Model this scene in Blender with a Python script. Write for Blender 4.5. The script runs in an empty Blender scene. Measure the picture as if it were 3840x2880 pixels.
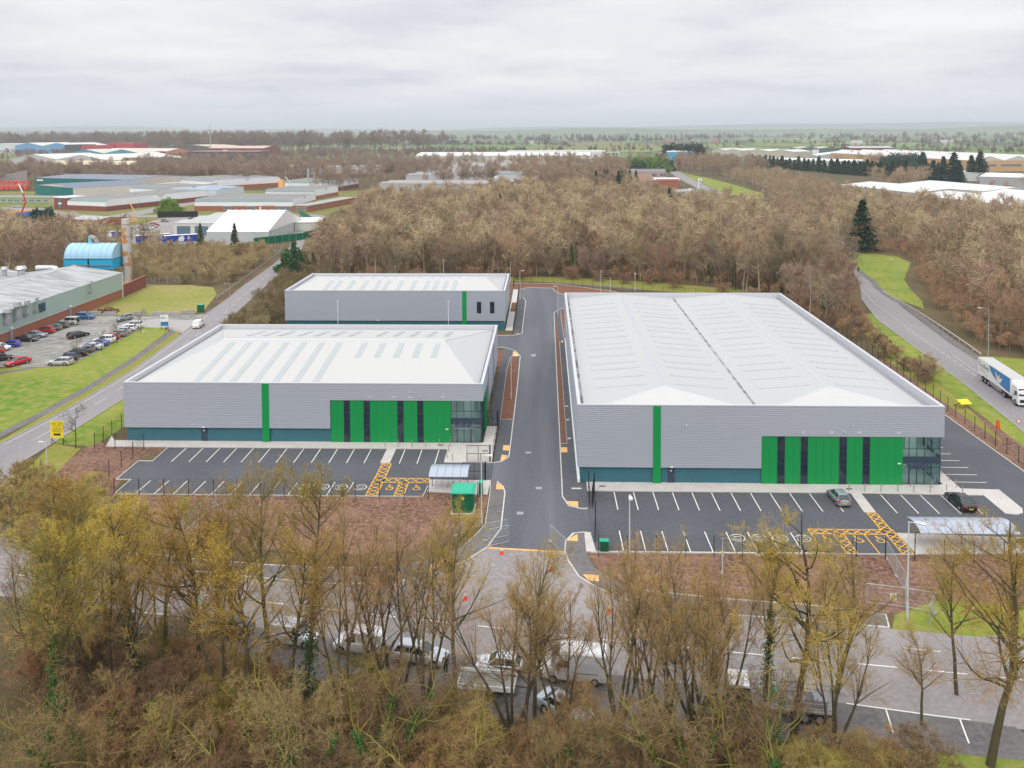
import bpy, math, random
import numpy as np
from mathutils import Vector, Matrix
R_ = math.radians
C = bpy.context.scene.collection
SC = bpy.context.scene

# ------------------------------------------------------------------ camera
CAMH, FOC = 46.0, 3080.0                       # metres above the car parks; focal length in 3840-px-wide pixels
YAW, PITCH, ROLL, PCX, PCY = .0292, .0429, -.0043, 1956.12, 624.81
_c, _s = math.cos(YAW), math.sin(YAW)
FW = Vector((-_s*math.cos(PITCH), _c*math.cos(PITCH), -math.sin(PITCH)))
_r = Vector((_c, _s, 0)); _u = _r.cross(FW)
RT = _r*math.cos(ROLL)+_u*math.sin(ROLL); UP = _u*math.cos(ROLL)-_r*math.sin(ROLL)
cd = bpy.data.cameras.new('camera'); cam = bpy.data.objects.new('camera', cd); C.objects.link(cam)
M3 = Matrix((RT, UP, -FW)).transposed()
cam.matrix_world = Matrix.Translation((0, 0, CAMH)) @ M3.to_4x4()
cd.sensor_width = 36; cd.lens = FOC/3840*36
cd.shift_x = (1920-PCX)/3840; cd.shift_y = (PCY-1440)/3840
cd.clip_start = .5; cd.clip_end = 40000
SC.camera = cam
SC.render.resolution_x, SC.render.resolution_y = 1024, 768

# ------------------------------------------------------------------ world, sun, exposure
w = bpy.data.worlds.new('World'); SC.world = w; w.use_nodes = True
nt = w.node_tree; nt.nodes.clear()
def N(t, k, **kw):
    n = t.nodes.new(k)
    for a, b in kw.items(): setattr(n, a, b)
    return n
out = N(nt, 'ShaderNodeOutputWorld'); mixs = N(nt, 'ShaderNodeMixShader')
sky = N(nt, 'ShaderNodeTexSky', sky_type='NISHITA', sun_disc=False)
SUN_EL, SUN_AZ = R_(48), R_(200)
sky.sun_elevation = SUN_EL; sky.sun_rotation = SUN_AZ
bs = N(nt, 'ShaderNodeBackground'); bs.inputs[1].default_value = .1
bc = N(nt, 'ShaderNodeBackground')
nt.links.new(sky.outputs[0], bs.inputs[0])
geo = N(nt, 'ShaderNodeNewGeometry'); sep = N(nt, 'ShaderNodeSeparateXYZ')
tc = N(nt, 'ShaderNodeTexCoord'); nt.links.new(tc.outputs['Generated'], sep.inputs[0])
def mth(t, op, a, b=None, clamp=False):
    m = N(t, 'ShaderNodeMath', operation=op); m.use_clamp = clamp
    for i, x in enumerate((a, b)):
        if x is None: continue
        if isinstance(x, (int, float)): m.inputs[i].default_value = x
        else: t.links.new(x, m.inputs[i])
    return m.outputs[0]
el = mth(nt, 'MAXIMUM', sep.outputs[2], 0.0)
dz = mth(nt, 'ADD', el, .10)
cx = mth(nt, 'DIVIDE', sep.outputs[0], dz); cy = mth(nt, 'DIVIDE', sep.outputs[1], dz)
cmb = N(nt, 'ShaderNodeCombineXYZ'); nt.links.new(cx, cmb.inputs[0]); nt.links.new(cy, cmb.inputs[1])
n1 = N(nt, 'ShaderNodeTexNoise'); n1.inputs['Scale'].default_value = .75; n1.inputs['Detail'].default_value = 7; n1.inputs['Roughness'].default_value = .55
n2 = N(nt, 'ShaderNodeTexNoise'); n2.inputs['Scale'].default_value = .28; n2.inputs['Detail'].default_value = 4
nt.links.new(cmb.outputs[0], n1.inputs[0]); nt.links.new(cmb.outputs[0], n2.inputs[0])
nn = mth(nt, 'ADD', mth(nt, 'MULTIPLY', n1.outputs[0], .6), mth(nt, 'MULTIPLY', n2.outputs[0], .4))
rp = N(nt, 'ShaderNodeValToRGB'); nt.links.new(nn, rp.inputs[0])
e = rp.color_ramp.elements
e[0].position = .37; e[0].color = (.67, .69, .745, 1); e[1].position = .60; e[1].color = (.98, .98, .985, 1)
e2 = rp.color_ramp.elements.new(.49); e2.color = (.86, .87, .90, 1)
# towards the horizon the cloud deck evens out; towards the zenith an overcast sky is brighter
hz = N(nt, 'ShaderNodeMixRGB'); nt.links.new(mth(nt, 'MULTIPLY', el, 16, True), hz.inputs[0])
hz.inputs[1].default_value = (.80, .83, .90, 1); nt.links.new(rp.outputs[0], hz.inputs[2])
nt.links.new(hz.outputs[0], bc.inputs[0])
el2 = mth(nt, 'MAXIMUM', mth(nt, 'SUBTRACT', el, .16), 0.0)
nt.links.new(mth(nt, 'ADD', 1.0, mth(nt, 'MULTIPLY', el2, 1.5)), bc.inputs[1])
mixs.inputs[0].default_value = .96
nt.links.new(bs.outputs[0], mixs.inputs[1]); nt.links.new(bc.outputs[0], mixs.inputs[2]); nt.links.new(mixs.outputs[0], out.inputs[0])
sl = bpy.data.lights.new('sun', 'SUN'); sl.energy = 1.2; sl.angle = R_(14); sl.color = (1, .96, .9)
so = bpy.data.objects.new('sun', sl); C.objects.link(so)
sd = Vector((math.sin(SUN_AZ)*math.cos(SUN_EL), math.cos(SUN_AZ)*math.cos(SUN_EL), math.sin(SUN_EL)))
so.rotation_euler = sd.to_track_quat('Z', 'Y').to_euler(); so.location = (0, -50, 200)
vs = SC.view_settings; vs.view_transform = 'Standard'; vs.look = 'None'; vs.exposure = 0; vs.gamma = 1; vs.use_curve_mapping = False
cy_ = SC.cycles
cy_.use_denoising = True; cy_.max_bounces = 6; cy_.diffuse_bounces = 3; cy_.glossy_bounces = 2
cy_.transmission_bounces = 3; cy_.transparent_max_bounces = 12; cy_.volume_bounces = 0; cy_.caustics_reflective = False; cy_.caustics_refractive = False
cy_.use_adaptive_sampling = True; cy_.adaptive_threshold = .008

# ------------------------------------------------------------------ materials
MT = {}
def mat(name, col, rough=.7, metal=0, spec=.4, noise=0, scale=1, detail=4, col2=None, bump=0, bscale=None, objcol=False, rnd=0, wave=None, alpha=1, thr=None, emit=0):
    if name in MT: return MT[name]
    m = bpy.data.materials.new(name); m.use_nodes = True; t = m.node_tree; p = t.nodes['Principled BSDF']; MT[name] = m
    p.inputs['Roughness'].default_value = rough; p.inputs['Metallic'].default_value = metal
    p.inputs['Specular IOR Level'].default_value = spec
    co = N(t, 'ShaderNodeTexCoord')
    base = None
    if objcol:
        oi = N(t, 'ShaderNodeObjectInfo'); base = oi.outputs['Color']
        if rnd:
            hs = N(t, 'ShaderNodeHueSaturation'); t.links.new(base, hs.inputs['Color'])
            t.links.new(mth(t, 'ADD', .5-rnd*.015, mth(t, 'MULTIPLY', oi.outputs['Random'], rnd*.03)), hs.inputs['Hue'])
            t.links.new(mth(t, 'ADD', 1-rnd*.25, mth(t, 'MULTIPLY', oi.outputs['Random'], rnd*.5)), hs.inputs['Value']); base = hs.outputs[0]
    if noise:
        nz = N(t, 'ShaderNodeTexNoise'); nz.inputs['Scale'].default_value = scale; nz.inputs['Detail'].default_value = detail
        t.links.new(co.outputs['Object'], nz.inputs[0]); f = nz.outputs[0]
        if thr:
            mr = N(t, 'ShaderNodeMapRange'); mr.inputs[1].default_value = thr[0]; mr.inputs[2].default_value = thr[1]; t.links.new(f, mr.inputs[0]); f = mr.outputs[0]
        mx = N(t, 'ShaderNodeMixRGB'); t.links.new(f, mx.inputs[0])
        if base is not None:
            mm = N(t, 'ShaderNodeMixRGB', blend_type='MULTIPLY'); mm.inputs[0].default_value = 1; t.links.new(base, mm.inputs[1])
            mx.inputs[1].default_value = (1-noise,)*3+(1,); mx.inputs[2].default_value = (1+noise,)*3+(1,) if col2 is None else tuple(col2)+(1,)
            t.links.new(mx.outputs[0], mm.inputs[2]); base = mm.outputs[0]
        else:
            c2 = col2 or tuple(min(1, x*(1+noise)) for x in col); c1 = col if col2 else tuple(x*(1-noise) for x in col)
            mx.inputs[1].default_value = tuple(c1)+(1,); mx.inputs[2].default_value = tuple(c2)+(1,); base = mx.outputs[0]
    if base is not None: t.links.new(base, p.inputs['Base Color'])
    else: p.inputs['Base Color'].default_value = tuple(col)+(1,)
    if bump:
        b = N(t, 'ShaderNodeBump'); b.inputs['Strength'].default_value = 1; b.inputs['Distance'].default_value = bump
        if wave:
            wv = N(t, 'ShaderNodeTexWave', bands_direction=wave[0]); wv.inputs['Scale'].default_value = wave[1]; t.links.new(co.outputs['Object'], wv.inputs[0]); t.links.new(wv.outputs['Fac'], b.inputs['Height'])
        else:
            nb = N(t, 'ShaderNodeTexNoise'); nb.inputs['Scale'].default_value = bscale or scale*3; nb.inputs['Detail'].default_value = 5; t.links.new(co.outputs['Object'], nb.inputs[0]); t.links.new(nb.outputs[0], b.inputs['Height'])
        t.links.new(b.outputs[0], p.inputs['Normal'])
    if alpha < 1: p.inputs['Alpha'].default_value = alpha
    if emit: p.inputs['Emission Color'].default_value = tuple(col)+(1,); p.inputs['Emission Strength'].default_value = emit
    return m
def mat3(name, cols, s1, s2, rough=.9, bump=.02, stretch=None):
    """ground: two noise scales mixing three colours"""
    m = bpy.data.materials.new(name); m.use_nodes = True; t = m.node_tree; p = t.nodes['Principled BSDF']; MT[name] = m
    p.inputs['Roughness'].default_value = rough; p.inputs['Specular IOR Level'].default_value = .25
    co = N(t, 'ShaderNodeTexCoord'); src = co.outputs['Object']
    if stretch:
        mp = N(t, 'ShaderNodeMapping'); mp.inputs['Scale'].default_value = stretch; t.links.new(src, mp.inputs[0]); src = mp.outputs[0]
    a = N(t, 'ShaderNodeTexNoise'); a.inputs['Scale'].default_value = s1; a.inputs['Detail'].default_value = 6; t.links.new(src, a.inputs[0])
    b = N(t, 'ShaderNodeTexNoise'); b.inputs['Scale'].default_value = s2; b.inputs['Detail'].default_value = 8; b.inputs['Roughness'].default_value = .65; t.links.new(co.outputs['Object'], b.inputs[0])
    def rng(o, lo, hi):
        r = N(t, 'ShaderNodeMapRange'); r.inputs[1].default_value = lo; r.inputs[2].default_value = hi; t.links.new(o, r.inputs[0]); return r.outputs[0]
    m1 = N(t, 'ShaderNodeMixRGB'); t.links.new(rng(a.outputs[0], .38, .62), m1.inputs[0]); m1.inputs[1].default_value = cols[0]+(1,); m1.inputs[2].default_value = cols[1]+(1,)
    m2 = N(t, 'ShaderNodeMixRGB'); t.links.new(rng(b.outputs[0], .42, .68), m2.inputs[0]); t.links.new(m1.outputs[0], m2.inputs[1]); m2.inputs[2].default_value = cols[2]+(1,)
    t.links.new(m2.outputs[0], p.inputs['Base Color'])
    if bump:
        bp = N(t, 'ShaderNodeBump'); bp.inputs['Distance'].default_value = bump; t.links.new(b.outputs[0], bp.inputs['Height']); t.links.new(bp.outputs[0], p.inputs['Normal'])
    return m
mat3('new_tarmac', [(.070, .076, .090), (.090, .096, .112), (.13, .13, .134)], .16, 4.5, .85, .01)
mat3('site_road', [(.075, .084, .108), (.13, .138, .158), (.165, .162, .165)], .30, 5, .8, .01, (1, .05, 1))
mat3('old_road', [(.235, .212, .207), (.29, .265, .26), (.335, .307, .30)], .10, 2.2, .85, .01)
mat3('lane_road', [(.21, .195, .20), (.26, .24, .245), (.30, .28, .28)], .12, 2.2, .85, .01, (1, .15, 1))
mat3('worn_yard', [(.16, .165, .15), (.27, .26, .235), (.36, .34, .31)], .12, .5, .85, .01, (.35, 1, 1))
mat3('footway', [(.12, .115, .115), (.16, .15, .147), (.2, .18, .175)], .3, 2, .9, .01)
mat3('soil', [(.095, .043, .028), (.20, .105, .072), (.31, .20, .145)], .22, 1.9, 1, .08)
mat3('bark_bed', [(.13, .05, .03), (.20, .09, .055), (.25, .13, .085)], 1.2, 9, 1, .05)
mat3('grass', [(.10, .20, .012), (.21, .26, .03), (.30, .26, .08)], .06, .55, 1, .05)
mat3('dry_grass', [(.24, .25, .05), (.34, .27, .10), (.17, .22, .035)], .06, .8, 1, .05)
mat3('verge', [(.22, .22, .035), (.30, .23, .075), (.14, .21, .02)], .2, 1.5, 1, .05)
mat3('litter', [(.10, .065, .035), (.17, .105, .06), (.08, .09, .03)], .09, 1.1, 1, .2)
mat3('estate_grass', [(.14, .20, .03), (.21, .21, .06), (.17, .12, .06)], .03, .3, 1, .05)
mat3('paving', [(.53, .49, .46), (.60, .56, .53), (.48, .45, .42)], .5, 3, .8, 0)
mat('kerb', (.58, .55, .51), .8, noise=.12, scale=.8)
mat('kerb_old', (.36, .34, .33), .9, noise=.2, scale=.8)
mat('white_line', (.82, .80, .74), .6, noise=.08, scale=3)
mat('worn_line', (.50, .47, .44), .7, noise=.3, scale=1.5)
mat('amber_line', (.84, .43, .03), .6, noise=.1, scale=3)
mat('tactile', (.82, .45, .16), .8, noise=.12, scale=2)
mat('lobby_glow', (1, .97, .9), .5, emit=.8)  # glow for the added panels that brighten the glazed lobbies
mat('drain', (.09, .09, .1), .6); mat('drain_light', (.30, .31, .34), .6)
mat('clad_grey', (.415, .445, .505), .42, metal=.25, spec=.4, noise=.05, scale=.06)
mat('clad_side', (.55, .57, .61), .45, metal=.1, noise=.05, scale=.06)
mat('clad_teal', (.038, .145, .185), .4, spec=.4, noise=.12, scale=.4, bump=.02, wave=('X', 1.6))
mat('clad_green', (.0, .265, .062), .45, spec=.4, noise=.06, scale=.35)
mat('green_joint', (.0, .16, .035), .5)
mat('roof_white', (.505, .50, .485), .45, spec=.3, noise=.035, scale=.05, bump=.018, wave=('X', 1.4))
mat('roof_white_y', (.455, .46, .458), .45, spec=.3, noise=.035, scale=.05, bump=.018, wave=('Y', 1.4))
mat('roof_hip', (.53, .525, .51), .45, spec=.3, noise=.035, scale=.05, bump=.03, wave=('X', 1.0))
mat('capping', (.55, .56, .59), .4, metal=.1)
mat('skylight', (.38, .41, .41), .25, spec=.6, noise=.06, scale=.3)
mat('skylight_a', (.405, .43, .43), .25, spec=.6, noise=.05, scale=.3)
mat('gutter', (.25, .24, .23), .6, noise=.5, scale=.5, thr=(.4, .6))
mat('glass_dark', (.012, .022, .04), .05, spec=.7)
mat('frame_dark', (.025, .05, .07), .4)
mat('anthracite', (.035, .055, .085), .4)
mat('white_paint', (.8, .8, .8), .4); mat('column', (.8, .86, .82), .5); mat('interior', (.85, .88, .87), .7); mat('interior_floor', (.7, .73, .73), .5)
mat('steel', (.55, .56, .57), .35, metal=.8); mat('galv', (.50, .53, .55), .5, metal=.5); mat('pole_blue', (.36, .48, .52), .5, metal=.3)
mat('black_metal', (.016, .016, .018), .5); mat('lamp_grey', (.6, .62, .64), .4)
mat('bollard', (.42, .38, .35), .4, metal=.5)
mat('shelter_pc', (.43, .48, .58), .3, spec=.7, alpha=.86)
mat('sub_green', (.0, .12, .055), .5); mat('sub_roof', (.02, .40, .25), .5, noise=.06, scale=1)
mat('yellow', (.80, .62, .01), .5); mat('black', (.012, .012, .013), .6); mat('red', (.6, .03, .02), .4); mat('cone_orange', (.85, .08, .02), .5)
mat('sign_blue', (.03, .22, .55), .4); mat('white_gloss', (.8, .8, .8), .2, spec=.6)
mat('paint', (.5, .5, .5), .16, spec=.7, objcol=True); mat('car_glass', (.02, .028, .035), .04, spec=.9); mat('tyre', (.02, .02, .02), .8)
mat('rim', (.55, .56, .58), .3, metal=.8); mat('head_lamp', (.75, .78, .8), .1, spec=.8); mat('tail_lamp', (.6, .01, .01), .15, spec=.7); mat('plate_yellow', (.75, .5, .02), .4)
mat('bark', (.1, .09, .07), .9, noise=.3, scale=1.2, objcol=True, rnd=1)
mat('twig', (.1, .09, .07), .85, noise=.25, scale=.5, objcol=True, rnd=1)
mat('leaf', (.1, .2, .05), .7, noise=.35, scale=.6, objcol=True, rnd=1, spec=.25)
mat('obj_paint', (.5, .5, .5), .6, objcol=True, noise=.08, scale=.3)
mat('obj_clad', (.5, .5, .5), .5, objcol=True, noise=.07, scale=.2, bump=.02, wave=('X', 1.0))
mat('obj_rib', (.5, .5, .5), .8, objcol=True, noise=.14, scale=.15, bump=.03, wave=('X', .8))
mat('window_pale', (.10, .13, .16), .1, spec=.7)
def brick(name, c1, c2):
    m = bpy.data.materials.new(name); m.use_nodes = True; t = m.node_tree; p = t.nodes['Principled BSDF']; MT[name] = m
    co = N(t, 'ShaderNodeTexCoord'); nz = N(t, 'ShaderNodeTexNoise'); nz.inputs['Scale'].default_value = .9; nz.inputs['Detail'].default_value = 8; t.links.new(co.outputs['Object'], nz.inputs[0])
    mx = N(t, 'ShaderNodeMixRGB'); t.links.new(nz.outputs[0], mx.inputs[0]); mx.inputs[1].default_value = c1+(1,); mx.inputs[2].default_value = c2+(1,)
    wv = N(t, 'ShaderNodeTexWave', bands_direction='Z'); wv.inputs['Scale'].default_value = 4.2; t.links.new(co.outputs['Object'], wv.inputs[0])
    m2 = N(t, 'ShaderNodeMixRGB', blend_type='MULTIPLY'); m2.inputs[0].default_value = .18; t.links.new(mx.outputs[0], m2.inputs[1]); t.links.new(wv.outputs[0], m2.inputs[2]); t.links.new(m2.outputs[0], p.inputs['Base Color'])
    p.inputs['Roughness'].default_value = .9; return m
brick('brick', (.33, .11, .06), (.42, .17, .10)); brick('brick_dark', (.22, .06, .05), (.28, .09, .07))
# glass that lets the room behind show through
g = bpy.data.materials.new('glass'); g.use_nodes = True; t = g.node_tree; t.nodes.clear(); MT['glass'] = g
o = N(t, 'ShaderNodeOutputMaterial'); mx = N(t, 'ShaderNodeMixShader'); tr = N(t, 'ShaderNodeBsdfTransparent'); gl = N(t, 'ShaderNodeBsdfGlossy'); fr = N(t, 'ShaderNodeFresnel')
tr.inputs[0].default_value = (.64, .88, .86, 1); gl.inputs['Roughness'].default_value = .02; gl.inputs[0].default_value = (.75, .85, .95, 1); fr.inputs[0].default_value = 1.6
t.links.new(fr.outputs[0], mx.inputs[0]); t.links.new(tr.outputs[0], mx.inputs[1]); t.links.new(gl.outputs[0], mx.inputs[2]); t.links.new(mx.outputs[0], o.inputs[0])
# the open country: tilled and grazed fields, woodland floor nearer
m = bpy.data.materials.new('country'); m.use_nodes = True; t = m.node_tree; p = t.nodes['Principled BSDF']; MT['country'] = m
co = N(t, 'ShaderNodeTexCoord'); mp = N(t, 'ShaderNodeMapping'); mp.inputs['Scale'].default_value = (1/330., 1/520., 1); mp.inputs['Rotation'].default_value = (0, 0, .35); t.links.new(co.outputs['Object'], mp.inputs[0])
nzz = N(t, 'ShaderNodeTexNoise'); nzz.inputs['Scale'].default_value = .9; t.links.new(mp.outputs[0], nzz.inputs[0])
vo = N(t, 'ShaderNodeTexVoronoi'); vo.inputs['Scale'].default_value = 1
va = N(t, 'ShaderNodeMixRGB', blend_type='ADD'); va.inputs[0].default_value = .35; t.links.new(mp.outputs[0], va.inputs[1]); t.links.new(nzz.outputs['Color'], va.inputs[2]); t.links.new(va.outputs[0], vo.inputs[0])
sp = N(t, 'ShaderNodeSeparateColor'); t.links.new(vo.outputs['Color'], sp.inputs[0])
cr = N(t, 'ShaderNodeValToRGB'); cr.color_ramp.interpolation = 'CONSTANT'; t.links.new(sp.outputs[0], cr.inputs[0])
el_ = cr.color_ramp.elements; el_[0].color = (.14, .21, .07, 1); el_[1].position = .22; el_[1].color = (.22, .24, .10, 1)
for pos, col in ((.38, (.16, .23, .08, 1)), (.55, (.11, .085, .07, 1)), (.7, (.17, .22, .07, 1)), (.85, (.09, .10, .06, 1))):
    x = cr.color_ramp.elements.new(pos); x.color = col
vd = N(t, 'ShaderNodeTexVoronoi', feature='DISTANCE_TO_EDGE'); vd.inputs['Scale'].default_value = 1; t.links.new(va.outputs[0], vd.inputs[0])
ed = mth(t, 'LESS_THAN', vd.outputs['Distance'], .03)
mh = N(t, 'ShaderNodeMixRGB'); t.links.new(ed, mh.inputs[0]); t.links.new(cr.outputs[0], mh.inputs[1]); mh.inputs[2].default_value = (.05, .055, .035, 1)
sx = N(t, 'ShaderNodeSeparateXYZ'); t.links.new(co.outputs['Object'], sx.inputs[0])
nr = N(t, 'ShaderNodeMapRange'); nr.inputs[1].default_value = 1250; nr.inputs[2].default_value = 1500; t.links.new(sx.outputs[1], nr.inputs[0])
n3 = N(t, 'ShaderNodeTexNoise'); n3.inputs['Scale'].default_value = .05; n3.inputs['Detail'].default_value = 8; t.links.new(co.outputs['Object'], n3.inputs[0])
m3 = N(t, 'ShaderNodeMixRGB'); t.links.new(n3.outputs[0], m3.inputs[0]); m3.inputs[1].default_value = (.07, .055, .03, 1); m3.inputs[2].default_value = (.15, .12, .065, 1)
m4 = N(t, 'ShaderNodeMixRGB'); t.links.new(nr.outputs[0], m4.inputs[0]); t.links.new(m3.outputs[0], m4.inputs[1]); t.links.new(mh.outputs[0], m4.inputs[2]); t.links.new(m4.outputs[0], p.inputs['Base Color']); p.inputs['Roughness'].default_value = 1; p.inputs['Specular IOR Level'].default_value = .1

# ------------------------------------------------------------------ mesh helpers
class MB:
    def __init__(s): s.V = []; s.F = []
    def poly(s, pts): i = len(s.V); s.V += [tuple(p) for p in pts]; s.F.append(tuple(range(i, i+len(pts)))); return s
    def box(s, x0, x1, y0, y1, z0, z1):
        i = len(s.V); s.V += [(x, y, z) for z in (z0, z1) for x, y in ((x0, y0), (x1, y0), (x1, y1), (x0, y1))]
        s.F += [(i+3, i+2, i+1, i), (i+4, i+5, i+6, i+7)]+[(i+k, i+(k+1) % 4, i+4+(k+1) % 4, i+4+k) for k in range(4)]; return s
    def prism(s, P, z0, z1):
        a = sum(P[k][0]*P[(k+1) % len(P)][1]-P[(k+1) % len(P)][0]*P[k][1] for k in range(len(P)))
        if a < 0: P = P[::-1]
        n = len(P); i = len(s.V); s.V += [(x, y, z0) for x, y in P]+[(x, y, z1) for x, y in P]
        s.F += [tuple(i+k for k in range(n))[::-1], tuple(i+n+k for k in range(n))]+[(i+k, i+(k+1) % n, i+n+(k+1) % n, i+n+k) for k in range(n)]; return s
    def tube(s, p0, p1, r0, r1=None, n=8, cap=True):
        r1 = r0 if r1 is None else r1; p0 = Vector(p0); p1 = Vector(p1); d = (p1-p0).normalized()
        a = d.cross(Vector((0, 0, 1)) if abs(d.z) < .9 else Vector((1, 0, 0))).normalized(); b = d.cross(a); i = len(s.V)
        for p, r in ((p0, r0), (p1, r1)):
            for k in range(n):
                t_ = 2*math.pi*k/n; s.V.append(tuple(p+a*r*math.cos(t_)+b*r*math.sin(t_)))
        s.F += [(i+k, i+n+k, i+n+(k+1) % n, i+(k+1) % n) for k in range(n)]
        if cap: s.F += [tuple(i+k for k in range(n)), tuple(i+n+k for k in range(n))[::-1]]
        return s
    def path(s, pts, r, n=6):
        for a, b in zip(pts, pts[1:]): s.tube(a, b, r, r, n)
        return s
    def obox(s, c, d, l, wd, z0, z1):
        """box centred at c, long axis along the 2-D unit direction d"""
        dx, dy = d; px, py = -dy, dx; h = l/2; k = wd/2
        return s.prism([(c[0]+dx*a+px*b, c[1]+dy*a+py*b) for a, b in ((-h, -k), (h, -k), (h, k), (-h, k))], z0, z1)
    def build(s, name, m, parent=None, loc=None, smooth=False):
        me = bpy.data.meshes.new(name); me.from_pydata(s.V, [], s.F); me.materials.append(MT[m])
        if smooth: me.polygons.foreach_set('use_smooth', [True]*len(me.polygons))
        return link(name, me, parent, loc)
def link(name, me, parent=None, loc=None):
    o = bpy.data.objects.new(name, me); C.objects.link(o)
    if loc: o.location = loc
    if parent: o.parent = parent
    return o
def tag(o, label, cat, group=None):
    o['label'] = label; o['category'] = cat
    if group: o['group'] = group
    return o
def thing(name, label, cat, loc=(0, 0, 0), rz=0, group=None):
    o = bpy.data.objects.new(name, None); C.objects.link(o); o.location = loc; o.rotation_euler = (0, 0, rz); o.empty_display_size = .2
    return tag(o, label, cat, group)
def struct(o, kind='structure'): o['kind'] = kind; return o
def kids(o): return [c for c in bpy.data.objects if c.parent == o]
_kc = {}
def dup(root, loc, rz=0, label=None, group=None, color=None, scale=1, key=None):
    """a copy of a thing with copies of its parts and sub-parts"""
    if root.name not in _kc: _kc[root.name] = [(c, kids(c)) for c in kids(root)]
    r = root.copy(); C.objects.link(r); r.location = loc; r.rotation_euler = (0, 0, rz)
    r.scale = (scale,)*3 if isinstance(scale, (int, float)) else scale
    if label: r['label'] = label
    if group: r['group'] = group
    for ch, gs in _kc[root.name]:
        c = ch.copy(); C.objects.link(c); c.parent = r
        if color: c.color = color.get(ch.get('tint', 'x'), c.color) if isinstance(color, dict) else color
        for g_ in gs: d = g_.copy(); C.objects.link(d); d.parent = c
    return r
_sn = [0]
def sheet(name, P, z, m):
    _sn[0] += 1; z += (_sn[0] % 7)*.0005; return struct(MB().poly([(x, y, z) for x, y in P]).build(name, m))
def arc(cx, cy, r, a0, a1, n=8): return [(cx+r*math.cos(R_(a0+(a1-a0)*k/n)), cy+r*math.sin(R_(a0+(a1-a0)*k/n))) for k in range(n+1)]
def ribbon(mb, pts, wd, z0, z1=None, off=0):
    """a strip of width wd along a 2-D polyline; solid when z1 is given"""
    P = [Vector(p[:2]) for p in pts]; L, Rr = [], []
    for i, p in enumerate(P):
        d = ((P[i]-P[i-1]).normalized() if i else Vector((0, 0)))+((P[i+1]-P[i]).normalized() if i < len(P)-1 else Vector((0, 0)))
        d.normalize(); n = Vector((-d.y, d.x)); L.append(p+n*(wd/2+off)); Rr.append(p+n*(off-wd/2))
    if z1 is None:
        for i in range(len(P)-1): mb.poly([(*Rr[i], z0), (*Rr[i+1], z0), (*L[i+1], z0), (*L[i], z0)])
    else: 
        for i in range(len(P)-1): mb.prism([tuple(Rr[i]), tuple(Rr[i+1]), tuple(L[i+1]), tuple(L[i])], z0, z1)
    return mb
def writing(name, body, size, m, parent, loc, rot, ext=.004, align='CENTER'):
    cu = bpy.data.curves.new(name, 'FONT'); cu.body = body; cu.size = size; cu.extrude = ext; cu.align_x = align; cu.resolution_u = 3
    to = bpy.data.objects.new(name, cu); me = bpy.data.meshes.new_from_object(to); bpy.data.objects.remove(to)
    me.materials.clear(); me.materials.append(MT[m]); o = link(name, me, parent, loc); o.rotation_euler = rot; return o
# ------------------------------------------------------------------ the ground and everything laid on it
G_ = MB(); g0 = 22000
G_.poly([(-g0, -400, 0), (g0, -400, 0), (g0, g0, 0), (-g0, g0, 0)])
struct(G_.build('ground', 'country'))
Z1, Z2, Z3, Z4, Z5 = .004, .008, .012, .016, .02
sheet('woodland_floor', [(-200, 30), (110, 30), (110, 235), (120, 330), (135, 560), (-60, 560), (-200, 235)], Z1, 'litter')
sheet('woodland_floor', [(110.2, 30), (420, 30), (420, 560), (150, 560), (125, 330), (110.2, 235)], Z1, 'litter')
# old main road in front, a wide curving road running slightly towards the camera on the right
N_edge = [(-140, 97), (-95, 92), (-60, 87.4), (-41.5, 83.8), (-34.7, 82.6), (-29.8, 82.0), (-24.2, 81.2), (8.2, 78.3), (11.8, 77.2), (18.7, 76.5), (29.1, 75.2), (39.8, 73.8), (60, 70.8), (90, 66), (140, 57)]
S_edge = [(140, 44), (90, 53), (60, 58), (40, 61.4), (30.5, 63.4), (26, 64.4), (13.2, 66.4), (5, 67.9), (-8, 69.7), (-20, 72.4), (-30, 74.2), (-37.3, 75.8), (-45.5, 76.9), (-60, 79.2), (-95, 84), (-140, 89)]
sheet('main_road', N_edge+S_edge, Z2, 'old_road')
lay = [(-47, 76.8), (-37.3, 75.8), (-20, 72.4), (5, 67.9), (26, 64.4), (36, 62.4), (38, 58.6), (28, 59.8), (5, 61.5), (-12, 63.5), (-30, 71.2), (-46, 74.4)]
sheet('parking_lay_by', lay, Z3, 'footway')
k = MB(); ribbon(k, [(24, 64.75), (26.9, 64.2), (30.5, 63.5), (33, 63.1)], .12, Z5); ribbon(k, [(26.9, 64.2), (26.4, 61.6)], .12, Z5); ribbon(k, [(32.2, 63.2), (31.6, 60.6)], .12, Z5)
ribbon(k, [(-40, 76), (-36, 75.5)], .12, Z5)
struct(k.build('bay_marking', 'white_line'))
k = MB(); cl = [(-95, 88), (-54.3, 82.1), (-40.7, 79.9), (-27.8, 77.9), (-16, 75.9), (-6.2, 74.4), (5, 72.6), (14.6, 71.3), (29.4, 69.4), (38.1, 68.2), (60, 64.4), (90, 59)]
def dashes(mb, pts, on, gap, wd, z, t0=0):
    P = [Vector(p) for p in pts]; seg = [(P[i+1]-P[i]).length for i in range(len(P)-1)]; tot = sum(seg)
    def at(s_):
        for i, l in enumerate(seg):
            if s_ <= l or i == len(seg)-1: return P[i]+(P[i+1]-P[i])*(s_/l)
            s_ -= l
    s_ = t0
    while s_+on < tot: ribbon(mb, [tuple(at(s_)), tuple(at(s_+on))], wd, z); s_ += on+gap
dashes(k, cl, 3.2, 2.4, .13, Z5); dashes(k, [(31.7, 72.0), (34.4, 71.6), (60, 67.6)], 3, 5, .12, Z5)
struct(k.build('lane_marking', 'white_line'))
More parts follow.
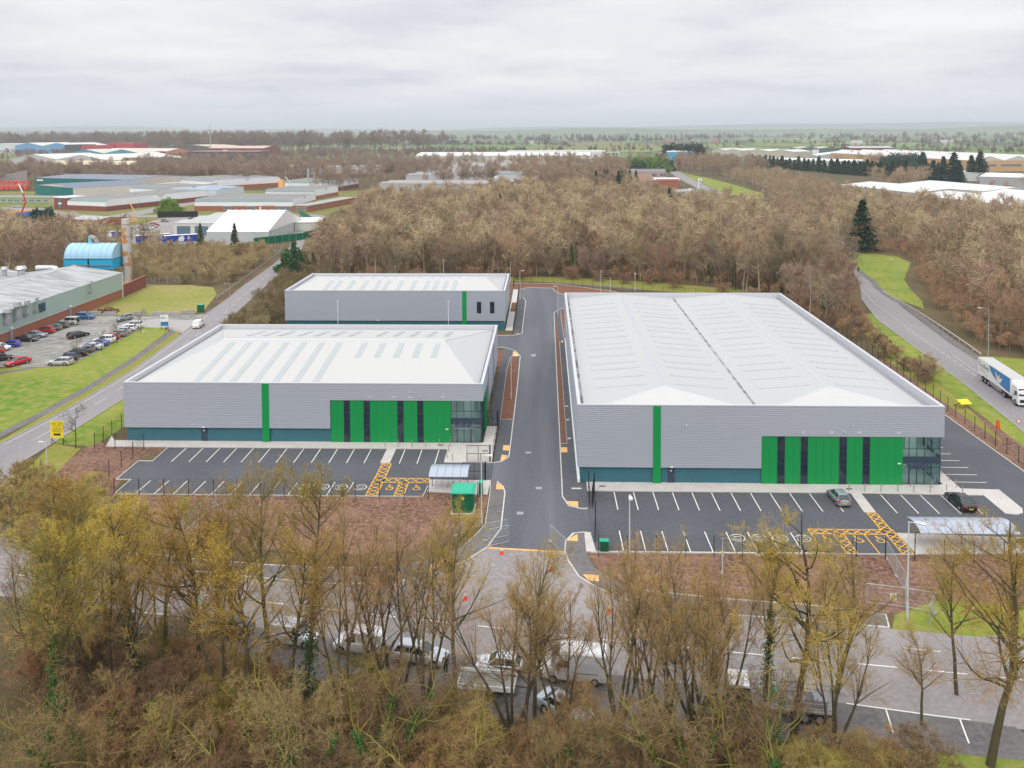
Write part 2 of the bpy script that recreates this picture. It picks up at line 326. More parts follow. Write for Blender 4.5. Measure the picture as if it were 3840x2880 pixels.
# junction mouth and the new footways beside it
sheet('junction_mouth', [(-8.8, 85.7), (-12.1, 83), (-15.6, 81.5), (-20, 80.6), (-10, 79.4), (8, 77.6), (12, 77), (8.2, 78.5), (5.1, 80.9), (3.3, 83), (2.3, 86.1), (2, 88.0), (-6.6, 88.8)], Z3, 'old_road')
k = MB(); ribbon(k, [(-6.6, 88.75), (2, 87.95)], .3, Z4, .05); struct(k.build('road_channel', 'tactile'))
FL = [(-43.4, 86.6), (-37.8, 85.6), (-30.1, 84.6), (-22, 84), (-16, 84.4), (-12, 86.2), (-9.2, 89), (-7.9, 92), (-7.2, 94), (-7.2, 101.6), (-7.3, 105.6)]
FR = [(-6.5, 105.8), (-5.6, 104.2), (-5.3, 102.6), (-5.3, 93), (-6.6, 88.7), (-8.8, 85.7), (-12.1, 83), (-15.6, 81.5), (-20.4, 81.0), (-24.2, 81.3), (-29.8, 82.1), (-41.5, 83.9)]
k = MB(); k.prism(FL+FR, Z1, .1); struct(k.build('footway', 'footway'))
FR2 = [(2.0, 88.1), (2.1, 90.2), (3.0, 92.1), (4.3, 92.4), (4.3, 88), (5.0, 84.8), (6.6, 82.5), (9.3, 80.6), (16.9, 79.3), (25, 78.4), (32.1, 76.9), (31.6, 74.95), (23.6, 75.9), (16.3, 76.75), (11.8, 77.3), (8.2, 78.5), (5.1, 80.9), (3.3, 83), (2.3, 86)]
k = MB(); k.prism(FR2, Z1, .1); struct(k.build('footway', 'footway'))
k = MB(); k.prism([(4.3, 92.4), (5.0, 92.3), (5.4, 88), (4.3, 88)], Z1, .14); struct(k.build('entrance_pad', 'paving'))
kb = MB()
for P_ in (FR, FL[:5], [(2.3, 86.1), (3.3, 83), (5.1, 80.9), (8.2, 78.5), (11.8, 77.2), (16.3, 76.7), (23.6, 75.9), (31.6, 74.9)], [(4.3, 92.4), (3.0, 92.1), (2.1, 90.2), (2.0, 88.1), (2.3, 86.1)], [(9.3, 80.6), (16.9, 79.3), (25, 78.4), (32.1, 76.9), (31.6, 74.95)]): ribbon(kb, P_, .16, Z1, .13)
# site access road
acc = [(-6.6, 88.7), (-5.3, 93), (-5.3, 102.5), (-5.7, 104.6), (-7.3, 106.1), (-7.3, 112), (-6.2, 112.4), (-5.3, 114), (-5.2, 145.9), (-5.3, 166), (-6.6, 170.5), (-9, 172.8), (-60, 173), (-60, 182.6), (-7.3, 183), (-5.5, 184.8), (-5.5, 221), (-6.4, 225.5), (-9.6, 226.6), (-9.7, 236.5), (-7, 237.4), (-5.4, 239.9), (2, 239.2), (2.4, 234.5), (5.1, 228.8), (9, 226), (9, 213), (4.8, 212), (2.9, 209), (2, 206), (2, 101.5), (2.6, 99.3), (4.2, 98.3), (5.0, 98.3), (5.0, 92.4), (3.2, 92.2), (2.1, 90.2), (2, 88)]
sheet('access_road', acc, Z3, 'site_road')
for P_ in ([(2, 88), (2.1, 90.2), (3.2, 92.2)], [(5, 98.35), (4.2, 98.3), (2.7, 99.1), (2.0, 101.6), (2.0, 206.3), (2.9, 209.1), (4.8, 212.1), (9, 213)], [(-7.3, 112), (-6.2, 112.4), (-5.3, 114), (-5.2, 145.9), (-5.3, 166), (-6.6, 170.5), (-9, 172.8), (-11, 173.2)],
           [(-11, 183), (-7.3, 183.3), (-5.5, 184.8), (-5.5, 221), (-6.4, 225.5)], [(-9.7, 236.6), (-7.2, 237.4), (-5.4, 239.9), (2, 239.2), (2.5, 234.5), (5.1, 228.8), (9, 226)],
           [(-40, 244.5), (-12, 246.8), (-4, 247), (2, 246), (8, 242.5), (13.5, 238.6), (19, 235), (24, 226), (30, 215)]): ribbon(kb, P_, .15, Z1, .12)
k = MB(); k.prism([(2.08, 206), (2.95, 208.8), (4.8, 211.9), (8, 212.6), (8, 182), (4.1, 182), (4.04, 98.45), (2.75, 99.2), (2.1, 101.6)], Z1, .1)
k.prism([(5.2, 98.35), (4.05, 98.45), (4.05, 105.3), (5.2, 105.3)], Z1, .098)
k.prism([(-7.35, 112.1), (-6.2, 112.5), (-5.38, 114), (-5.28, 146), (-5.38, 166), (-6.7, 170.4), (-9.1, 172.7), (-9.1, 126), (-7.35, 126)], Z1, .1)
k.prism([(-7.6, 183.4), (-7.2, 183.4), (-5.6, 184.9), (-5.6, 221), (-6.5, 225.5), (-7.6, 226)], Z1, .1)
struct(k.build('site_footway', 'new_tarmac'))
k = MB(); k.prism([(2.25, 206), (2.9, 178), (3.02, 119), (2.2, 119)], .02, .115); k.prism([(4.95, 209), (3.75, 208), (3.7, 200), (3.98, 180), (6, 180), (8, 208)], .02, .13)
k.prism([(-7.3, 129.1), (-5.45, 129.2), (-5.42, 145.9), (-5.6, 165.6), (-6.8, 165.2), (-7.6, 156.3)], .02, .12); k.prism([(-10, 157.9), (-8.9, 157.9), (-8.9, 170), (-10, 171)], .02, .122)
k.prism([(-9.1, 207), (-7.75, 207), (-7.75, 218), (-9.1, 218)], .02, .23)
struct(k.build('planting_bed', 'bark_bed'))
k = MB()
for P_ in ([(2.9, 178), (3.02, 119), (2.2, 119)], [(-7.3, 165), (-7.6, 156), (-7.35, 129.1), (-5.45, 129.1)], [(3.98, 180), (3.68, 200), (3.75, 208)]): ribbon(k, P_, .07, .02, .14)
struct(k.build('edging', 'kerb'))
# B car park
lotB = [(-55.3, 116.7), (-55.2, 111.7), (-57.2, 111.7), (-57.1, 105.6), (-55.1, 105.5), (-55.1, 101.2), (-15.6, 101.2), (-15.3, 106.1), (-7.3, 106.1), (-7.3, 112), (-14.2, 112), (-14.3, 116.7)]
sheet('car_park', lotB, Z4, 'new_tarmac')
for P_ in ([(-15.3, 106.0), (-15.6, 101.2), (-55.1, 101.2), (-55.1, 105.5), (-57.1, 105.6), (-57.2, 111.7), (-55.2, 111.7), (-55.3, 116.8), (-14.3, 116.8), (-14.2, 112), (-7.4, 112)], [(-7.3, 106.1), (-15.3, 106.1)]): ribbon(kb, P_, .14, Z1, .13)
k = MB(); k.prism([(-64.6, 116.75), (-23.1, 116.85), (-23.1, 111.6), (-21.75, 111.6), (-21.75, 116.8), (-14.35, 116.8), (-14.2, 112.05), (-7.6, 112.05), (-7.6, 126), (-9.3, 126), (-9.3, 119.2), (-64.6, 119.2), (-66, 121)], .015, .12)
k.prism([(-15.25, 102.6), (-7.5, 101.9), (-7.35, 106.05), (-15.25, 106.05)], .015, .12); k.prism([(-9.4, 187.5), (-7.7, 187.5), (-7.7, 236), (-9.4, 236)], .015, .2)
struct(k.build('pavement', 'paving'))
wl = MB()
for i in range(16): ribbon(wl, [(-52.55+2.467*i, 116.6), (-52.5+2.467*i, 111.6)], .11, Z5) if abs(-52.5+2.467*i+22.5) > 1.0 else None
for i in range(12): ribbon(wl, [(-52.4+2.46*i, 105.4), (-52.5+2.46*i, 101.35)], .11, Z5)
def ring(mb, cx_, cy_, rx, ry, wd, z, a0=0, a1=360, n=24):
    for q_ in range(n):
        A, B = R_(a0+(a1-a0)*q_/n), R_(a0+(a1-a0)*(q_+1)/n)
        mb.poly([(cx_+(rx+s_)*math.cos(t_), cy_+(ry+s_)*math.sin(t_), z) for t_, s_ in ((A, -wd/2), (A, wd/2), (B, wd/2), (B, -wd/2))])
def ev(mb, x, y):
    ring(mb, x, y, .78, .78, .1, Z5, 200, 515, 20); ring(mb, x, y-.02, .42, .34, .09, Z5, 190, 350, 10); ring(mb, x-.05, y+.1, .45, .2, .09, Z5, 20, 160, 8); ribbon(mb, [(x-.85, y+.35), (x-.55, y+.45)], .1, Z5)
for x in (-31.4, -29, -26.6, -24.1): ev(wl, x, 103.9)
# A car park and the yard round its east side
lotA = [(5.0, 92.3), (5.05, 98.4), (5.2, 103.3), (38.5, 103.3), (38.2, 98.1), (39.5, 98.1), (39.7, 103.3), (52.9, 103.1), (54.9, 102.9), (54.9, 98.1), (56.1, 97.85), (57.5, 99.3), (57.6, 104.5), (52.9, 104.7), (51.3, 107), (51.3, 181), (66, 181), (64.2, 135), (64.1, 112), (64.0, 92), (52.4, 92), (39.9, 92.8), (40.05, 88.2), (4.9, 88.0)]
sheet('car_park', lotA, Z4, 'new_tarmac')
for P_ in ([(5.0, 92.3), (4.9, 87.9), (40.05, 88.2), (39.9, 92.85), (52.4, 92.05), (64, 92)], [(5.2, 103.35), (38.5, 103.35), (38.2, 98.1), (39.5, 98.1), (39.7, 103.35), (54.9, 103.0), (54.9, 98.1), (56.1, 97.85), (57.0, 98.3), (57.5, 99.3), (57.6, 104.5), (52.9, 104.75), (52.9, 110), (51.6, 119)], [(64.0, 92), (64.1, 112), (64.2, 135), (65.5, 181)]): ribbon(kb, P_, .14, Z1, .13)
ribbon(kb, FL[6:], .08, Z1, .12)
struct(kb.build('kerb', 'kerb'))
k = MB(); k.prism([(5.2, 103.4), (38.5, 103.4), (38.25, 98.15), (39.45, 98.15), (39.7, 103.4), (54.95, 103.0), (54.95, 98.2), (56.1, 97.9), (57, 98.35), (57.45, 99.3), (57.5, 104.45), (52.85, 104.7), (52.85, 110), (51.5, 119), (51.3, 106), (5.2, 106)], .015, .12)
k.prism([(39.95, 92.75), (40.1, 88.25), (52.2, 88.6), (52.4, 92)], .015, .12); struct(k.build('pavement', 'paving'))
for i in range(12): ribbon(wl, [(8.6+2.468*i, 103.15), (8.65+2.468*i, 98.25)], .11, Z5)
for x in (42.1, 44.6, 47.05, 49.6, 52.2): ribbon(wl, [(x, 102.95), (x, 97.95)], .11, Z5)
for i in range(9): ribbon(wl, [(8.35+2.44*i, 92.95), (8.4+2.44*i, 88.4)], .11, Z5)
ribbon(wl, [(5.4, 88.3), (30.2, 88.4)], .1, Z5); ribbon(wl, [(-55, 101.4), (-23, 101.4)], .1, Z5)
for i in range(8): ribbon(wl, [(52.9, 107.0+2.37*i), (57.35, 106.9+2.37*i)], .11, Z5)
for x in (21.6, 24.05, 26.4, 28.9): ev(wl, x, 91.6)
struct(wl.build('parking_marking', 'white_line'))
am = MB()
def hatch(x0, x1, y0, y1, n, along='y'):
    ribbon(am, [(x0, y0), (x0, y1)], .12, Z5+.002); ribbon(am, [(x1, y0), (x1, y1)], .12, Z5+.002); ribbon(am, [(x0, y0), (x1, y0)], .12, Z5+.004); ribbon(am, [(x0, y1), (x1, y1)], .12, Z5+.004)
    for i in range(n):
        a, b = i/n, (i+1)/n
        if along == 'y': ya, yb = y0+(y1-y0)*a, y0+(y1-y0)*b; ribbon(am, [(x0, ya), (x1, yb)], .12, Z5+.006); ribbon(am, [(x1, ya), (x0, yb)], .12, Z5+.008)
        else: xa, xb = x0+(x1-x0)*a, x0+(x1-x0)*b; ribbon(am, [(xa, y0), (xb, y1)], .12, Z5+.006); ribbon(am, [(xa, y1), (xb, y0)], .12, Z5+.008)
def disabled(x, y):
    ring(am, x+.1, y-.15, .42, .42, .13, Z5, 150, 400, 14); ribbon(am, [(x-.05, y+.75), (x-.05, y+.2), (x+.45, y+.15), (x+.6, y-.4)], .15, Z5+.002); ring(am, x-.05, y+.85, .06, .06, .14, Z5, 0, 360, 8); ribbon(am, [(x-.05, y+.5), (x+.4, y+.5)], .12, Z5+.004)
hatch(-22.8, -21.5, 106.75, 111.5, 4); hatch(-22.9, -21.5, 101.4, 105.4, 4); hatch(-21.5, -15.5, 105.4, 106.75, 5, 'x'); hatch(-22.85, -21.5, 105.4, 106.75, 1); hatch(-19.3, -18.1, 101.4, 105.4, 4); disabled(-20.4, 103.8); disabled(-16.9, 103.8)
hatch(38.45, 39.6, 93.85, 97.95, 4); hatch(38.6, 39.8, 88.4, 92.7, 4); hatch(30.1, 38.5, 92.7, 93.8, 7, 'x'); hatch(38.5, 39.75, 92.7, 93.85, 1); hatch(32.6, 33.8, 88.5, 92.7, 4)
ribbon(am, [(30.15, 92.7), (30.15, 88.5)], .12, Z5); ribbon(am, [(36.1, 92.7), (36.15, 88.4)], .12, Z5)
for x in (31.4, 34.9, 37.3): disabled(x, 91.4)
struct(am.build('yellow_marking', 'amber_line'))
tp = MB()
for P_ in ([(-6.3, 118.3), (-5.4, 118.2), (-5.4, 116.3), (-6.3, 116.4)], [(-6.35, 114.8), (-5.42, 114.4), (-6.0, 112.9), (-6.45, 112.5)], [(2.12, 117.6), (3.0, 117.7), (3.0, 115.8), (2.12, 115.7)], [(2.4, 100.2), (3.9, 100.2), (3.85, 98.7), (2.9, 99.2)], [(-6.5, 105.4), (-5.75, 104.3), (-5.45, 103.4), (-6.5, 103.5)], [(2.15, 90.4), (3.5, 91.9), (3.5, 90.3)], [(-6.9, 169.5), (-6.5, 169.4), (-5.6, 167.5), (-5.6, 166.3), (-6.9, 166.3)], [(-6.7, 184), (-5.9, 184.8), (-6.7, 184.9)],
            [(3.7, 83.4), (5.4, 83.3), (5.3, 82.1), (4.3, 82.2)], [(-12.4, 85.0), (-10.3, 86.6), (-10.8, 84.8), (-12.2, 83.5)], [(3.25, 178.5), (3.7, 178.5), (3.7, 177), (3.25, 177)]): tp.poly([(x, y, .106) for x, y in P_])
struct(tp.build('tactile_paving', 'tactile'))
dr = MB()
for x, y, a, b in ((-2.6, 167, .5, .9), (-2.6, 115.8, .4, .35), (-1, 104.1, .4, .35), (-3.2, 97.1, .4, .35)): dr.box(x-a, x+a, y-b, y+b, Z3, Z5)
struct(dr.build('manhole_cover', 'drain_light'))
dr = MB()
for x, y in ((-8.8, 116), (-15.5, 118.1), (38.7, 104.4), (7.2, 104.6)): dr.box(x-.4, x+.4, y-.2, y+.2, .11, .125)
for x, y in ((-40, 109.2), (-35, 109.3), (-30, 109.3)): dr.box(x-.35, x+.35, y-.3, y+.3, Z4, Z5)
struct(dr.build('drain_cover', 'drain'))
dr = MB()
for x, y in ((3.4, 129.1), (3.4, 135.5), (3.4, 121.1)): dr.box(x-.25, x+.25, y-.25, y+.25, .09, .11)
dr.box(3.2, 4.5, 103.7, 104.1, .09, .11); struct(dr.build('access_cover', 'kerb'))
# bare soil round the two car parks
sheet('soil', [(-68, 121), (-66, 100), (-57, 93), (-45, 89), (-20, 87), (-13, 88.5), (-7.9, 94), (-7.2, 101), (-7.2, 102.5), (-15.3, 102.5), (-15.6, 101.1), (-55.2, 101.1), (-58, 111), (-55.4, 116.7), (-64.6, 116.7)], Z2, 'soil')
sheet('soil', [(4.4, 88), (5.5, 84.6), (9.3, 80.7), (25, 78.5), (33, 77), (45, 76.5), (66, 76), (72, 90), (67.5, 165), (65.2, 165), (64.2, 135), (64.1, 91), (52.4, 88.5), (40.1, 88.1)], Z2, 'soil')
sheet('soil', [(-40, 246.7), (-9.8, 246.7), (2, 245.8), (8, 242.3), (19, 234.8), (30, 215), (9, 213), (9, 226), (5, 229), (2.4, 234.5), (2, 239.3), (-5.4, 240), (-9.8, 236), (-40, 232)], Z2, 'bark_bed')
sheet('rough_grass', [(-60, 250), (-4, 250.5), (6, 247), (20, 240), (45, 231), (66, 222), (60, 236), (30, 250), (0, 258), (-60, 258)], Z2, 'verge')
sheet('path', [(2, 247.3), (12, 243.5), (28, 236.5), (28, 238.2), (12, 245.3), (2, 249)], Z3, 'footway')
sheet('grass_verge', [(33, 77), (31.8, 74.8), (39.8, 73.7), (60, 70.8), (90, 66), (90, 72), (60, 77), (45, 79), (38, 79.5)], Z3, 'grass')
sheet('grass_verge', [(25, 60.8), (33.8, 59.2), (60, 54), (90, 48), (90, 40), (20, 50)], Z2, 'grass')
# west lane, its footway and lawns
LW = [(-81, 110), (-81, 117.6), (-79.9, 132.4), (-80.2, 155.2), (-83, 182.4), (-86.2, 202.9), (-88.2, 223.8), (-91.4, 247), (-95, 281), (-99, 310), (-108, 345), (-120, 380)]
LE = [(-73.5, 110), (-73.3, 117.3), (-73.2, 138.1), (-74.4, 165), (-77, 190), (-80.5, 216), (-84.5, 245), (-89, 280), (-94, 310), (-102, 343), (-112, 376)]
sheet('west_lane', [(-100, 92)]+LW+LE[::-1]+[(-70, 104), (-64, 96), (-58, 87.2), (-95, 92)], Z3, 'lane_road')
k = MB(); dashes(k, [(-76.9, 118), (-76.6, 134.6), (-76.7, 144.3), (-78.9, 175.3), (-80.7, 196), (-85, 225), (-90, 262), (-96, 305)], 4.2, 3.6, .13, Z5, 1.5)
for d_ in (.55, .85): ribbon(k, [(x+d_, y) for x, y in LW[1:6]], .08, Z5)
struct(k.build('lane_marking', 'worn_line'))
k = MB(); ribbon(k, [(-83.6, 105), (-83.4, 121.5), (-82.7, 132), (-82.8, 146), (-83.8, 162), (-86.5, 186.5)], 1.7, Z4); struct(k.build('footway', 'footway'))
sheet('grass_verge', [(-81, 105), (-81, 117.6), (-79.9, 132.4), (-80.2, 155.2), (-83, 182.4), (-85.5, 186), (-84, 168), (-82, 146), (-81.9, 120), (-84, 105)], Z3+.002, 'verge')
sheet('lawn', [(-84.3, 105), (-84.2, 121.5), (-83.6, 132), (-83.7, 146), (-84.6, 162), (-87.6, 186.5), (-91.3, 190.8), (-95, 190.5), (-94.3, 166), (-94.7, 158), (-98, 157), (-106.9, 157.2), (-107, 120), (-107, 105)], Z3, 'grass')
sheet('path', [(-107, 152), (-101.5, 157.2), (-99.2, 157.2), (-107, 149.5)], Z5, 'footway')
sheet('lawn', [(-73.1, 118), (-73.1, 138.1), (-74.2, 165), (-60, 165), (-66.2, 150), (-66.2, 121), (-67, 117)], Z3, 'grass')
sheet('verge', [(-73.2, 118), (-68, 116.2), (-66, 105), (-60, 95), (-50, 90), (-42, 87), (-58, 88.5), (-66, 98), (-71, 107)], Z3, 'verge')
sheet('yard', [(-122, 157.3), (-98.1, 157.2), (-94.8, 158.2), (-94.4, 166.1), (-95.2, 190.3), (-91.4, 191), (-88.2, 188), (-83.3, 184), (-84.8, 197), (-86.4, 204.5), (-90.2, 203.5), (-99.2, 201.6), (-122, 202)], Z4, 'worn_yard')
sheet('concrete_apron', [(-103, 190.8), (-88.4, 189.4), (-84, 186), (-85, 197), (-97, 199)], Z5, 'kerb_old')
sheet('meadow', [(-117.8, 202.5), (-99, 202.3), (-90.2, 204), (-88.5, 208), (-93.5, 229), (-99, 240), (-107.3, 243.5), (-121, 243.3), (-119.3, 224)], Z3, 'dry_grass')
# east road, its footway and grass
EW = [(70.5, 92), (71.5, 112), (72.6, 125.3), (75.7, 149.9), (78.2, 176), (80.3, 199.8), (86.1, 225), (95, 250), (104, 285), (113, 340), (119, 440), (121, 545), (121.5, 667), (126, 764), (136, 900), (139.3, 937)]
EE = [(80.5, 92), (80.8, 112), (81.5, 125.3), (84.6, 155), (86.8, 178), (88.9, 192.5), (92, 213.5), (97.5, 240), (112, 285), (122, 340), (128.5, 440), (130.5, 545), (132, 640), (138, 765), (149, 922), (158.2, 936)]
sheet('east_road', EW+EE[::-1], Z3, 'lane_road')
k = MB(); dashes(k, [(76, 100), (77, 125), (80.1, 152), (82.6, 180.1), (84.4, 195), (87.3, 219.5), (91.4, 240)], 2.2, .8, .13, Z5); ribbon(k, [(79.4, 135), (83, 168)], .1, Z5)
struct(k.build('lane_marking', 'worn_line'))
k = MB(); ribbon(k, [(82.9, 130), (86.2, 160), (88.6, 181), (90.8, 195), (93.6, 214), (95.2, 232), (96.6, 241), (99.2, 250.6), (102.7, 272.3), (105.3, 294.1), (110, 315)], 1.8, Z4); struct(k.build('footway', 'footway'))
kb = MB(); ribbon(kb, EE[1:8], .18, Z1, .11); ribbon(kb, EW[1:7], .18, Z1, .11); ribbon(kb, LE[:8], .18, Z1, .11); ribbon(kb, LW[1:8], .18, Z1, .11); ribbon(kb, [p for p in N_edge if p[0] > 31], .18, Z1, .12); ribbon(kb, N_edge[1:5], .18, Z1, .12); struct(kb.build('kerb', 'kerb_old'))
sheet('grass_verge', [(94.5, 232), (97, 212), (101, 222), (105, 238), (110, 254), (118, 270), (126, 286), (127.5, 300), (122, 306.5), (115, 305.5), (111.2, 313.2), (105.5, 298), (102.5, 276), (98, 248)], Z3, 'grass')
sheet('grass_verge', [(88, 168), (95, 166), (110, 150), (110, 120), (84, 120), (85, 140)], Z3, 'grass')
sheet('grass_verge', [(70.6, 95), (71.4, 112), (72.5, 125.3), (75.6, 149.9), (78.1, 176), (80.2, 199.8), (82, 207), (79, 205), (76.5, 192), (73.8, 172), (72.2, 158), (70.5, 140), (69.2, 120), (68.5, 95)], Z3, 'grass')
sheet('grass_verge', [(70.4, 140), (72, 158), (73.6, 172), (76, 190), (72, 186), (68, 165), (67, 140), (67, 120)], Z3+.002, 'verge')
sheet('grass_verge', [(139, 922), (150, 905), (158, 800), (160, 680), (158, 600), (148, 560), (131.5, 545), (133, 640), (139, 765)], Z3, 'grass')
sheet('grass_verge', [(120.5, 667), (117.5, 640), (106, 510), (108, 490), (120, 500), (120.5, 545)], Z3, 'grass')
sheet('garage_forecourt', [(117, 660), (99, 640), (94, 500), (106, 492), (105.9, 510), (117.3, 640)], Z3, 'kerb_old')
# estate ground beyond the west wood
sheet('estate_grass', [(-470, 372), (-210, 372), (-186, 330), (-118, 330), (-112, 352), (-98, 318), (-103, 350), (-122, 430), (-120, 640), (-470, 640)], Z2, 'estate_grass')
sheet('estate_road', [(-430, 505), (-337.6, 502), (-309, 494), (-264, 457), (-245, 447), (-225, 452), (-130, 455), (-118, 446), (-118, 438), (-222, 442), (-238, 436), (-262, 445), (-309, 482), (-337, 490), (-430, 492)], Z3, 'old_road')
sheet('estate_road', [(-243, 446), (-228, 446), (-226, 520), (-236, 640), (-246, 640), (-240, 520)], Z4, 'old_road')
sheet('estate_yard', [(-206, 440), (-186, 443), (-150, 380), (-125, 380), (-125, 332), (-200, 332), (-204, 360)], Z3, 'old_road')
sheet('distant_field', [(-110, 2320), (130, 3210), (300, 3160), (490, 2700), (380, 2080), (240, 2030), (-20, 2140)], Z1, 'estate_grass')
# ------------------------------------------------------------------ the three new units
def ribwall(mb, a, b, z0, z1, out, pitch=.265, dep=.022):
    """horizontally ribbed cladding from a to b (2-D), facing the unit vector out"""
    n = max(1, round((z1-z0)/pitch)); h = (z1-z0)/n; pr = []
    for i in range(n): pr += [(z0+h*i, 0), (z0+h*(i+.66), 0), (z0+h*(i+.74), -dep), (z0+h*(i+.92), -dep)]
    pr.append((z1, 0))
    for (za, da), (zb, db) in zip(pr, pr[1:]):
        mb.poly([(a[0]+out[0]*da, a[1]+out[1]*da, za), (b[0]+out[0]*da, b[1]+out[1]*da, za), (b[0]+out[0]*db, b[1]+out[1]*db, zb), (a[0]+out[0]*db, a[1]+out[1]*db, zb)])
def greenpanel(T, x0, x1, y, z0, z1, joints=()):
    p = MB().box(x0, x1, y, y+.25, z0, z1).build('green_panel', 'clad_green', T)
    j = MB()
    for x in joints: j.box(x-.02, x+.02, y-.006, y+.02, z0+.02, z1-.02)
    if joints: j.build('panel_joint', 'green_joint', p)
def slit(T, x0, x1, y, z0, z1):
    p = MB().box(x0+.04, x1-.04, y+.05, y+.25, z0+.1, z1).build('window', 'glass_dark', T)
    f = MB()
    for x in (x0, x1-.06): f.box(x, x+.06, y-.01, y+.2, z0, z1)
    for z in (z0, z0+1.1, z0+2.55, z0+3.4, z0+4.35, z0+5.5):
        if z < z1-.1: f.box(x0+.06, x1-.06, y+.01, y+.2, z, z+.06)
    f.build('frame', 'frame_dark', p)
def unit(name, label, x0, x1, y0, y1, H, splits, sill=2.2, high=6.45):
    """splits: x where the low cladding gives way to the high band (or None)"""
    T = thing(name, label, 'warehouse', (0, 0, 0), group='new grey and green industrial units')
    core = MB(); xs = splits or x1
    gz = (x1-5.6) if splits else x1-.3                     # the corner lobby is left open for the glazing
    if splits: core.prism([(x0+.3, y0+.32), (gz, y0+.32), (gz, y0+5.2), (x1-.35, y0+5.2), (x1-.35, y1-.3), (x0+.3, y1-.3)], .02, H-1.2)
    else: core.box(x0+.3, x1-.3, y0+.32, y1-.3, .02, H-1.2)
    core.build('plinth', 'clad_teal', T)
    c = MB(); top = H-.04
    ribwall(c, (x0, y0), (xs, y0), sill, top, (0, -1))
    if splits: ribwall(c, (xs, y0), (x1, y0), high, top, (0, -1))
    c.box(x0, xs, y0+.04, y0+.3, sill-.02, sill); 
    if splits: c.box(xs, x1, y0+.04, y0+5.2, high-.03, high-.005)
    ribwall(c, (x0, y1), (x0, y0), sill, top, (-1, 0)); ribwall(c, (x1, y1), (x0, y1), sill, top, (0, 1))
    ys = y0+5.2 if splits else y0
    ribwall(c, (x1, y0), (x1, ys), high, top, (1, 0)) if splits else None
    ribwall(c, (x1, ys), (x1, y1), sill, top, (1, 0))
    if splits: c.box(xs-.05, xs, y0+.04, y0+.3, sill, high)
    c.build('cladding', 'clad_grey', T)
    cap = MB(); wd = .42
    cap.box(x0-.03, x1+.03, y0-.03, y0+wd*.75, H-.13, H); cap.box(x0-.03, x1+.03, y1-wd, y1+.03, H-.13, H)
    cap.box(x0-.03, x0+wd, y0+wd*.75, y1-wd, H-.13, H+.002); cap.box(x1-wd, x1+.03, y0+wd*.75, y1-wd, H-.13, H+.002)
    cap.build('capping', 'capping', T)
    par = MB(); par.box(x0+.3, x1-.3, y0+.25, y0+.3, H-1.15, H-.13); par.box(x0+.3, x1-.3, y1-.42, y1-.36, H-1.15, H-.13)
    par.box(x0+.36, x0+.42, y0+.3, y1-.42, H-1.15, H-.13); par.box(x1-.42, x1-.36, y0+.3, y1-.42, H-1.15, H-.13); par.build('parapet', 'capping', T)
    MB().box(x0+.42, x1-.42, y0+.3, y1-.42, H-1.19, H-1.1).build('gutter', 'gutter', T)
    return T
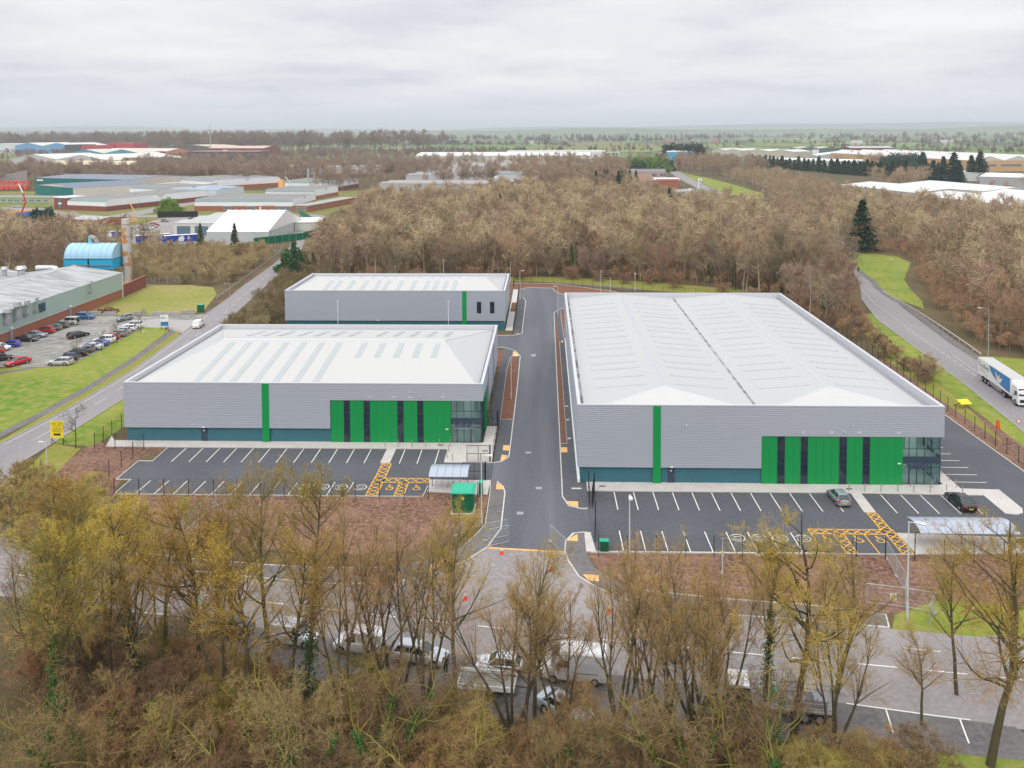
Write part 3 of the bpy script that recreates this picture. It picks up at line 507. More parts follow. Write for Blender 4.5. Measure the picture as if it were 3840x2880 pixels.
def lobby(T, x0, x1, y0, H2, dx0, dx1, canopy, side=5.1):
    """glazed two-storey corner: floors, columns and back wall seen through the glass"""
    yb = y0+.34; xr = x1-.32
    i = MB(); i.box(x0-.02, xr-.1, y0+5.05, y0+5.15, .12, H2); i.box(x0-.02, x0+.03, yb+.1, y0+5.05, .12, H2)
    i.box(x0+1.6, x0+3.2, y0+3.2, y0+3.4, 3.6, H2-.1); inn = i.build('lobby_wall', 'interior', T)
    MB().box(x0+.03, xr-.08, yb+.15, y0+5.05, 3.35, 3.6).build('upper_floor', 'interior', T)
    MB().box(x0+.03, xr-.08, yb+.1, y0+5.05, .02, .16).build('lobby_floor', 'interior_floor', T)
    MB().box(x0+1, xr-1, yb+1, yb+3.6, H2-.12, H2-.08).build('lobby_fill_panel', 'lobby_glow', T); MB().box(x0+.6, xr-1, yb+1, yb+3.6, 3.28, 3.32).build('lobby_fill_panel', 'lobby_glow', T)  # added glowing panels, one per storey, brighten the lobby; not actual fittings
    c = MB()
    for x, y in ((xr-.45, yb+.5), (xr-.4, yb+3.2), (x0+2.1, yb+3.0)): c.tube((x, y, .16), (x, y, H2), .14, .14, 10)
    c.build('column', 'column', T)
    k = MB(); k.poly([(x0, yb, .15), (xr, yb, .15), (xr, yb, H2), (x0, yb, H2)]); k.poly([(xr, yb, .15), (xr, y0+side, .15), (xr, y0+side, H2), (xr, yb, H2)])
    gz = k.build('glazing', 'glass', T)
    f = MB()
    xs = sorted([x0+(dx0-x0)*.0, dx0, (dx0+dx1)/2, dx1, xr-.03])
    for x in xs: f.box(x-.035, x+.035, yb-.04, yb+.04, .12, H2)
    for yy in (yb+1.25, yb+2.5, yb+3.75, y0+side): f.box(xr-.04, xr+.04, yy-.035, yy+.035, .12, H2)
    for z in (.1, 2.35, 4.75): f.box(x0, xr+.045, yb-.045, yb+.03, z, z+.07); f.box(xr-.03, xr+.046, yb+.03, y0+side, z, z+.07)
    f.build('frame', 'frame_dark', gz)
    b = MB(); b.box(x0, xr+.06, yb-.07, yb+.05, 2.85, 3.75); b.box(xr-.04, xr+.061, yb+.05, y0+side, 2.85, 3.75); b.build('spandrel', 'anthracite', T)
    d = MB(); 
    for x in (dx0, (dx0+dx1)/2-.05, dx1-.1): d.box(x, x+.1, yb-.09, yb-.05, .12, 2.3)
    d.box(dx0, dx1, yb-.092, yb-.052, 2.3, 2.42); dr_ = d.build('door', 'frame_dark', T)
    xm = (dx0+dx1)/2
    for s_ in (-1, 1): h = MB(); h.tube((xm+s_*.16, yb-.14, .9), (xm+s_*.16, yb-.14, 1.45), .02); h.box(xm+s_*.16-.02, xm+s_*.16+.02, yb-.14, yb-.05, .92, .96); h.box(xm+s_*.16-.02, xm+s_*.16+.02, yb-.14, yb-.05, 1.39, 1.43); h.build('handle', 'steel', dr_)
    c = MB(); cy0 = yb-1.25
    c.poly([(dx0-.35, yb-.08, 2.82), (dx1+.35, yb-.08, 2.82), (dx1+.35, cy0, 2.72), (dx0-.35, cy0, 2.72)]); cn = c.build('canopy', 'glass', T)
    c = MB()
    for q_ in range(4):
        x = dx0-.3+(dx1-dx0+.6)*q_/3; c.box(x-.03, x+.03, cy0, yb-.08, 2.66, 2.71); c.tube((x, cy0+.15, 2.72), (x, yb-.1, 3.3), .02)
        c.box(x-.07, x+.07, cy0+.08, cy0+.22, 2.84, 2.9)
    c.box(dx0-.35, dx1+.35, cy0-.04, cy0, 2.68, 2.76); c.build('canopy_frame', 'steel' if not canopy else 'frame_dark', cn)
def fire_door(T, x0, x1, y):
    d = MB().box(x0, x1, y-.02, y+.33, .12, 2.08).build('fire_door', 'anthracite', T)
    MB().box(x0+.35, x0+.5, y-.03, y-.02, 1.6, 1.8).build('door_notice', 'white_paint', d)
    MB().box(x1-.16, x1-.08, y-.06, y-.02, 1.0, 1.08).build('handle', 'steel', d)
    MB().box((x0+x1)/2-.18, (x0+x1)/2+.18, y-.42, y-.28, 2.25, 2.36).build('wall_light', 'white_paint', T)
def stripe(T, x0, x1, y, z0, z1): MB().box(x0, x1, y-.03, y+.32, z0, z1).build('green_stripe', 'clad_green', T)
# right-hand unit
AX0, AX1, AY0, AY1, AH = 4.07, 51.17, 105.58, 179.64, 10.49
TA = unit('warehouse', 'largest new warehouse, right of the access road, with a twin-ridged white roof', AX0, AX1, AY0, AY1, AH, 27.85)
stripe(TA, 13.85, 14.85, AY0-.02, .2, 10.34); fire_door(TA, 15.8, 16.75, AY0+.28)
for a, b, j in ((27.9, 29.9, (28.9,)), (30.9, 32.9, (32,)), (33.85, 37.85, (34.9, 35.85, 36.9)), (38.85, 40.85, (39.9,)), (41.8, 46.0, (42.9, 43.95, 45.05))): greenpanel(TA, a, b, AY0+.14, .15, 6.42, j)
for a, b in ((29.9, 30.9), (32.9, 33.85), (37.85, 38.85), (40.85, 41.8)): slit(TA, a, b, AY0+.14, .15, 6.42)
lobby(TA, 46.0, AX1, AY0, 6.42, 46.85, 48.85, True)
MB().box(45.35, 45.75, AY0+.08, AY0+.14, 2.85, 3.0).build('wall_light', 'white_paint', TA)
MB().box(AX0-.02, AX0+.3, AY0+.3, AY1-.5, .02, .5).build('kick_rail', 'interior', TA)
def camera_box(T, x, y, z): MB().box(x-.06, x+.06, y-.35, y, z, z+.1).box(x-.04, x+.2, y-.05, y-.005, z-.1, z).build('security_camera', 'lamp_grey', T)
camera_box(TA, 18.1, AY0, 7.8); camera_box(TA, 39.4, AY0, 7.9); camera_box(TA, 38.4, AY0, 7.1)
for x in (33.2, 36.8, 40.4, 45.4): MB().box(x-.25, x+.25, AY0-.02, AY0-.004, 6.85, 7.15).build('louvre', 'clad_side', TA)
rf = MB(); hp = MB(); rd = MB(); EZ, RZ = 9.42, 10.32
for xa, xb in ((5.0, 27.55), (27.95, 50.0)):
    xm = (xa+xb)/2; ya, yb_ = AY0+.5, AY1-.42; yh = 114
    rf.poly([(xa, ya, EZ), (xm, yh, RZ), (xm, yb_, RZ), (xa, yb_, EZ)]); rf.poly([(xb, yb_, EZ), (xm, yb_, RZ), (xm, yh, RZ), (xb, ya, EZ)])
    hp.poly([(xa, ya, EZ), (xb, ya, EZ), (xm, yh, RZ)])
    rd.tube((xm, yh, RZ), (xm, yb_, RZ), .22, .22, 4); rd.tube((xm, yh, RZ), (xa, ya, EZ), .1, .1, 4); rd.tube((xm, yh, RZ), (xb, ya, EZ), .1, .1, 4)
    for sgn, xe in ((-1, xa), (1, xb)):
        for q_ in range(15):
            y = 115.2+q_*3.85+(q_ % 3)*.35; u0, u1 = .17, .82
            pa = [(xe+(xm-xe)*u, y+dy, EZ+(RZ-EZ)*u+.045) for u, dy in ((u0, 0), (u1, 0), (u1, .95), (u0, .95))]
            s_ = MB(); s_.poly(pa if sgn < 0 else pa[::-1]); q = pa
            s_.poly([q[0], q[3], (q[3][0], q[3][1], q[3][2]-.045), (q[0][0], q[0][1], q[0][2]-.045)]); s_.poly([q[0], q[1], (q[1][0], q[1][1], q[1][2]-.045), (q[0][0], q[0][1], q[0][2]-.045)])
            s_.build('skylight', 'skylight_a', TA)
    for x in (xa+.5, xa+5.8, xm, xb-5.8): hp_z = AH-.2; a_ = MB(); a_.box(x-.25, x+.25, 107.2, 107.4, 9.52, 9.62); a_.tube((x, 107.3, 9.6), (x, 107.3, 9.95), .05); a_.build('roof_anchor', 'white_paint', TA)
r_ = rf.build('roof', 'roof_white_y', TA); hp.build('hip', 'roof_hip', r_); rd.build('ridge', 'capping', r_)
vg = MB(); vg.box(27.5, 28.0, AY0+.4, AY1-.42, EZ-.14, EZ-.08); vg.build('valley_gutter', 'drain', TA)
MB().box(50.05, 50.7, AY0+.4, AY1-.42, EZ-.2, EZ-.02).build('gutter_board', 'drain_light', TA)
# front left unit
BX0, BX1, BY0, BY1, BH = -62.87, -9.28, 118.84, 155.48, 9.03
TB = unit('warehouse', 'front left new warehouse with hipped white roof, behind the left car park', BX0, BX1, BY0, BY1, BH, -31.95)
stripe(TB, -42.1, -41.05, BY0-.02, .2, 8.88); fire_door(TB, -51.4, -50.45, BY0+.28)
for a, b, j in ((-31.9, -29.95, (-30.9,)), (-29.0, -27.0, (-28,)), (-26.05, -22.0, (-25, -24, -23)), (-21.05, -19.05, (-20,)), (-18.1, -14.1, (-17.1, -16.1, -15.1))): greenpanel(TB, a, b, BY0+.14, .15, 6.42, j)
for a, b in ((-29.95, -29.0), (-27.0, -26.05), (-22.0, -21.05), (-19.05, -18.1)): slit(TB, a, b, BY0+.14, .15, 6.42)
lobby(TB, -14.1, BX1, BY0, 6.42, -13.2, -11.1, False)
MB().box(BX1-.3, BX1+.04, BY0+5.25, BY0+9.5, .2, 6.4).build('green_panel', 'clad_green', TB)
MB().box(-14.85, -14.45, BY0+.08, BY0+.14, 2.1, 2.25).build('wall_light', 'white_paint', TB)
camera_box(TB, -55.5, BY0, 7.5); camera_box(TB, -20, BY0, 7.7); camera_box(TB, -18.6, BY0, 7.1)
for x in (-26.1, -22.4, -20, -15.2): MB().box(x-.3, x+.3, BY0-.02, BY0-.004, 6.85, 7.15).build('louvre', 'clad_side', TB)
def hiproof(T, x0, x1, y0, y1, xa, xb, ym, ez, rz, strips):
    rf = MB(); rf.poly([(x0, y0, ez), (x1, y0, ez), (xb, ym, rz), (xa, ym, rz)]); rf.poly([(x1, y1, ez), (x0, y1, ez), (xa, ym, rz), (xb, ym, rz)])
    hp = MB(); hp.poly([(x0, y1, ez), (x0, y0, ez), (xa, ym, rz)]); hp.poly([(x1, y0, ez), (x1, y1, ez), (xb, ym, rz)])
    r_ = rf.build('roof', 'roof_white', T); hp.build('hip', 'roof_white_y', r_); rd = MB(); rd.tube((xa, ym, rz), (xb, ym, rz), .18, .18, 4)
    for e_, q in ((x0, xa), (x1, xb)): rd.tube((q, ym, rz), (e_, y0, ez), .12, .12, 4); rd.tube((q, ym, rz), (e_, y1, ez), .12, .12, 4)
    rd.build('ridge', 'capping', r_)
    for x, wd, ya, yb in strips:
        zz = lambda y: (ez+(rz-ez)*((y-y0)/(ym-y0) if y < ym else (y1-y)/(y1-ym)))
        s_ = MB(); s_.poly([(x, ya, zz(ya)+.03), (x+wd, ya, zz(ya)+.03), (x+wd, yb, zz(yb)+.03), (x, yb, zz(yb)+.03)])
        s_.poly([(x, ya, zz(ya)+.03), (x, yb, zz(yb)+.03), (x, yb, zz(yb)-.01), (x, ya, zz(ya)-.01)]); s_.build('skylight', 'skylight', T)
st = [(x, .95, 120.4, 136.2) for x in (-53.4, -50.6, -47.8, -44.3, -41.3, -38.2, -35.2)]+[(x, .95, 130.2, 135.9) for x in (-30.9, -27.8, -24.7, -21.6, -18.6)]
st += [(x, .95, 143.2, 151.2) for x in (-53.4, -50.6, -47.8, -44.3, -41.3, -38.2, -35.2, -30.2, -27.2, -24.2, -21.1, -18.1)]
hiproof(TB, BX0+.6, BX1-.75, BY0+.45, BY1-.5, -55.1, -17.2, 137.15, 8.2, 10.7, st)
dp = MB(); dp.box(BX1, BX1+.12, 128.9, 129.05, .1, 8.8).box(BX1, BX1+.12, 142, 142.15, .1, 8.8); dp.build('downpipe', 'drain_light', TB)
# rear left unit
CX0, CX1, CY0, CY1, CH = -60.81, -9.44, 188.08, 210.91, 9.28
TC = unit('warehouse', 'rear left new warehouse, smallest of the three, with two dark windows and one green stripe', CX0, CX1, CY0, CY1, CH, None)
stripe(TC, -19.4, -18.4, CY0-.02, .2, 9.13)
for x in (-16.0, -12.95):
    wn = MB().box(x+.05, x+.95, CY0-.03, CY0+.1, 4.05, 6.6).build('window', 'glass_dark', TC); f = MB()
    for z in (4.0, 4.8, 5.6, 6.6): f.box(x, x+1, CY0-.06, CY0-.032, z, z+.06)
    f.box(x, x+.05, CY0-.062, CY0-.03, 4, 6.66); f.box(x+.95, x+1, CY0-.062, CY0-.03, 4, 6.66); f.build('frame', 'frame_dark', wn)
MB().box(-39.2, -38.8, CY0-.3, CY0-.02, 2.25, 2.35).build('wall_light', 'white_paint', TC)
cs = [(-52.6, 1, 187.9+1.6, 197.6), (-50.4, 1, 189.5, 197.6), (-47.2, 1, 189.5, 197.6), (-44, 1, 189.5, 197.6), (-40.8, 1, 189.5, 197.6), (-38.6, 1, 189.5, 197.6), (-35.4, 1, 189.5, 197.6), (-32.2, 1, 189.5, 197.6), (-29, 1, 189.5, 197.6), (-26.8, 1, 189.5, 197.6), (-24.5, 1, 189.5, 197.6), (-22.3, 1, 189.5, 197.6)]
hiproof(TC, CX0+.6, CX1-.75, CY0+.45, CY1-.5, -56.3, -14.6, 199.5, 8.6, 10.1, cs+[(a, b, 202.6, 206.4) for a, b, _, _ in cs])
# ------------------------------------------------------------------ fences, gates, shelters, bollards and cabinets of the site
def fence(label, pts, step, h=2.4, wire=True, mname='black_metal', name='mesh_fence', cat='fence', group='dark mesh fences round the new units', post=.035):
    T = thing(name, label, cat, (0, 0, 0), group=group); P = [Vector(p) for p in pts]; wm = MB()
    for i in range(len(P)-1):
        a, b = P[i], P[i+1]; L = (b-a).length; n = max(1, round(L/step)); d = (b-a)/L
        for q in range(n+(i == len(P)-2)):
            p = a+d*(L*q/n); MB().box(p.x-post, p.x+post, p.y-post, p.y+post, 0, h).build('post', mname, T)
        if wire:
            q = 0
            while q < L:
                p = a+d*q; wm.poly([(p.x-d.x*.003, p.y-d.y*.003, .05), (p.x+d.x*.003, p.y+d.y*.003, .05), (p.x+d.x*.003, p.y+d.y*.003, h-.05), (p.x-d.x*.003, p.y-d.y*.003, h-.05)]); q += .1
            for z in [.05+.2*k_ for k_ in range(int(h/.2))]+[h-.06]: wm.poly([(*a, z), (*b, z), (*b, z+.008), (*a, z+.008)])
    if wire: wm.build('mesh_panel', mname, T)
    return T
fence('dark mesh fence along the front of the right-hand car park', [(5.6, 87.2), (15, 87.3), (33.2, 87.3), (45.4, 86.8), (57.6, 86.2)], 3.05)
fence('long dark mesh fence on soil between the east road and the right-hand yard', [(65.0, 90), (65.2, 131), (66.3, 141), (66.5, 185)], 2.95)
fence('dark mesh fence along the front of the left car park', [(-57.9, 100.6), (-42, 100.6), (-24, 100.5), (-8.6, 100.4)], 3.0)
fence('dark mesh fence on the brown soil at the left end of the left car park', [(-57.9, 100.6), (-58.5, 103.2), (-58.5, 115.9), (-62.8, 116), (-65.9, 116.1), (-66.1, 121.3), (-66.3, 150)], 2.9)
fence('short dark mesh fence beside the cycle shelter and green cabinet', [(-8.6, 100.4), (-8.2, 106.0)], 2.8)
fence('dark mesh fence between the front left warehouse forecourt and the footway', [(-7.45, 112.3), (-7.4, 126.5)], 2.4)
fence('dark mesh fence beside the rear left warehouse', [(-7.5, 183.6), (-7.5, 205), (-7.7, 237)], 2.6)
fence('dark mesh fence round the turning head in front of the wood', [(-9.5, 237.5), (-9.6, 246.5), (-4.5, 246.7), (2.3, 243.9), (10.7, 239.6), (19.2, 235.6), (30, 230.5), (50, 224)], 3.1)
def gate(label, c, ang, wd, h=2.4, thick=.06):
    T = thing('gate', label, 'gate', (c[0], c[1], 0), R_(ang), 'black steel framed gates of the site'); f = MB(); 
    for x in (0, wd/2-.03, wd-.06): f.box(x, x+thick, -.03, .03, .08, h)
    for z in (.08, h/2, h-.06): f.box(thick, wd-.06, -.028, .028, z, z+.06)
    f.build('frame', 'black_metal', T); m_ = MB()
    q = .1
    while q < wd-.1: m_.box(q, q+.012, -.006, .006, .14, h-.06); q += .11
    m_.build('infill_bars', 'black_metal', T); MB().box(wd, wd+.14, -.07, .07, 0, h+.1).build('gate_post', 'black_metal', T)
    return T
gate('open gate leaf on the pale forecourt of the front left warehouse', (-11.1, 112.25), 0, 3.2)
gate('dark gate leaf at the entrance of the left car park beside the cycle shelter', (-11.0, 106.35), 0, 2.9)
gate('upper of two open black gate leaves at the right-hand car park entrance', (5.55, 98.5), 83, 4.0, 2.6, .09)
gate('lower of two open black gate leaves at the right-hand car park entrance', (5.4, 90.2), 86, 4.2, 2.6, .09)
gate('open black gate leaf beside the left corner of the largest warehouse', (5.25, 99.2), 88, 4.6, 2.4)
gate('narrow dark gate beside the front left warehouse', (-9.2, 126.4), 0, 1.5)
def bollards(pts, label, group, h=1.05, m_='bollard'):
    for i, (x, y) in enumerate(pts):
        b = MB().tube((0, 0, 0), (0, 0, h), .055, .055, 8).tube((0, 0, h), (0, 0, h+.03), .055, .02, 8).build('bollard', m_, None, (x, y, .11)); tag(b, label, 'bollard', group)
bollards([(-23.5, 117.3), (-21.6, 117.3), (-19.6, 117.3), (-17.6, 117.35), (-15.6, 117.7), (-14.0, 117.7), (-13.5, 118.9), (-10.8, 118.9), (-14.0, 115.5), (-14.0, 113.4), (-13.1, 112.4), (-11.1, 112.4), (-9.2, 112.4)], 'slim grey steel bollard in front of the front left warehouse', 'bollards at the front left warehouse')
bollards([(38.4, 103.7), (40.4, 103.7), (42.4, 103.6), (44.5, 103.6), (46.5, 103.6), (46.8, 105.1), (49.4, 104.9), (48.5, 103.5), (50.6, 103.6), (52.6, 103.6), (52.5, 109.0), (52.6, 107.1), (52.55, 105.1)], 'slim pale bollard in front of the largest warehouse', 'bollards at the largest warehouse')
def shelter(label, x0, x1, y0, y1, bays, posts, g0=None):
    """arched polycarbonate roof on cantilever posts, hoops below"""
    T = thing('cycle_shelter', label, 'cycle shelter', ((x0+x1)/2, (y0+y1)/2, .12)); cx_, cy_2 = (x0+x1)/2, (y0+y1)/2
    n = 10; prof = [(y0-cy_2+(y1-y0)*k_/n, 2.05+.42*math.sin(math.pi*(k_/n)**.9)+.12*k_/n) for k_ in range(n+1)]
    for b in range(bays):
        a, c = x0-cx_+(x1-x0)*b/bays+.02, x0-cx_+(x1-x0)*(b+1)/bays-.02; p = MB()
        for (ya, za), (yb, zb) in zip(prof, prof[1:]): p.poly([(a, ya, za), (c, ya, za), (c, yb, zb), (a, yb, zb)])
        p.build('roof_panel', 'shelter_pc', T, smooth=True)
    fr_ = MB()
    for b in range(bays+1):
        x = x0-cx_+(x1-x0)*b/bays; fr_.path([(x, y, z-.01) for y, z in prof], .022, 5)
    fr_.tube((x0-cx_, prof[0][0], prof[0][1]), (x1-cx_, prof[0][0], prof[0][1]), .03, .03, 5); fr_.tube((x0-cx_, prof[-1][0], prof[-1][1]), (x1-cx_, prof[-1][0], prof[-1][1]), .03, .03, 5)
    fr_.build('roof_frame', 'drain', T)
    for x in posts:
        p = MB(); p.tube((x-cx_, .1, 0), (x-cx_, .1, 1.35), .05, .05, 6); p.tube((x-cx_, .1, .9), (x-cx_, prof[2][0], prof[2][1]-.02), .03, .03, 5); p.tube((x-cx_, .1, 1.3), (x-cx_, prof[8][0], prof[8][1]-.02), .04, .04, 5); p.build('post', 'drain', T)
    return T
shelter('long cycle shelter with clear arched roof, right car park', 40.6, 51.3, 88.6, 92.3, 11, (40.9, 46.0, 51.1))
shelter('short cycle shelter with clear arched roof, beside the green substation', -15.0, -10.0, 102.2, 105.9, 5, (-14.8, -10.2))
def hoops(xs, ya, yb, label, group):
    for x in xs: tag(MB().path([(0, ya, 0), (0, ya, .6), (0, ya+.12, .75), (0, yb-.12, .75), (0, yb, .6), (0, yb, 0)], .024, 6).build('cycle_stand', 'galv', None, (x, 0, .12)), label, 'cycle stand', group)
hoops([41.6+.84*i for i in range(11)], 90.0, 90.95, 'steel cycle hoop under the long clear shelter', 'hoops under the long cycle shelter')
hoops([-14.3+.78*i for i in range(5)], 103.4, 104.5, 'steel cycle hoop under the short clear shelter', 'hoops under the short cycle shelter')
T = thing('substation', 'green electricity substation cabinet with pale green lid and yellow notice', 'substation', (-10.1, 97.9, 0))
MB().box(-1.25, 1.25, -1.2, 1.2, .15, 2.55).build('body', 'sub_green', T); MB().box(-1.4, 1.4, -1.35, 1.35, 0, .15).build('base', 'kerb', T)
r_ = MB(); r_.prism([(-1.45, -1.45), (1.45, -1.45), (1.45, 1.45), (-1.45, 1.45)], 2.55, 2.66); b_ = len(r_.V); r_.V += [(-1.42, -1.42, 2.66), (1.42, -1.42, 2.66), (1.42, 1.42, 2.66), (-1.42, 1.42, 2.66), (-1.1, -1.1, 2.85), (1.1, -1.1, 2.85), (1.1, 1.1, 2.85), (-1.1, 1.1, 2.85)]; r_.F += [(b_+4, b_+5, b_+6, b_+7)]+[(b_+k_, b_+(k_+1) % 4, b_+4+(k_+1) % 4, b_+4+k_) for k_ in range(4)]; r_.build('roof', 'sub_roof', T)
nt_ = MB().box(-.12, .18, -1.22, -1.201, 1.75, 2.1).build('warning_notice', 'yellow', T); MB().poly([(-.03, -1.225, 1.84), (.09, -1.225, 1.84), (.03, -1.225, 2.02)]).build('warning_symbol', 'black', nt_)
for x in (-.4, .4): MB().box(x-.36, x+.36, -1.215, -1.201, .25, 1.6).build('door', 'sub_green', T)
T = thing('electricity_cabinet', 'narrow dark green cabinet on the pale pad beside the cycle shelter', 'cabinet', (-8.35, 102.3, .1)); MB().box(-.25, .25, -.45, .45, 0, 1.45).build('body', 'sub_green', T); MB().prism([(-.28, -.48), (.28, -.48), (.28, .48), (-.28, .48)], 1.45, 1.53).build('lid', 'sub_roof', T)
T = thing('electricity_cabinet', 'low green cabinet at the bottom left corner of the right car park', 'cabinet', (6.3, 88.3, 0)); MB().box(-.45, .45, -.3, .3, 0, 1.2).build('body', 'sub_green', T); MB().prism([(-.5, -.35), (.5, -.35), (.5, .35), (-.5, .35)], 1.2, 1.28).build('lid', 'sub_roof', T)
T = thing('electricity_cabinet', 'green roadside cabinet at the corner of the dry meadow by the west lane', 'cabinet', (-88.6, 206.6, 0)); MB().box(-.75, .75, -.5, .5, 0, 1.9).build('body', 'sub_green', T); MB().prism([(-.8, -.55), (.8, -.55), (.8, .55), (-.8, .55)], 1.9, 1.98).build('lid', 'sub_roof', T)
def charger(x, y, label):
    T = thing('charging_post', label, 'charging post', (x, y, 0), group='black charging posts'); MB().box(-.16, .16, -.1, .1, .08, 1.35).build('body', 'black_metal', T); MB().box(-.4, .4, -.3, .3, 0, .08).build('base', 'kerb', T); MB().box(-.1, .1, -.11, -.1, 1.0, 1.25).build('screen', 'window_pale', T)
charger(-30.7, 101.0, 'black charging post, left of the two by the left car park'); charger(-25.6, 100.85, 'black charging post, right of the two by the left car park'); charger(23.0, 88.0, 'black charging post at the front of the right car park')
# ------------------------------------------------------------------ street lamps
def make_lamp(h, arm, mname='pole_blue', lean=.25):
    T = thing('street_lamp', 'x', 'street lamp'); T.location = (0, 0, -500)
    p = MB(); p.tube((0, 0, 0), (0, 0, 1.4), .1, .1, 8); p.tube((0, 0, 1.4), (0, 0, h), .07, .05, 8); p.build('pole', mname, T)
    a = MB(); a.tube((0, 0, h-.03), (-arm, 0, h+lean), .035, .03, 6); a.build('arm', mname, T)
    l = MB(); x = -arm; l.prism([(x-.75, -.14), (x-.55, -.2), (x+.05, -.1), (x+.05, .1), (x-.55, .2), (x-.75, .14)], h+lean-.03, h+lean+.09); ll = l.build('lamp_head', 'lamp_grey', T)
    MB().box(x-.6, x-.2, -.12, .12, h+lean-.055, h+lean-.031).build('lens', 'head_lamp', ll)
    return T
L8 = make_lamp(8, .5, 'lamp_grey', .02); L10 = make_lamp(10.3, 1.6); L13 = make_lamp(13.5, 2.0)
lamps = [(L8, -7.1, 222.6, 180, 'tall grey street lamp near the turning head beside the rear left warehouse', 1), (L8, -6.0, 138.9, 180, 'grey street lamp standing in the long bark bed beside the access road', .95), (L8, -7.6, 94.0, 180, 'grey street lamp right of the green substation', 1.03), (L8, 8.5, 82.9, 90, 'grey street lamp in front of the right car park, near its left end', 1.1),
         (L8, 33.8, 76.2, 150, 'grey street lamp on the grass beside the temporary fence panels', 1.18), (L8, -64.2, 102.0, 0, 'street lamp leaning over bushes left of the left car park', .8), (L8, 3.0, 204.3, 0, 'grey street lamp by the right kerb near the top of the access road', .9),
         (L10, -78.8, 159.3, 0, 'street lamp between the lawn and the west lane, left of the front left warehouse', .62), (L10, -82.9, 211.4, 0, 'street lamp beside the west lane at the dry meadow', .62), (L10, -89.8, 271.6, 0, 'street lamp beside the west lane where it enters the trees', .62),
         (L10, 96.6, 227.0, 0, 'street lamp on the bright grass strip beside the east road', 1), (L10, 102.9, 291.3, 0, 'tall street lamp where the footpath meets the wood', 1.26), (L10, 89.3, 166.9, 0, 'street lamp behind the lorry on the east road', .95),
         (L13, 146.3, 824.9, 0, 'farthest street lamp along the upper east road by the round green bush', 1.25), (L13, 140.9, 720.3, 0, 'street lamp on the upper east road, second farthest', 1.1), (L13, 136.2, 626.4, 0, 'street lamp in the middle of the upper bright grass verge', 1), (L13, 135.4, 564.2, 0, 'street lamp at the near end of the upper bright grass verge', .97),
         (L13, 142.1, 530.5, 0, 'street lamp rising from trees right of the upper verge', .9), (L13, 145.4, 474.1, 0, 'street lamp rising from the trees below the conifer belt', .8), (L13, 111, 1049, 0, 'distant street lamp at the left end of the evergreen clump', 1.2),
         (L10, -214, 424, 180, 'street lamp by the estate road at the brick units', 1), (L10, -304, 462, 180, 'street lamp by the left estate road bend', 1), (L10, -160, 420, 180, 'street lamp at the estate yard beside the dark fence', 1.15), (L10, -128, 470, 180, 'street lamp in front of the long brick office unit', 1)]
for P_, x, y, rz, lb, s_ in lamps:
    dup(P_, (x, y, 0), R_(rz), lb, 'street lamps', scale=s_)
for T in (L8, L10, L13):
    for c in kids(T):
        for g_ in kids(c): bpy.data.objects.remove(g_)
        bpy.data.objects.remove(c)
    bpy.data.objects.remove(T)
def mast(x, y, z0, z1, label, r=.07, head=None):
    T = thing('mast', label, 'pole', (x, y, z0), group='slim poles round the new units'); MB().tube((0, 0, 0), (0, 0, z1-z0), r, r*.7, 6).build('pole', 'lamp_grey', T)
    if head: MB().box(-.2, .2, -.2, .2, z1-z0, z1-z0+.45).build('camera_head', 'black_metal' if head == 1 else 'lamp_grey', T)
    else: MB().box(-.12, .12, -.12, .12, z1-z0, z1-z0+.12).build('cap', 'lamp_grey', T)
mast(-40.2, 156.2, 0, 13.4, 'slim pole between the two left warehouses, left one'); mast(-18.8, 156.2, 0, 13.4, 'slim pole between the two left warehouses, right one')
mast(-51.5, 245, 0, 7.4, 'slim pole at the wood edge behind the rear left warehouse, leftmost'); mast(-45.5, 245, 0, 5.5, 'short pole at the wood edge behind the rear left warehouse'); mast(-30.8, 245, 0, 7.4, 'slim pole at the wood edge behind the middle of the rear left warehouse')
mast(-10.8, 249, 0, 6, 'slim pole just right of the rear left warehouse'); mast(15.5, 231, 0, 6.5, 'taller slim pole behind the largest warehouse'); mast(18.3, 232, 0, 4.8, 'pole with black camera head behind the largest warehouse', head=1)
mast(25.5, 234, 0, 5, 'slim pole with small grey head behind the largest warehouse', head=2); mast(57.5, 235, 0, 4.6, 'pole with black camera head before the brown trees behind the largest warehouse', head=1)
# ------------------------------------------------------------------ cones, temporary fence panels, small signs
def cone(x, y, lb):
    T = thing('traffic_cone', lb, 'traffic cone', (x, y, .01), group='orange traffic cones by the junction'); MB().box(-.24, .24, -.24, .24, 0, .05).build('base', 'cone_orange', T)
    MB().tube((0, 0, .05), (0, 0, .4), .2, .135, 12).build('cone', 'cone_orange', T); MB().tube((0, 0, .4), (0, 0, .68), .135, .075, 12).build('reflective_band', 'white_paint', T); MB().tube((0, 0, .68), (0, 0, .95), .075, .03, 12).build('tip', 'cone_orange', T)
for x, y, lb in ((6.0, 76.9, 'traffic cone standing alone on the road right of the junction'), (.5, 84.2, 'traffic cone in the junction mouth at its right side'), (-8.0, 78.7, 'traffic cone left of the junction, the right one of a pair'), (-11.6, 78.8, 'traffic cone left of the junction, the left one of a pair'), (15.7, 76.0, 'traffic cone half hidden behind trees by the right kerb'), (-19.4, 82.9, 'traffic cone on the left footway behind trees'), (-44.4, 85.8, 'farthest left traffic cone behind trees'), (-40.3, 83.3, 'second traffic cone from the left by the kerb'), (-4.9, 87.5, 'traffic cone at the left end of the tan channel across the site road')): cone(x, y, lb)
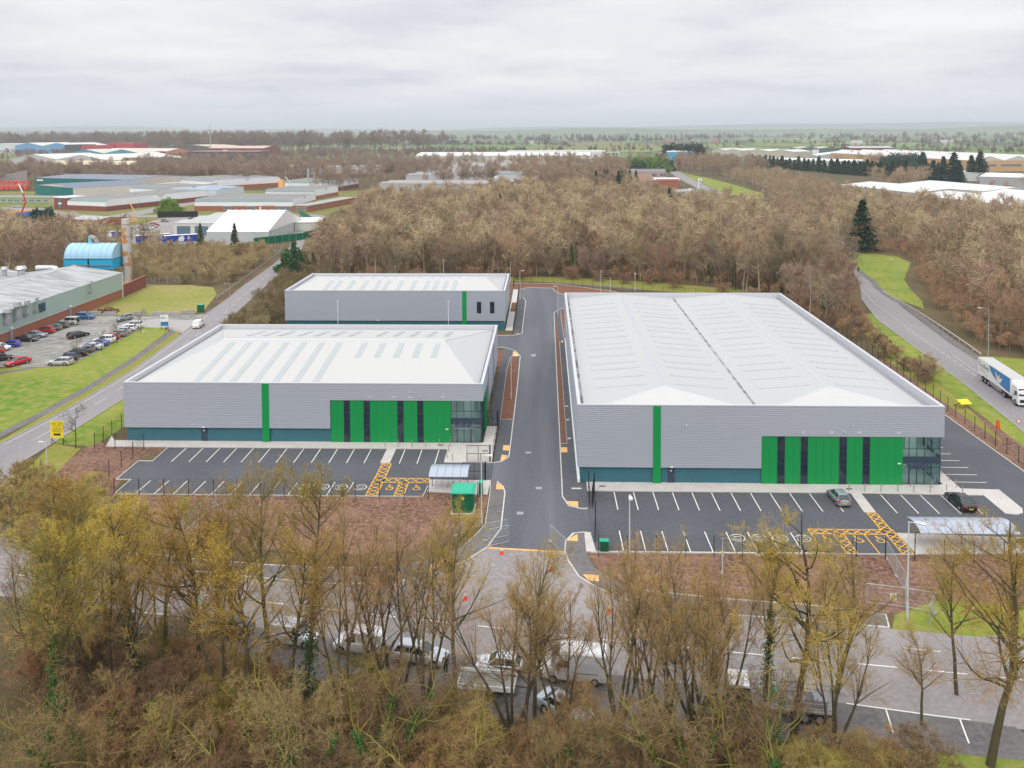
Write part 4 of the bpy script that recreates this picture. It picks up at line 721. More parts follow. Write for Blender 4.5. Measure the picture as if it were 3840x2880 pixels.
def panel(a, b, lb, h=2.0, z=0.05, blk=True):
    a, b = Vector(a), Vector(b); L = (b-a).length; T = thing('temporary_fence_panel', lb, 'fence panel', (a.x, a.y, z), math.atan2(b.y-a.y, b.x-a.x), 'galvanised temporary fence panels'); f = MB()
    f.tube((0, 0, 0), (0, 0, h), .025, .025, 6).tube((L, 0, 0), (L, 0, h), .025, .025, 6).tube((0, 0, h), (L, 0, h), .025, .025, 6).tube((0, 0, .15), (L, 0, .15), .025, .025, 6).build('frame', 'galv', T); w_ = MB(); q = .1
    while q < L: w_.box(q, q+.007, -.003, .003, .15, h); q += .1
    for z_ in (.5, .9, 1.3, 1.7): w_.box(0, L, -.004, .004, z_, z_+.01)
    w_.build('mesh', 'galv', T)
    if blk: MB().box(-.3, .3, -.12, .12, 0, .14).build('foot_block', 'kerb_old', T)
for a, b, lb in (((36.4, 87.1), (35.95, 83.7), 'temporary fence panel meeting the dark fence of the right car park'), ((35.95, 83.7), (35.6, 80.4), 'temporary fence panel between car park fence and grass, middle one'), ((35.6, 80.4), (34.4, 78.1), 'temporary fence panel beside the grey street lamp'), ((34.4, 78.1), (36.9, 77.3), 'temporary fence panel across the grass right of the lamp'), ((36.9, 77.3), (35.3, 75.1), 'temporary fence panel nearest the road on the grass'), ((34.4, 78.1), (31, 78.8), 'temporary fence panel running left over the footway end'),
                 ((19.0, 87.4), (18.2, 84.0), 'upper edge-on temporary fence panel left of the trees'), ((18.2, 84.0), (17.5, 80.6), 'lower edge-on temporary fence panel left of the trees'), ((-6.9, 90.2), (-4.5, 91.2), 'temporary fence panel at the left kerb of the site entrance'), ((-6.4, 88.9), (-4.2, 89.9), 'second temporary fence panel at the left kerb of the site entrance'), ((.4, 90.1), (2.2, 86.6), 'leaning temporary fence panel at the right kerb of the site entrance'),
                 ((-10.4, 91.2), (-7.8, 93.6), 'temporary fence panel on soil left of the entrance lamp'), ((-12, 89), (-9.2, 90.5), 'temporary fence panel behind the budding tree near the substation'), ((-40.7, 98.1), (-41.2, 94.6), 'temporary fence panel on soil before the left car park, upper one'), ((-41.2, 94.6), (-41.7, 91.1), 'temporary fence panel on soil before the left car park, middle one'), ((-41.7, 91.1), (-42.1, 87.6), 'temporary fence panel on soil before the left car park, lower one'), ((-40.7, 98.1), (-38.3, 100.2), 'temporary fence panel touching the left car park fence')): panel(a, b, lb)
def board(x, y, w_, h_, z, mt_, lb, lines, rz=0, name='sign_board', cat='sign', posts=True, txt='black'):
    T = thing(name, lb, cat, (x, y, 0), R_(rz)); b = MB().box(-w_/2, w_/2, -.04, .04, z, z+h_).build('board', mt_, T)
    if posts:
        p = MB()
        for s_ in (-1, 1): p.tube((s_*(w_/2-.12), .06, 0), (s_*(w_/2-.12), .06, z+h_), .05, .05, 6); p.tube((s_*(w_/2-.12), .06, z*.8), (s_*(w_/2-.12), .9, 0), .04, .04, 6)
        p.build('leg', 'black_metal', T)
    for tx, sz, zz in lines: writing('writing', tx, sz, txt, b, (0, -.05, zz), (R_(90), 0, 0))
    return T, b
T, b = board(-72.2, 117.4, 1.95, 2.5, 1.1, 'yellow', 'yellow to let board on two black legs beside the bare sapling at the west lane', [('TO LET', .52, 2.95)])
ln = MB()
for z, w_ in ((3.45, 1.4), (2.7, 1.3), (2.45, 1.2), (2.3, 1.5), (2.1, 1.5), (1.95, 1.3)): ln.box(-w_/2, w_/2, -.048, -.042, z, z+.05)
ln.box(-.5, .55, -.049, -.042, 1.45, 1.75); ln.build('small_print', 'black', b)
T = thing('sign_board', 'yellow board lying tilted back on the grass beside the east fence', 'sign', (69.1, 136, .5), R_(10)); q = MB(); q.poly([(-.95, -.6, .35), (.95, -.6, .35), (.95, .7, .75), (-.95, .7, .75)]); q.poly([(-.95, -.6, .3), (-.95, .7, .7), (.95, .7, .7), (.95, -.6, .3)]); q.build('board', 'yellow', T)
q = MB()
for x in (-.9, .9): q.tube((x, 1.4, -.5), (x, -.2, .45), .05, .05, 6)
q.build('leg', 'black_metal', T)
T, b = board(-89.2, 187.8, 1.7, 2.6, .9, 'white_paint', 'white and blue site sign at the car park entrance of the west lane', [], 12); MB().box(-.85, .85, -.05, -.041, .95, 1.9).build('blue_field', 'sign_blue', b); MB().box(-.75, .2, -.05, -.041, 2.9, 3.05).box(-.75, .5, -.05, -.041, 2.6, 2.7).build('heading', 'sign_blue', b)
T = thing('traffic_sign', 'round red and white traffic sign on a thin pole by the east road', 'traffic sign', (70.9, 123.8, 0)); MB().tube((0, 0, 0), (0, 0, 2.5), .035, .035, 6).build('pole', 'galv', T); d_ = MB().tube((0, -.05, 2.2), (0, -.08, 2.2), .32, .32, 20).build('disc', 'red', T); MB().tube((0, -.081, 2.2), (0, -.09, 2.2), .23, .23, 20).build('face', 'white_paint', d_)
tag(MB().poly([(-.3, 0, 0), (.25, .1, 0), (.05, .05, 1.5), (-.35, 0, 1.3)]).poly([(.25, .1, 0), (-.3, .25, 0), (-.35, .2, 1.3), (.05, .05, 1.5)]).build('marker_flag', 'cone_orange', None, (69.4, 126.2, 0)), 'small orange marker sheet standing in grass at the east fence', 'marker')
T = thing('notice_board', 'small yellow warning notice fixed low on the temporary fence panels', 'notice', (33.5, 78.6, 0)); MB().box(-.3, .3, -.03, .03, .5, 1.2).build('board', 'white_paint', T); MB().box(-.24, .24, -.04, -.031, .56, 1.0).build('warning_panel', 'yellow', T)
T = thing('metal_cabinet', 'bright red metal cabinet by the road at far left, half hidden by ivy', 'cabinet', (-49.1, 76.0, 0)); MB().box(-.45, .45, -.4, .4, 0, 1.6).build('body', 'red', T); MB().box(-.4, .1, -.42, -.401, .2, 1.4).build('door', 'brick_dark', T)
# ------------------------------------------------------------------ vehicles
def loft(mb, sections, close=True):
    """sections: list of lists of (x, y, z) with the same count"""
    n = len(sections[0]); b = len(mb.V)
    for s_ in sections: mb.V += [tuple(p) for p in s_]
    for i in range(len(sections)-1):
        for k_ in range(n-1): q = b+i*n+k_; mb.F.append((q, q+1, q+n+1, q+n))
    if close: mb.F.append(tuple(b+k_ for k_ in range(n))[::-1]); mb.F.append(tuple(b+(len(sections)-1)*n+k_ for k_ in range(n)))
def lerp(t_, x):
    for (a, va), (b, vb) in zip(t_, t_[1:]):
        if x <= b: return va+(vb-va)*max(0, (x-a))/(b-a)
    return t_[-1][1]
KINDS = {  # length, width, height, wheel x, shoulder line (x->z), cabin base x0..x3, wheel radius
 'hatch': dict(L=4.0, W=1.70, H=1.5, wx=(1.28, -1.22), sh=[(-2, .72), (-1.9, .95), (-1.2, .98), (.75, .92), (1.5, .82), (1.9, .66), (2, .5)], cab=(-1.93, -1.45, .15, .95), r=.30),
 'saloon': dict(L=4.75, W=1.82, H=1.44, wx=(1.45, -1.35), sh=[(-2.38, .7), (-2.3, .98), (-1.6, 1.0), (.8, .9), (1.8, .8), (2.25, .62), (2.38, .5)], cab=(-1.75, -1.0, .2, 1.05), r=.33),
 'estate': dict(L=4.8, W=1.82, H=1.48, wx=(1.45, -1.35), sh=[(-2.4, .7), (-2.35, .95), (-1.6, .97), (.8, .9), (1.8, .8), (2.25, .62), (2.4, .5)], cab=(-2.3, -1.85, .2, 1.05), r=.33),
 'suv': dict(L=4.55, W=1.86, H=1.68, wx=(1.35, -1.3), sh=[(-2.28, .8), (-2.2, 1.1), (-1.6, 1.1), (.8, 1.05), (1.7, .95), (2.15, .78), (2.28, .6)], cab=(-2.15, -1.75, .25, 1.0), r=.37),
 'jeep': dict(L=4.5, W=1.8, H=1.95, wx=(1.4, -1.3), sh=[(-2.25, .85), (-2.2, 1.15), (.9, 1.12), (2.1, 1.05), (2.25, .9)], cab=(-2.2, -2.12, .55, .85), r=.40),
 'van': dict(L=4.4, W=1.8, H=1.83, wx=(1.4, -1.3), sh=[(-2.2, .8), (-2.15, 1.1), (.8, 1.05), (1.7, .93), (2.1, .72), (2.2, .5)], cab=(-2.15, -2.05, .45, 1.25), r=.32)}
def make_vehicle(kind):
    k = KINDS[kind]; L, W, H = k['L'], k['W'], k['H']; h = L/2; w = W/2; r = k['r']
    T = thing(kind+'_proto', 'x', 'car'); T.name = 'car'
    b = MB(); secs = []
    xs = [-h, -h+.06, -h+.2]+[a[0] for a in k['sh'][2:-2]]+[k['wx'][0]+.0, h-.3, h-.12, h]; xs = sorted(set(round(x, 3) for x in xs))
    xs = sorted(set(xs+[round(-h+L*i/12, 3) for i in range(1, 12)]))
    for x in xs:
        e_ = min(1, (h-abs(x))/.28); wf = w*(.80+.20*math.sin(e_*math.pi/2)); zs = lerp(k['sh'], x); zl = .2 if e_ > .5 else .2+.12*(1-e_*2)
        cw = wf*.9
        half = [(0, zl), (wf*.9, zl), (wf, zl+.14), (wf, zs-.16), (wf*.975, zs-.04), (cw, zs), (cw*.5, zs+.03), (0, zs+.04)]
        secs.append([(x, y, z) for y, z in half]+[(x, -y, z) for y, z in half[::-1][1:]])
    loft(b, secs); body = b.build('body', 'paint', T, smooth=True); body['tint'] = 'p'
    c0, c1, c2, c3 = k['cab']; zb = lambda x: lerp(k['sh'], x)-.02; wb, wt = w*.90, w*.70 if kind not in ('van', 'jeep') else w*.82
    van = kind == 'van'
    gsec = lambda x, ww, z: [(x, -ww, z), (x, ww, z)]
    g_ = MB(); Bq = [(c0, zb(c0)), (c3, zb(c3))]; tz = H-.05
    v = [(c0, -wb, zb(c0)), (c0, wb, zb(c0)), (c3, wb, zb(c3)), (c3, -wb, zb(c3)), (c1, -wt, tz), (c1, wt, tz), (c2, wt, tz), (c2, -wt, tz)]
    g_.V = v; g_.F = [(0, 4, 5, 1), (1, 5, 6, 2), (2, 6, 7, 3), (3, 7, 4, 0), (4, 7, 6, 5)]
    if van:
        s_ = MB(); xv = .15; s_.V = [(c0-.0, -wb, zb(c0)), (c0, wb, zb(c0)), (xv, wb+.005, zb(xv)), (xv, -wb-.005, zb(xv)), (c1, -wt-.01, tz), (c1, wt+.01, tz), (xv, wt+.01, tz), (xv, -wt-.01, tz)]
        s_.F = [(0, 4, 5, 1), (1, 5, 6, 2), (3, 7, 4, 0), (2, 6, 7, 3)]; q = s_.build('load_side', 'paint', T); q['tint'] = 'p'
        g_.V = [(xv, -wb, zb(xv)), (xv, wb, zb(xv)), (c3, wb, zb(c3)), (c3, -wb, zb(c3)), (xv, -wt, tz), (xv, wt, tz), (c2, wt, tz), (c2, -wt, tz)]
    gl_ = g_.build('window', 'car_glass', T)
    ro = MB(); rs = []
    for x, dz in ((c1-.04, -.03), (c1+.12, .02), ((c1+c2)/2, .05), (c2-.12, .02), (c2+.06, -.04)):
        rs.append([(x, -wt-.02, tz-.03+min(0, dz)), (x, -wt*.85, tz+.03+dz*.6), (x, 0, tz+.045+dz*.6), (x, wt*.85, tz+.03+dz*.6), (x, wt+.02, tz-.03+min(0, dz)), (x, 0, tz-.06)])
    loft(ro, [s_+[s_[0]] for s_ in rs]); q = ro.build('roof', 'paint', T, smooth=True); q['tint'] = 'p'
    pl = MB()
    for sy in (-1, 1):
        for xb, xt in ((c0, c1), (c3, c2)): pl.tube((xb, sy*wb, zb(xb)), (xt, sy*(wt+.005), tz), .045, .04, 5)
        xm = (c1+c2)/2+.05; pl.tube((xm, sy*(wb+.0), zb(xm)), (xm, sy*(wt+.005), tz), .035, .035, 5)
        if kind in ('estate', 'suv', 'jeep'): xm = c1+.35; pl.tube((xm, sy*wb, zb(xm)), (xm, sy*(wt+.005), tz), .04, .04, 5)
    q = pl.build('pillar', 'paint', T); q['tint'] = 'p'
    ar = MB(); 
    for x in k['wx']:
        for sy in (-1, 1): ar.tube((x, sy*(w-.25), r), (x, sy*(w+.004), r), r+.07, r+.07, 16)
    ar.build('wheel_arch', 'tyre', T)
    for x in k['wx']:
        for sy in (-1, 1):
            wh = MB().tube((x, sy*(w-.2), r), (x, sy*(w+.012), r), r, r*.96, 18).build('wheel', 'tyre', T)
            MB().tube((x, sy*(w-.1), r), (x, sy*(w+.02), r), r*.66, r*.62, 12).build('rim', 'rim', wh)
    for sy in (-1, 1):
        MB().prism([(h-.32, sy*(w*.94)), (h-.08, sy*w*.80), (h+.005, sy*w*.5), (h-.1, sy*w*.5)], .58, .70).build('headlight', 'head_lamp', T)
        MB().prism([(-h+.22, sy*(w*.99)), (-h+.04, sy*w*.9), (-h-.008, sy*w*.62), (-h+.1, sy*w*.62)], .72, .90).build('tail_light', 'tail_lamp', T)
        m_ = MB().box(c3-.32, c3-.14, sy*(w+.02)-.07, sy*(w+.02)+.07, zb(c3)+.02, zb(c3)+.14).build('wing_mirror', 'paint', T); m_['tint'] = 'p'
    MB().box(-h-.02, -h+.02, -.26, .26, .5, .62).build('number_plate', 'plate_yellow', T)
    MB().box(h-.02, h+.015, -.26, .26, .36, .47).build('number_plate', 'white_paint', T)
    MB().box(h-.04, h+.008, -.45, .45, .48, .60).build('grille', 'black', T)
    if kind == 'jeep': MB().tube((-h-.22, .2, 1.05), (-h, .2, 1.05), .38, .38, 16).build('spare_wheel', 'tyre', T)
    if kind == 'suv' or kind == 'estate':
        q = MB()
        for sy in (-1, 1): q.tube((c1+.1, sy*wt*.92, tz+.06), (c2-.1, sy*wt*.92, tz+.06), .02, .02, 5)
        q.build('roof_rail', 'rim', T)
    return T
PR = {k_: make_vehicle(k_) for k_ in KINDS}; used = set()
def car(kind, x, y, ang, col, label, group=None, z=.02, s=1, cat='car'):
    o = dup(PR[kind], (x, y, z), R_(ang), label, group, {'p': tuple(col)+(1,)}, s); o.name = 'van' if kind == 'van' else 'car'; o['category'] = 'van' if kind == 'van' else cat; return o
BLK, DG, SIL, WHT, RED, BLU, NAVY = (.015, .016, .018), (.08, .09, .1), (.48, .50, .52), (.82, .82, .82), (.45, .015, .02), (.02, .05, .42), (.015, .03, .12)
car('hatch', 36.2, 101.1, 92, (.24, .28, .30), 'small grey hatchback parked beside the pale walkway of the right car park')
car('saloon', 50.7, 100.3, 92, BLK, 'black saloon parked before the glazed corner of the largest warehouse')
gw = 'cars parked nose to the brick factory wall'; ge = 'cars parked along the lawn of the factory car park'
for kd, x, y, a, col, lb in (('hatch', -115.6, 172.2, 183, BLU, 'bright blue hatchback by the brick wall, nearest of its row in clear view'), ('saloon', -115, 177, 0, BLK, 'black saloon by the brick wall between a blue and a grey car'), ('saloon', -115.3, 180.6, 0, (.25, .28, .33), 'grey saloon by the brick wall facing out, left of the red car'), ('suv', -115.5, 184.2, 180, RED, 'dark red car by the brick wall'),
                         ('hatch', -115.3, 187, 180, (.12, .17, .17), 'greenish grey hatchback by the brick wall right of the red car'), ('estate', -115.4, 189.4, 180, DG, 'dark grey estate next to the boxy off-roader'), ('jeep', -114.7, 192.6, 180, (.55, .56, .53), 'boxy pale off-roader with spare wheel by the brick wall'), ('suv', -114.2, 198.6, 2, (.03, .12, .3), 'blue crossover parked at the far end of the brick wall'),
                         ('hatch', -116, 169.6, 0, WHT, 'white car half hidden behind the brick corner'), ('hatch', -115.6, 167, 180, RED, 'red car half hidden behind the brick corner'), ('saloon', -110.6, 161.6, 30, BLK, 'dark car half hidden behind the red saloon and brick corner')): car(kd, x, y, a, col, lb, gw, .03)
for kd, x, y, a, col, lb in (('estate', -97.0, 158.9, 182, (.52, .54, .52), 'silver estate car at the near end of the lawn row'), ('hatch', -97.3, 162.2, 184, NAVY, 'navy hatchback behind the silver estate in the lawn row'), ('suv', -97.4, 165.2, 184, BLK, 'black crossover in the lawn row behind the navy hatchback'), ('hatch', -97.2, 168, 184, (.14, .14, .15), 'dark grey hatchback in the lawn row behind a sapling'), ('saloon', -97.2, 170.4, 184, (.60, .61, .62), 'pale silver saloon in the middle of the lawn row'),
                         ('saloon', -97.4, 173.2, 184, (.03, .10, .35), 'blue saloon in the lawn row between two pale cars'), ('suv', -97.4, 175.9, 184, WHT, 'white crossover in the lawn row beside the blue saloon'), ('hatch', -97.5, 178.8, 184, (.42, .10, .07), 'rust red car in the lawn row'), ('estate', -97.6, 181.4, 184, (.22, .23, .24), 'grey estate in the lawn row behind the middle sapling'), ('hatch', -97.7, 184, 184, SIL, 'silver hatchback in the lawn row, third from its far end'), ('hatch', -97.7, 186.7, 184, WHT, 'white hatchback in the lawn row, second from its far end'), ('suv', -97.8, 189.3, 184, (.75, .76, .76), 'pale crossover at the far end of the lawn row')): car(kd, x+.3, y, a, col, lb, ge, .03)
car('estate', -105.6, 180.6, 62, BLK, 'black estate car driving up the aisle of the factory car park', z=.03); car('saloon', -105.3, 158.9, -118, (.62, .02, .03), 'bright red saloon pulling out near the brick corner', z=.03); car('hatch', -103.6, 197.2, 242, (.28, .31, .34), 'grey hatchback at the car park exit below the concrete blocks', z=.03)
car('van', -82.4, 190.6, 98, WHT, 'small white van driving up the west lane', z=.02)
# road-side vehicles behind the near trees
car('saloon', -29.4, 73.0, 171, (.06, .08, .11), 'dark blue-grey saloon at the left end of the roadside row behind trees')
v = car('van', -22.8, 71.7, -9, (.72, .73, .73), 'small white van with a ladder rack, parked behind trees')
q = MB()
for y in (-.45, .45): q.tube((-1.8, y, 1.98), (1.2, y, 1.98), .03, .03, 5)
for i in range(11): q.box(-1.8+.3*i, -1.72+.3*i, -.45, .45, 1.97, 2.01)
for x in (-1.5, .9): q.tube((x, -.6, 1.8), (x, -.45, 1.98), .02, .02, 5); q.tube((x, .6, 1.8), (x, .45, 1.98), .02, .02, 5)
q.build('ladder_rack', 'galv', v)
car('van', -16.6, 70.7, 171, WHT, 'white van right of the ladder-rack van, behind a clump of stems', s=1.05)
car('estate', -11.0, 69.4, -12, (.6, .62, .66), 'silver estate in the roadside row, its tail beside a dark stem'); car('hatch', -4.1, 68.1, 172, (.7, .74, .82), 'pale silver-blue hatchback between the estate and the tall white van')
car('saloon', 1.4, 62.9, -38, (.50, .58, .66), 'light blue-grey saloon nearest the camera, half hidden under branches')
def box_van(x, y, a):
    T = thing('van', 'tall white box van with rounded roof in the roadside row', 'van', (x, y, .02), R_(a)); h = 2.75; b = MB(); s = []
    for q, wf, z1 in ((-2.75, .93, 2.5), (-2.65, 1.0, 2.62), (-1, 1.02, 2.68), (.9, 1.02, 2.66), (1.15, .98, 2.55), (1.9, .96, 1.35), (2.6, .9, 1.12), (2.8, .82, .8)):
        hs = [(0, .35), (wf*.96, .35), (wf, .5), (wf, z1*.7), (wf*.94, z1-.12), (wf*.8, z1), (0, z1+.05)]; s.append([(q, p, z) for p, z in hs]+[(q, -p, z) for p, z in hs[::-1][1:]])
    loft(b, s); b.build('body', 'white_gloss', T, smooth=False)
    MB().poly([(1.22, -.80, 2.42), (1.92, -.84, 1.42), (1.92, .84, 1.42), (1.22, .80, 2.42)]).build('windscreen', 'car_glass', T, (0.02, 0, .07))
    for sy in (-1, 1):
        MB().poly([(.35, sy*1.035, 1.45), (1.55, sy*1.035, 1.45), (1.15, sy*1.035, 2.05), (.35, sy*1.035, 2.05)]).build('side_window', 'car_glass', T)
        MB().box(-2.0, -.1, sy*1.03-.01, sy*1.03+.01, 1.02, 1.06).build('rub_strip', 'black', T)
        for x in (-1.75, 1.75):
            w_ = MB().tube((x, sy*.8, .35), (x, sy*1.03, .35), .36, .35, 16).build('wheel', 'tyre', T); MB().tube((x, sy*.9, .35), (x, sy*1.045, .35), .2, .2, 12).build('rim', 'rim', w_)
        MB().box(2.6, 2.83, sy*.72-.14, sy*.72+.14, .75, 1.0).build('headlight', 'head_lamp', T); MB().box(-2.78, -2.7, sy*.88-.06, sy*.88+.06, .9, 1.3).build('tail_light', 'tail_lamp', T); MB().box(1.2, 1.4, sy*1.18-.1, sy*1.18+.1, 1.35, 1.65).build('wing_mirror', 'black', T)
box_van(2.3, 67.4, 174)
T = thing('trailer', 'flat dropside trailer with worn brown bed and white rim, under the trees', 'trailer', (-4.9, 65.6, .02), R_(-6)); MB().box(-2.3, 2.3, -1.0, 1.0, .7, .82).build('bed', 'worn_yard', T); q = MB()
for sy in (-1, 1): q.box(-2.3, 2.3, sy*1.02-.03, sy*1.02+.03, .7, 1.1)
q.box(-2.34, -2.3, -1.05, 1.05, .7, 1.1).box(2.3, 2.34, -1.05, 1.05, .7, 1.1).build('side_board', 'white_paint', T)
for sy in (-1, 1):
    for x in (-.4, .4): MB().tube((x, sy*.8, .3), (x, sy*1.0, .3), .3, .3, 14).build('wheel', 'tyre', T)
MB().tube((2.3, 0, .6), (3.4, 0, .5), .05, .05, 6).build('drawbar', 'black_metal', T)
T = thing('flatbed_lorry', 'dark flatbed lorry with pale railed deck, largest vehicle behind the right trees', 'lorry', (18.3, 63.6, .02), R_(172)); MB().box(-4, 2.3, -1.1, 1.1, .75, 1.0).build('chassis', 'black_metal', T)
MB().box(-4.1, 2.1, -1.2, 1.2, 1.0, 1.12).build('deck', 'gutter', T); q = MB()
for sy in (-1, 1):
    for z in (1.35, 1.75): q.box(-4.1, 2.1, sy*1.17-.03, sy*1.17+.03, z, z+.06)
    for i in range(7): q.box(-4.1+i*1.02, -4.04+i*1.02, sy*1.16-.03, sy*1.16+.03, 1.12, 1.8)
q.build('rail', 'drain_light', T); b = MB(); b.prism([(2.35, -1.1), (4.1, -1.05), (4.1, 1.05), (2.35, 1.1)], .6, 1.9).build('cab', 'black_metal', T); MB().prism([(2.35, -1.0), (3.9, -.95), (3.9, .95), (2.35, 1.0)], 2.35, 2.5).build('cab_roof', 'white_gloss', T); MB().prism([(2.4, -1.05), (4.05, -1.0), (4.05, 1.0), (2.4, 1.05)], 1.9, 2.35).build('cab_window', 'car_glass', T)
for x in (-2.9, -1.8, 3.2):
    for sy in (-1, 1): w_ = MB().tube((x, sy*.85, .5), (x, sy*1.12, .5), .5, .5, 18).build('wheel', 'tyre', T); MB().tube((x, sy*.95, .5), (x, sy*1.13, .5), .26, .26, 12).build('rim', 'rim', w_)
MB().box(-3.6, -2.6, -.6, .5, 1.12, 1.6).box(-1.9, -1.2, -.4, .6, 1.12, 1.5).build('load', 'drain_light', T); MB().box(.2, .6, -.3, .3, 1.12, 1.9).build('green_crate', 'clad_green', T)
# articulated lorry on the east road
T = thing('articulated_lorry', 'white articulated lorry with dark lettering and a blue picture panel on its side, east road', 'lorry', (80.95, 152.2, .02), R_(-96.2))
TL = 13.6; b = MB().box(.0, TL, -1.27, 1.27, 1.15, 4.0).build('trailer_box', 'white_gloss', T); MB().box(.02, TL-.02, -1.25, 1.25, 4.0, 4.03).build('trailer_roof', 'roof_white', T)
sd_ = -1.275   # the side facing the camera
pc = MB(); crv = [(4.9+9.0*(1-math.cos(u))**.9*.92, 3.9-2.3*math.sin(u)) for u in [math.pi/2*i/10 for i in range(11)]]
pc.poly([(crv[0][0], sd_-.006, 3.9)]+[(min(x, 13.1), sd_-.006, z) for x, z in crv]+[(13.1, sd_-.006, 1.6), (13.1, sd_-.006, 3.9)]); pp = pc.build('picture_panel', 'sign_blue', b)
sw = MB()
for (xa, za), (xb, zb_) in zip(crv, crv[1:]): sw.poly([(min(xa, 13.1), sd_-.008, za), (min(xa, 13.1), sd_-.008, za-.1), (min(xb, 13.1), sd_-.008, zb_-.16), (min(xb, 13.1), sd_-.008, zb_)])
sw.build('maroon_swoosh', 'brick_dark', b)
fg = MB(); cc = lambda x, z, rx, rz, n=14: [(x+rx*math.cos(2*math.pi*i/n), sd_-.01, z+rz*math.sin(2*math.pi*i/n)) for i in range(n)]
fg.poly([(7.2, sd_-.01, 3.5), (7.6, sd_-.01, 3.3), (8.8, sd_-.01, 2.6), (10.1, sd_-.01, 3.0), (10.4, sd_-.01, 3.2), (9.8, sd_-.01, 2.5), (9.4, sd_-.01, 1.95), (8.3, sd_-.01, 2.05)]); fg.build('pale_figure', 'white_paint', pp)
MB().poly(cc(8.95, 2.95, .33, .42)).build('face', 'tactile', pp, (0, -.004, 0)); MB().poly(cc(8.85, 3.12, .36, .3)).build('hair', 'black', pp, (0, -.002, 0))
writing('writing', 'DuraBeds', 1.15, 'drain', b, (2.55, sd_-.004, 2.65), (R_(90), 0, 0)); q = MB()
for i, (z, w_) in enumerate(((2.3, 2.6), (2.1, 3.0), (1.9, 2.4))): q.box(.7, .7+w_, sd_-.01, sd_-.002, z, z+.06)
q.box(3.4, 3.9, sd_-.01, sd_-.002, 1.5, 1.7).build('small_print', 'drain_light', b)
MB().box(.3, TL-.1, -.5, .5, .85, 1.15).build('chassis', 'black_metal', T); q = MB().box(4.8, 9.6, -1.2, -1.1, .5, 1.0).build('side_guard', 'drain_light', T)
MB().box(-.05, 0, -1.2, 1.2, 1.2, 3.9).build('rear_door', 'capping', T)
for x in (1.9, 3.2, 4.5, 10.9, 14.9):
    for sy in (-1, 1): w_ = MB().tube((x, sy*.9, .52), (x, sy*1.24, .52), .52, .52, 18).build('wheel', 'tyre', T); MB().tube((x, sy*1.0, .52), (x, sy*1.25, .52), .28, .28, 12).build('rim', 'rim', w_)
cb = MB(); s = []
for q, z0, z1, wf in ((13.75, .5, 3.2, 1.15), (14.2, .5, 3.55, 1.2), (15.6, .5, 3.4, 1.22), (16.0, .45, 2.6, 1.2), (16.15, .45, 1.5, 1.12)):
    hs = [(0, z0), (wf, z0), (wf, z1-.2), (wf*.85, z1), (0, z1+.05)]; s.append([(q, p, z) for p, z in hs]+[(q, -p, z) for p, z in hs[::-1][1:]])
loft(cb, s); cab_ = cb.build('cab', 'white_gloss', T)
MB().box(14.7, 15.55, -1.235, -1.2, 1.75, 2.5).build('cab_window', 'car_glass', T); MB().poly([(15.82, -1.1, 3.05), (16.1, -1.1, 1.9), (16.1, 1.1, 1.9), (15.82, 1.1, 3.05)]).build('windscreen', 'car_glass', T, (.03, 0, 0)); MB().box(16.05, 16.18, -1.0, 1.0, .8, 1.3).build('grille', 'black', T); writing('writing', 'iW', .6, 'sign_blue', cab_, (14.4, -1.24, 1.5), (R_(90), 0, 0))
# ------------------------------------------------------------------ factory at far left
T = thing('factory', 'long factory with ribbed pale roof, pale green cladding and brick base at the far left', 'factory', (0, 0, 0))
fx = -118.4; b = MB(); b.prism([(fx, 160.5), (fx, 224.5), (fx-60, 224.5), (fx-60, 160.5)], 0, 2.6); b.build('brick_base', 'brick', T)
fd = Vector((-1.5, 64)).normalized()
MB().box(fx-60, fx+.12, 150, 224.6, 2.6, 7.0).build('cladding', 'obj_clad', T).color = (.36, .46, .42, 1)
MB().box(fx, fx+.2, 150, 224.6, 2.52, 2.62).build('drip_trim', 'kerb', T)
rr = MB(); rr.poly([(fx+.2, 150, 7.05), (fx+.2, 224.8, 7.05), (fx-13.4, 224.8, 9.0), (fx-13.4, 150, 9.0)]); rr.poly([(fx-13.4, 150, 9.0), (fx-13.4, 224.8, 9.0), (fx-27, 224.8, 7.05), (fx-27, 150, 7.05)]); rr.poly([(fx-27, 150, 7.05), (fx-27, 224.8, 7.05), (fx-40.4, 224.8, 9), (fx-40.4, 150, 9)]); rr.poly([(fx-40.4, 150, 9.0), (fx-40.4, 224.8, 9.0), (fx-54, 224.8, 7.05), (fx-54, 150, 7.05)])
m = bpy.data.materials.new('ribbed_roof'); m.use_nodes = True; t = m.node_tree; p = t.nodes['Principled BSDF']; MT['ribbed_roof'] = m; p.inputs['Roughness'].default_value = .8
co = N(t, 'ShaderNodeTexCoord'); mp = N(t, 'ShaderNodeMapping'); mp.inputs['Scale'].default_value = (.05, .9, 1); t.links.new(co.outputs['Object'], mp.inputs[0]); nz = N(t, 'ShaderNodeTexNoise'); nz.inputs['Scale'].default_value = 1; nz.inputs['Detail'].default_value = 6; t.links.new(mp.outputs[0], nz.inputs[0])
rpp = N(t, 'ShaderNodeValToRGB'); t.links.new(nz.outputs[0], rpp.inputs[0]); rpp.color_ramp.elements[0].position = .38; rpp.color_ramp.elements[0].color = (.26, .27, .27, 1); rpp.color_ramp.elements[1].position = .6; rpp.color_ramp.elements[1].color = (.44, .45, .45, 1); t.links.new(rpp.outputs[0], p.inputs['Base Color'])
ro_ = rr.build('roof', 'ribbed_roof', T); MB().tube((fx-13.4, 150, 9.02), (fx-13.4, 224.8, 9.02), .2, .2, 6).build('ridge', 'kerb', ro_); 
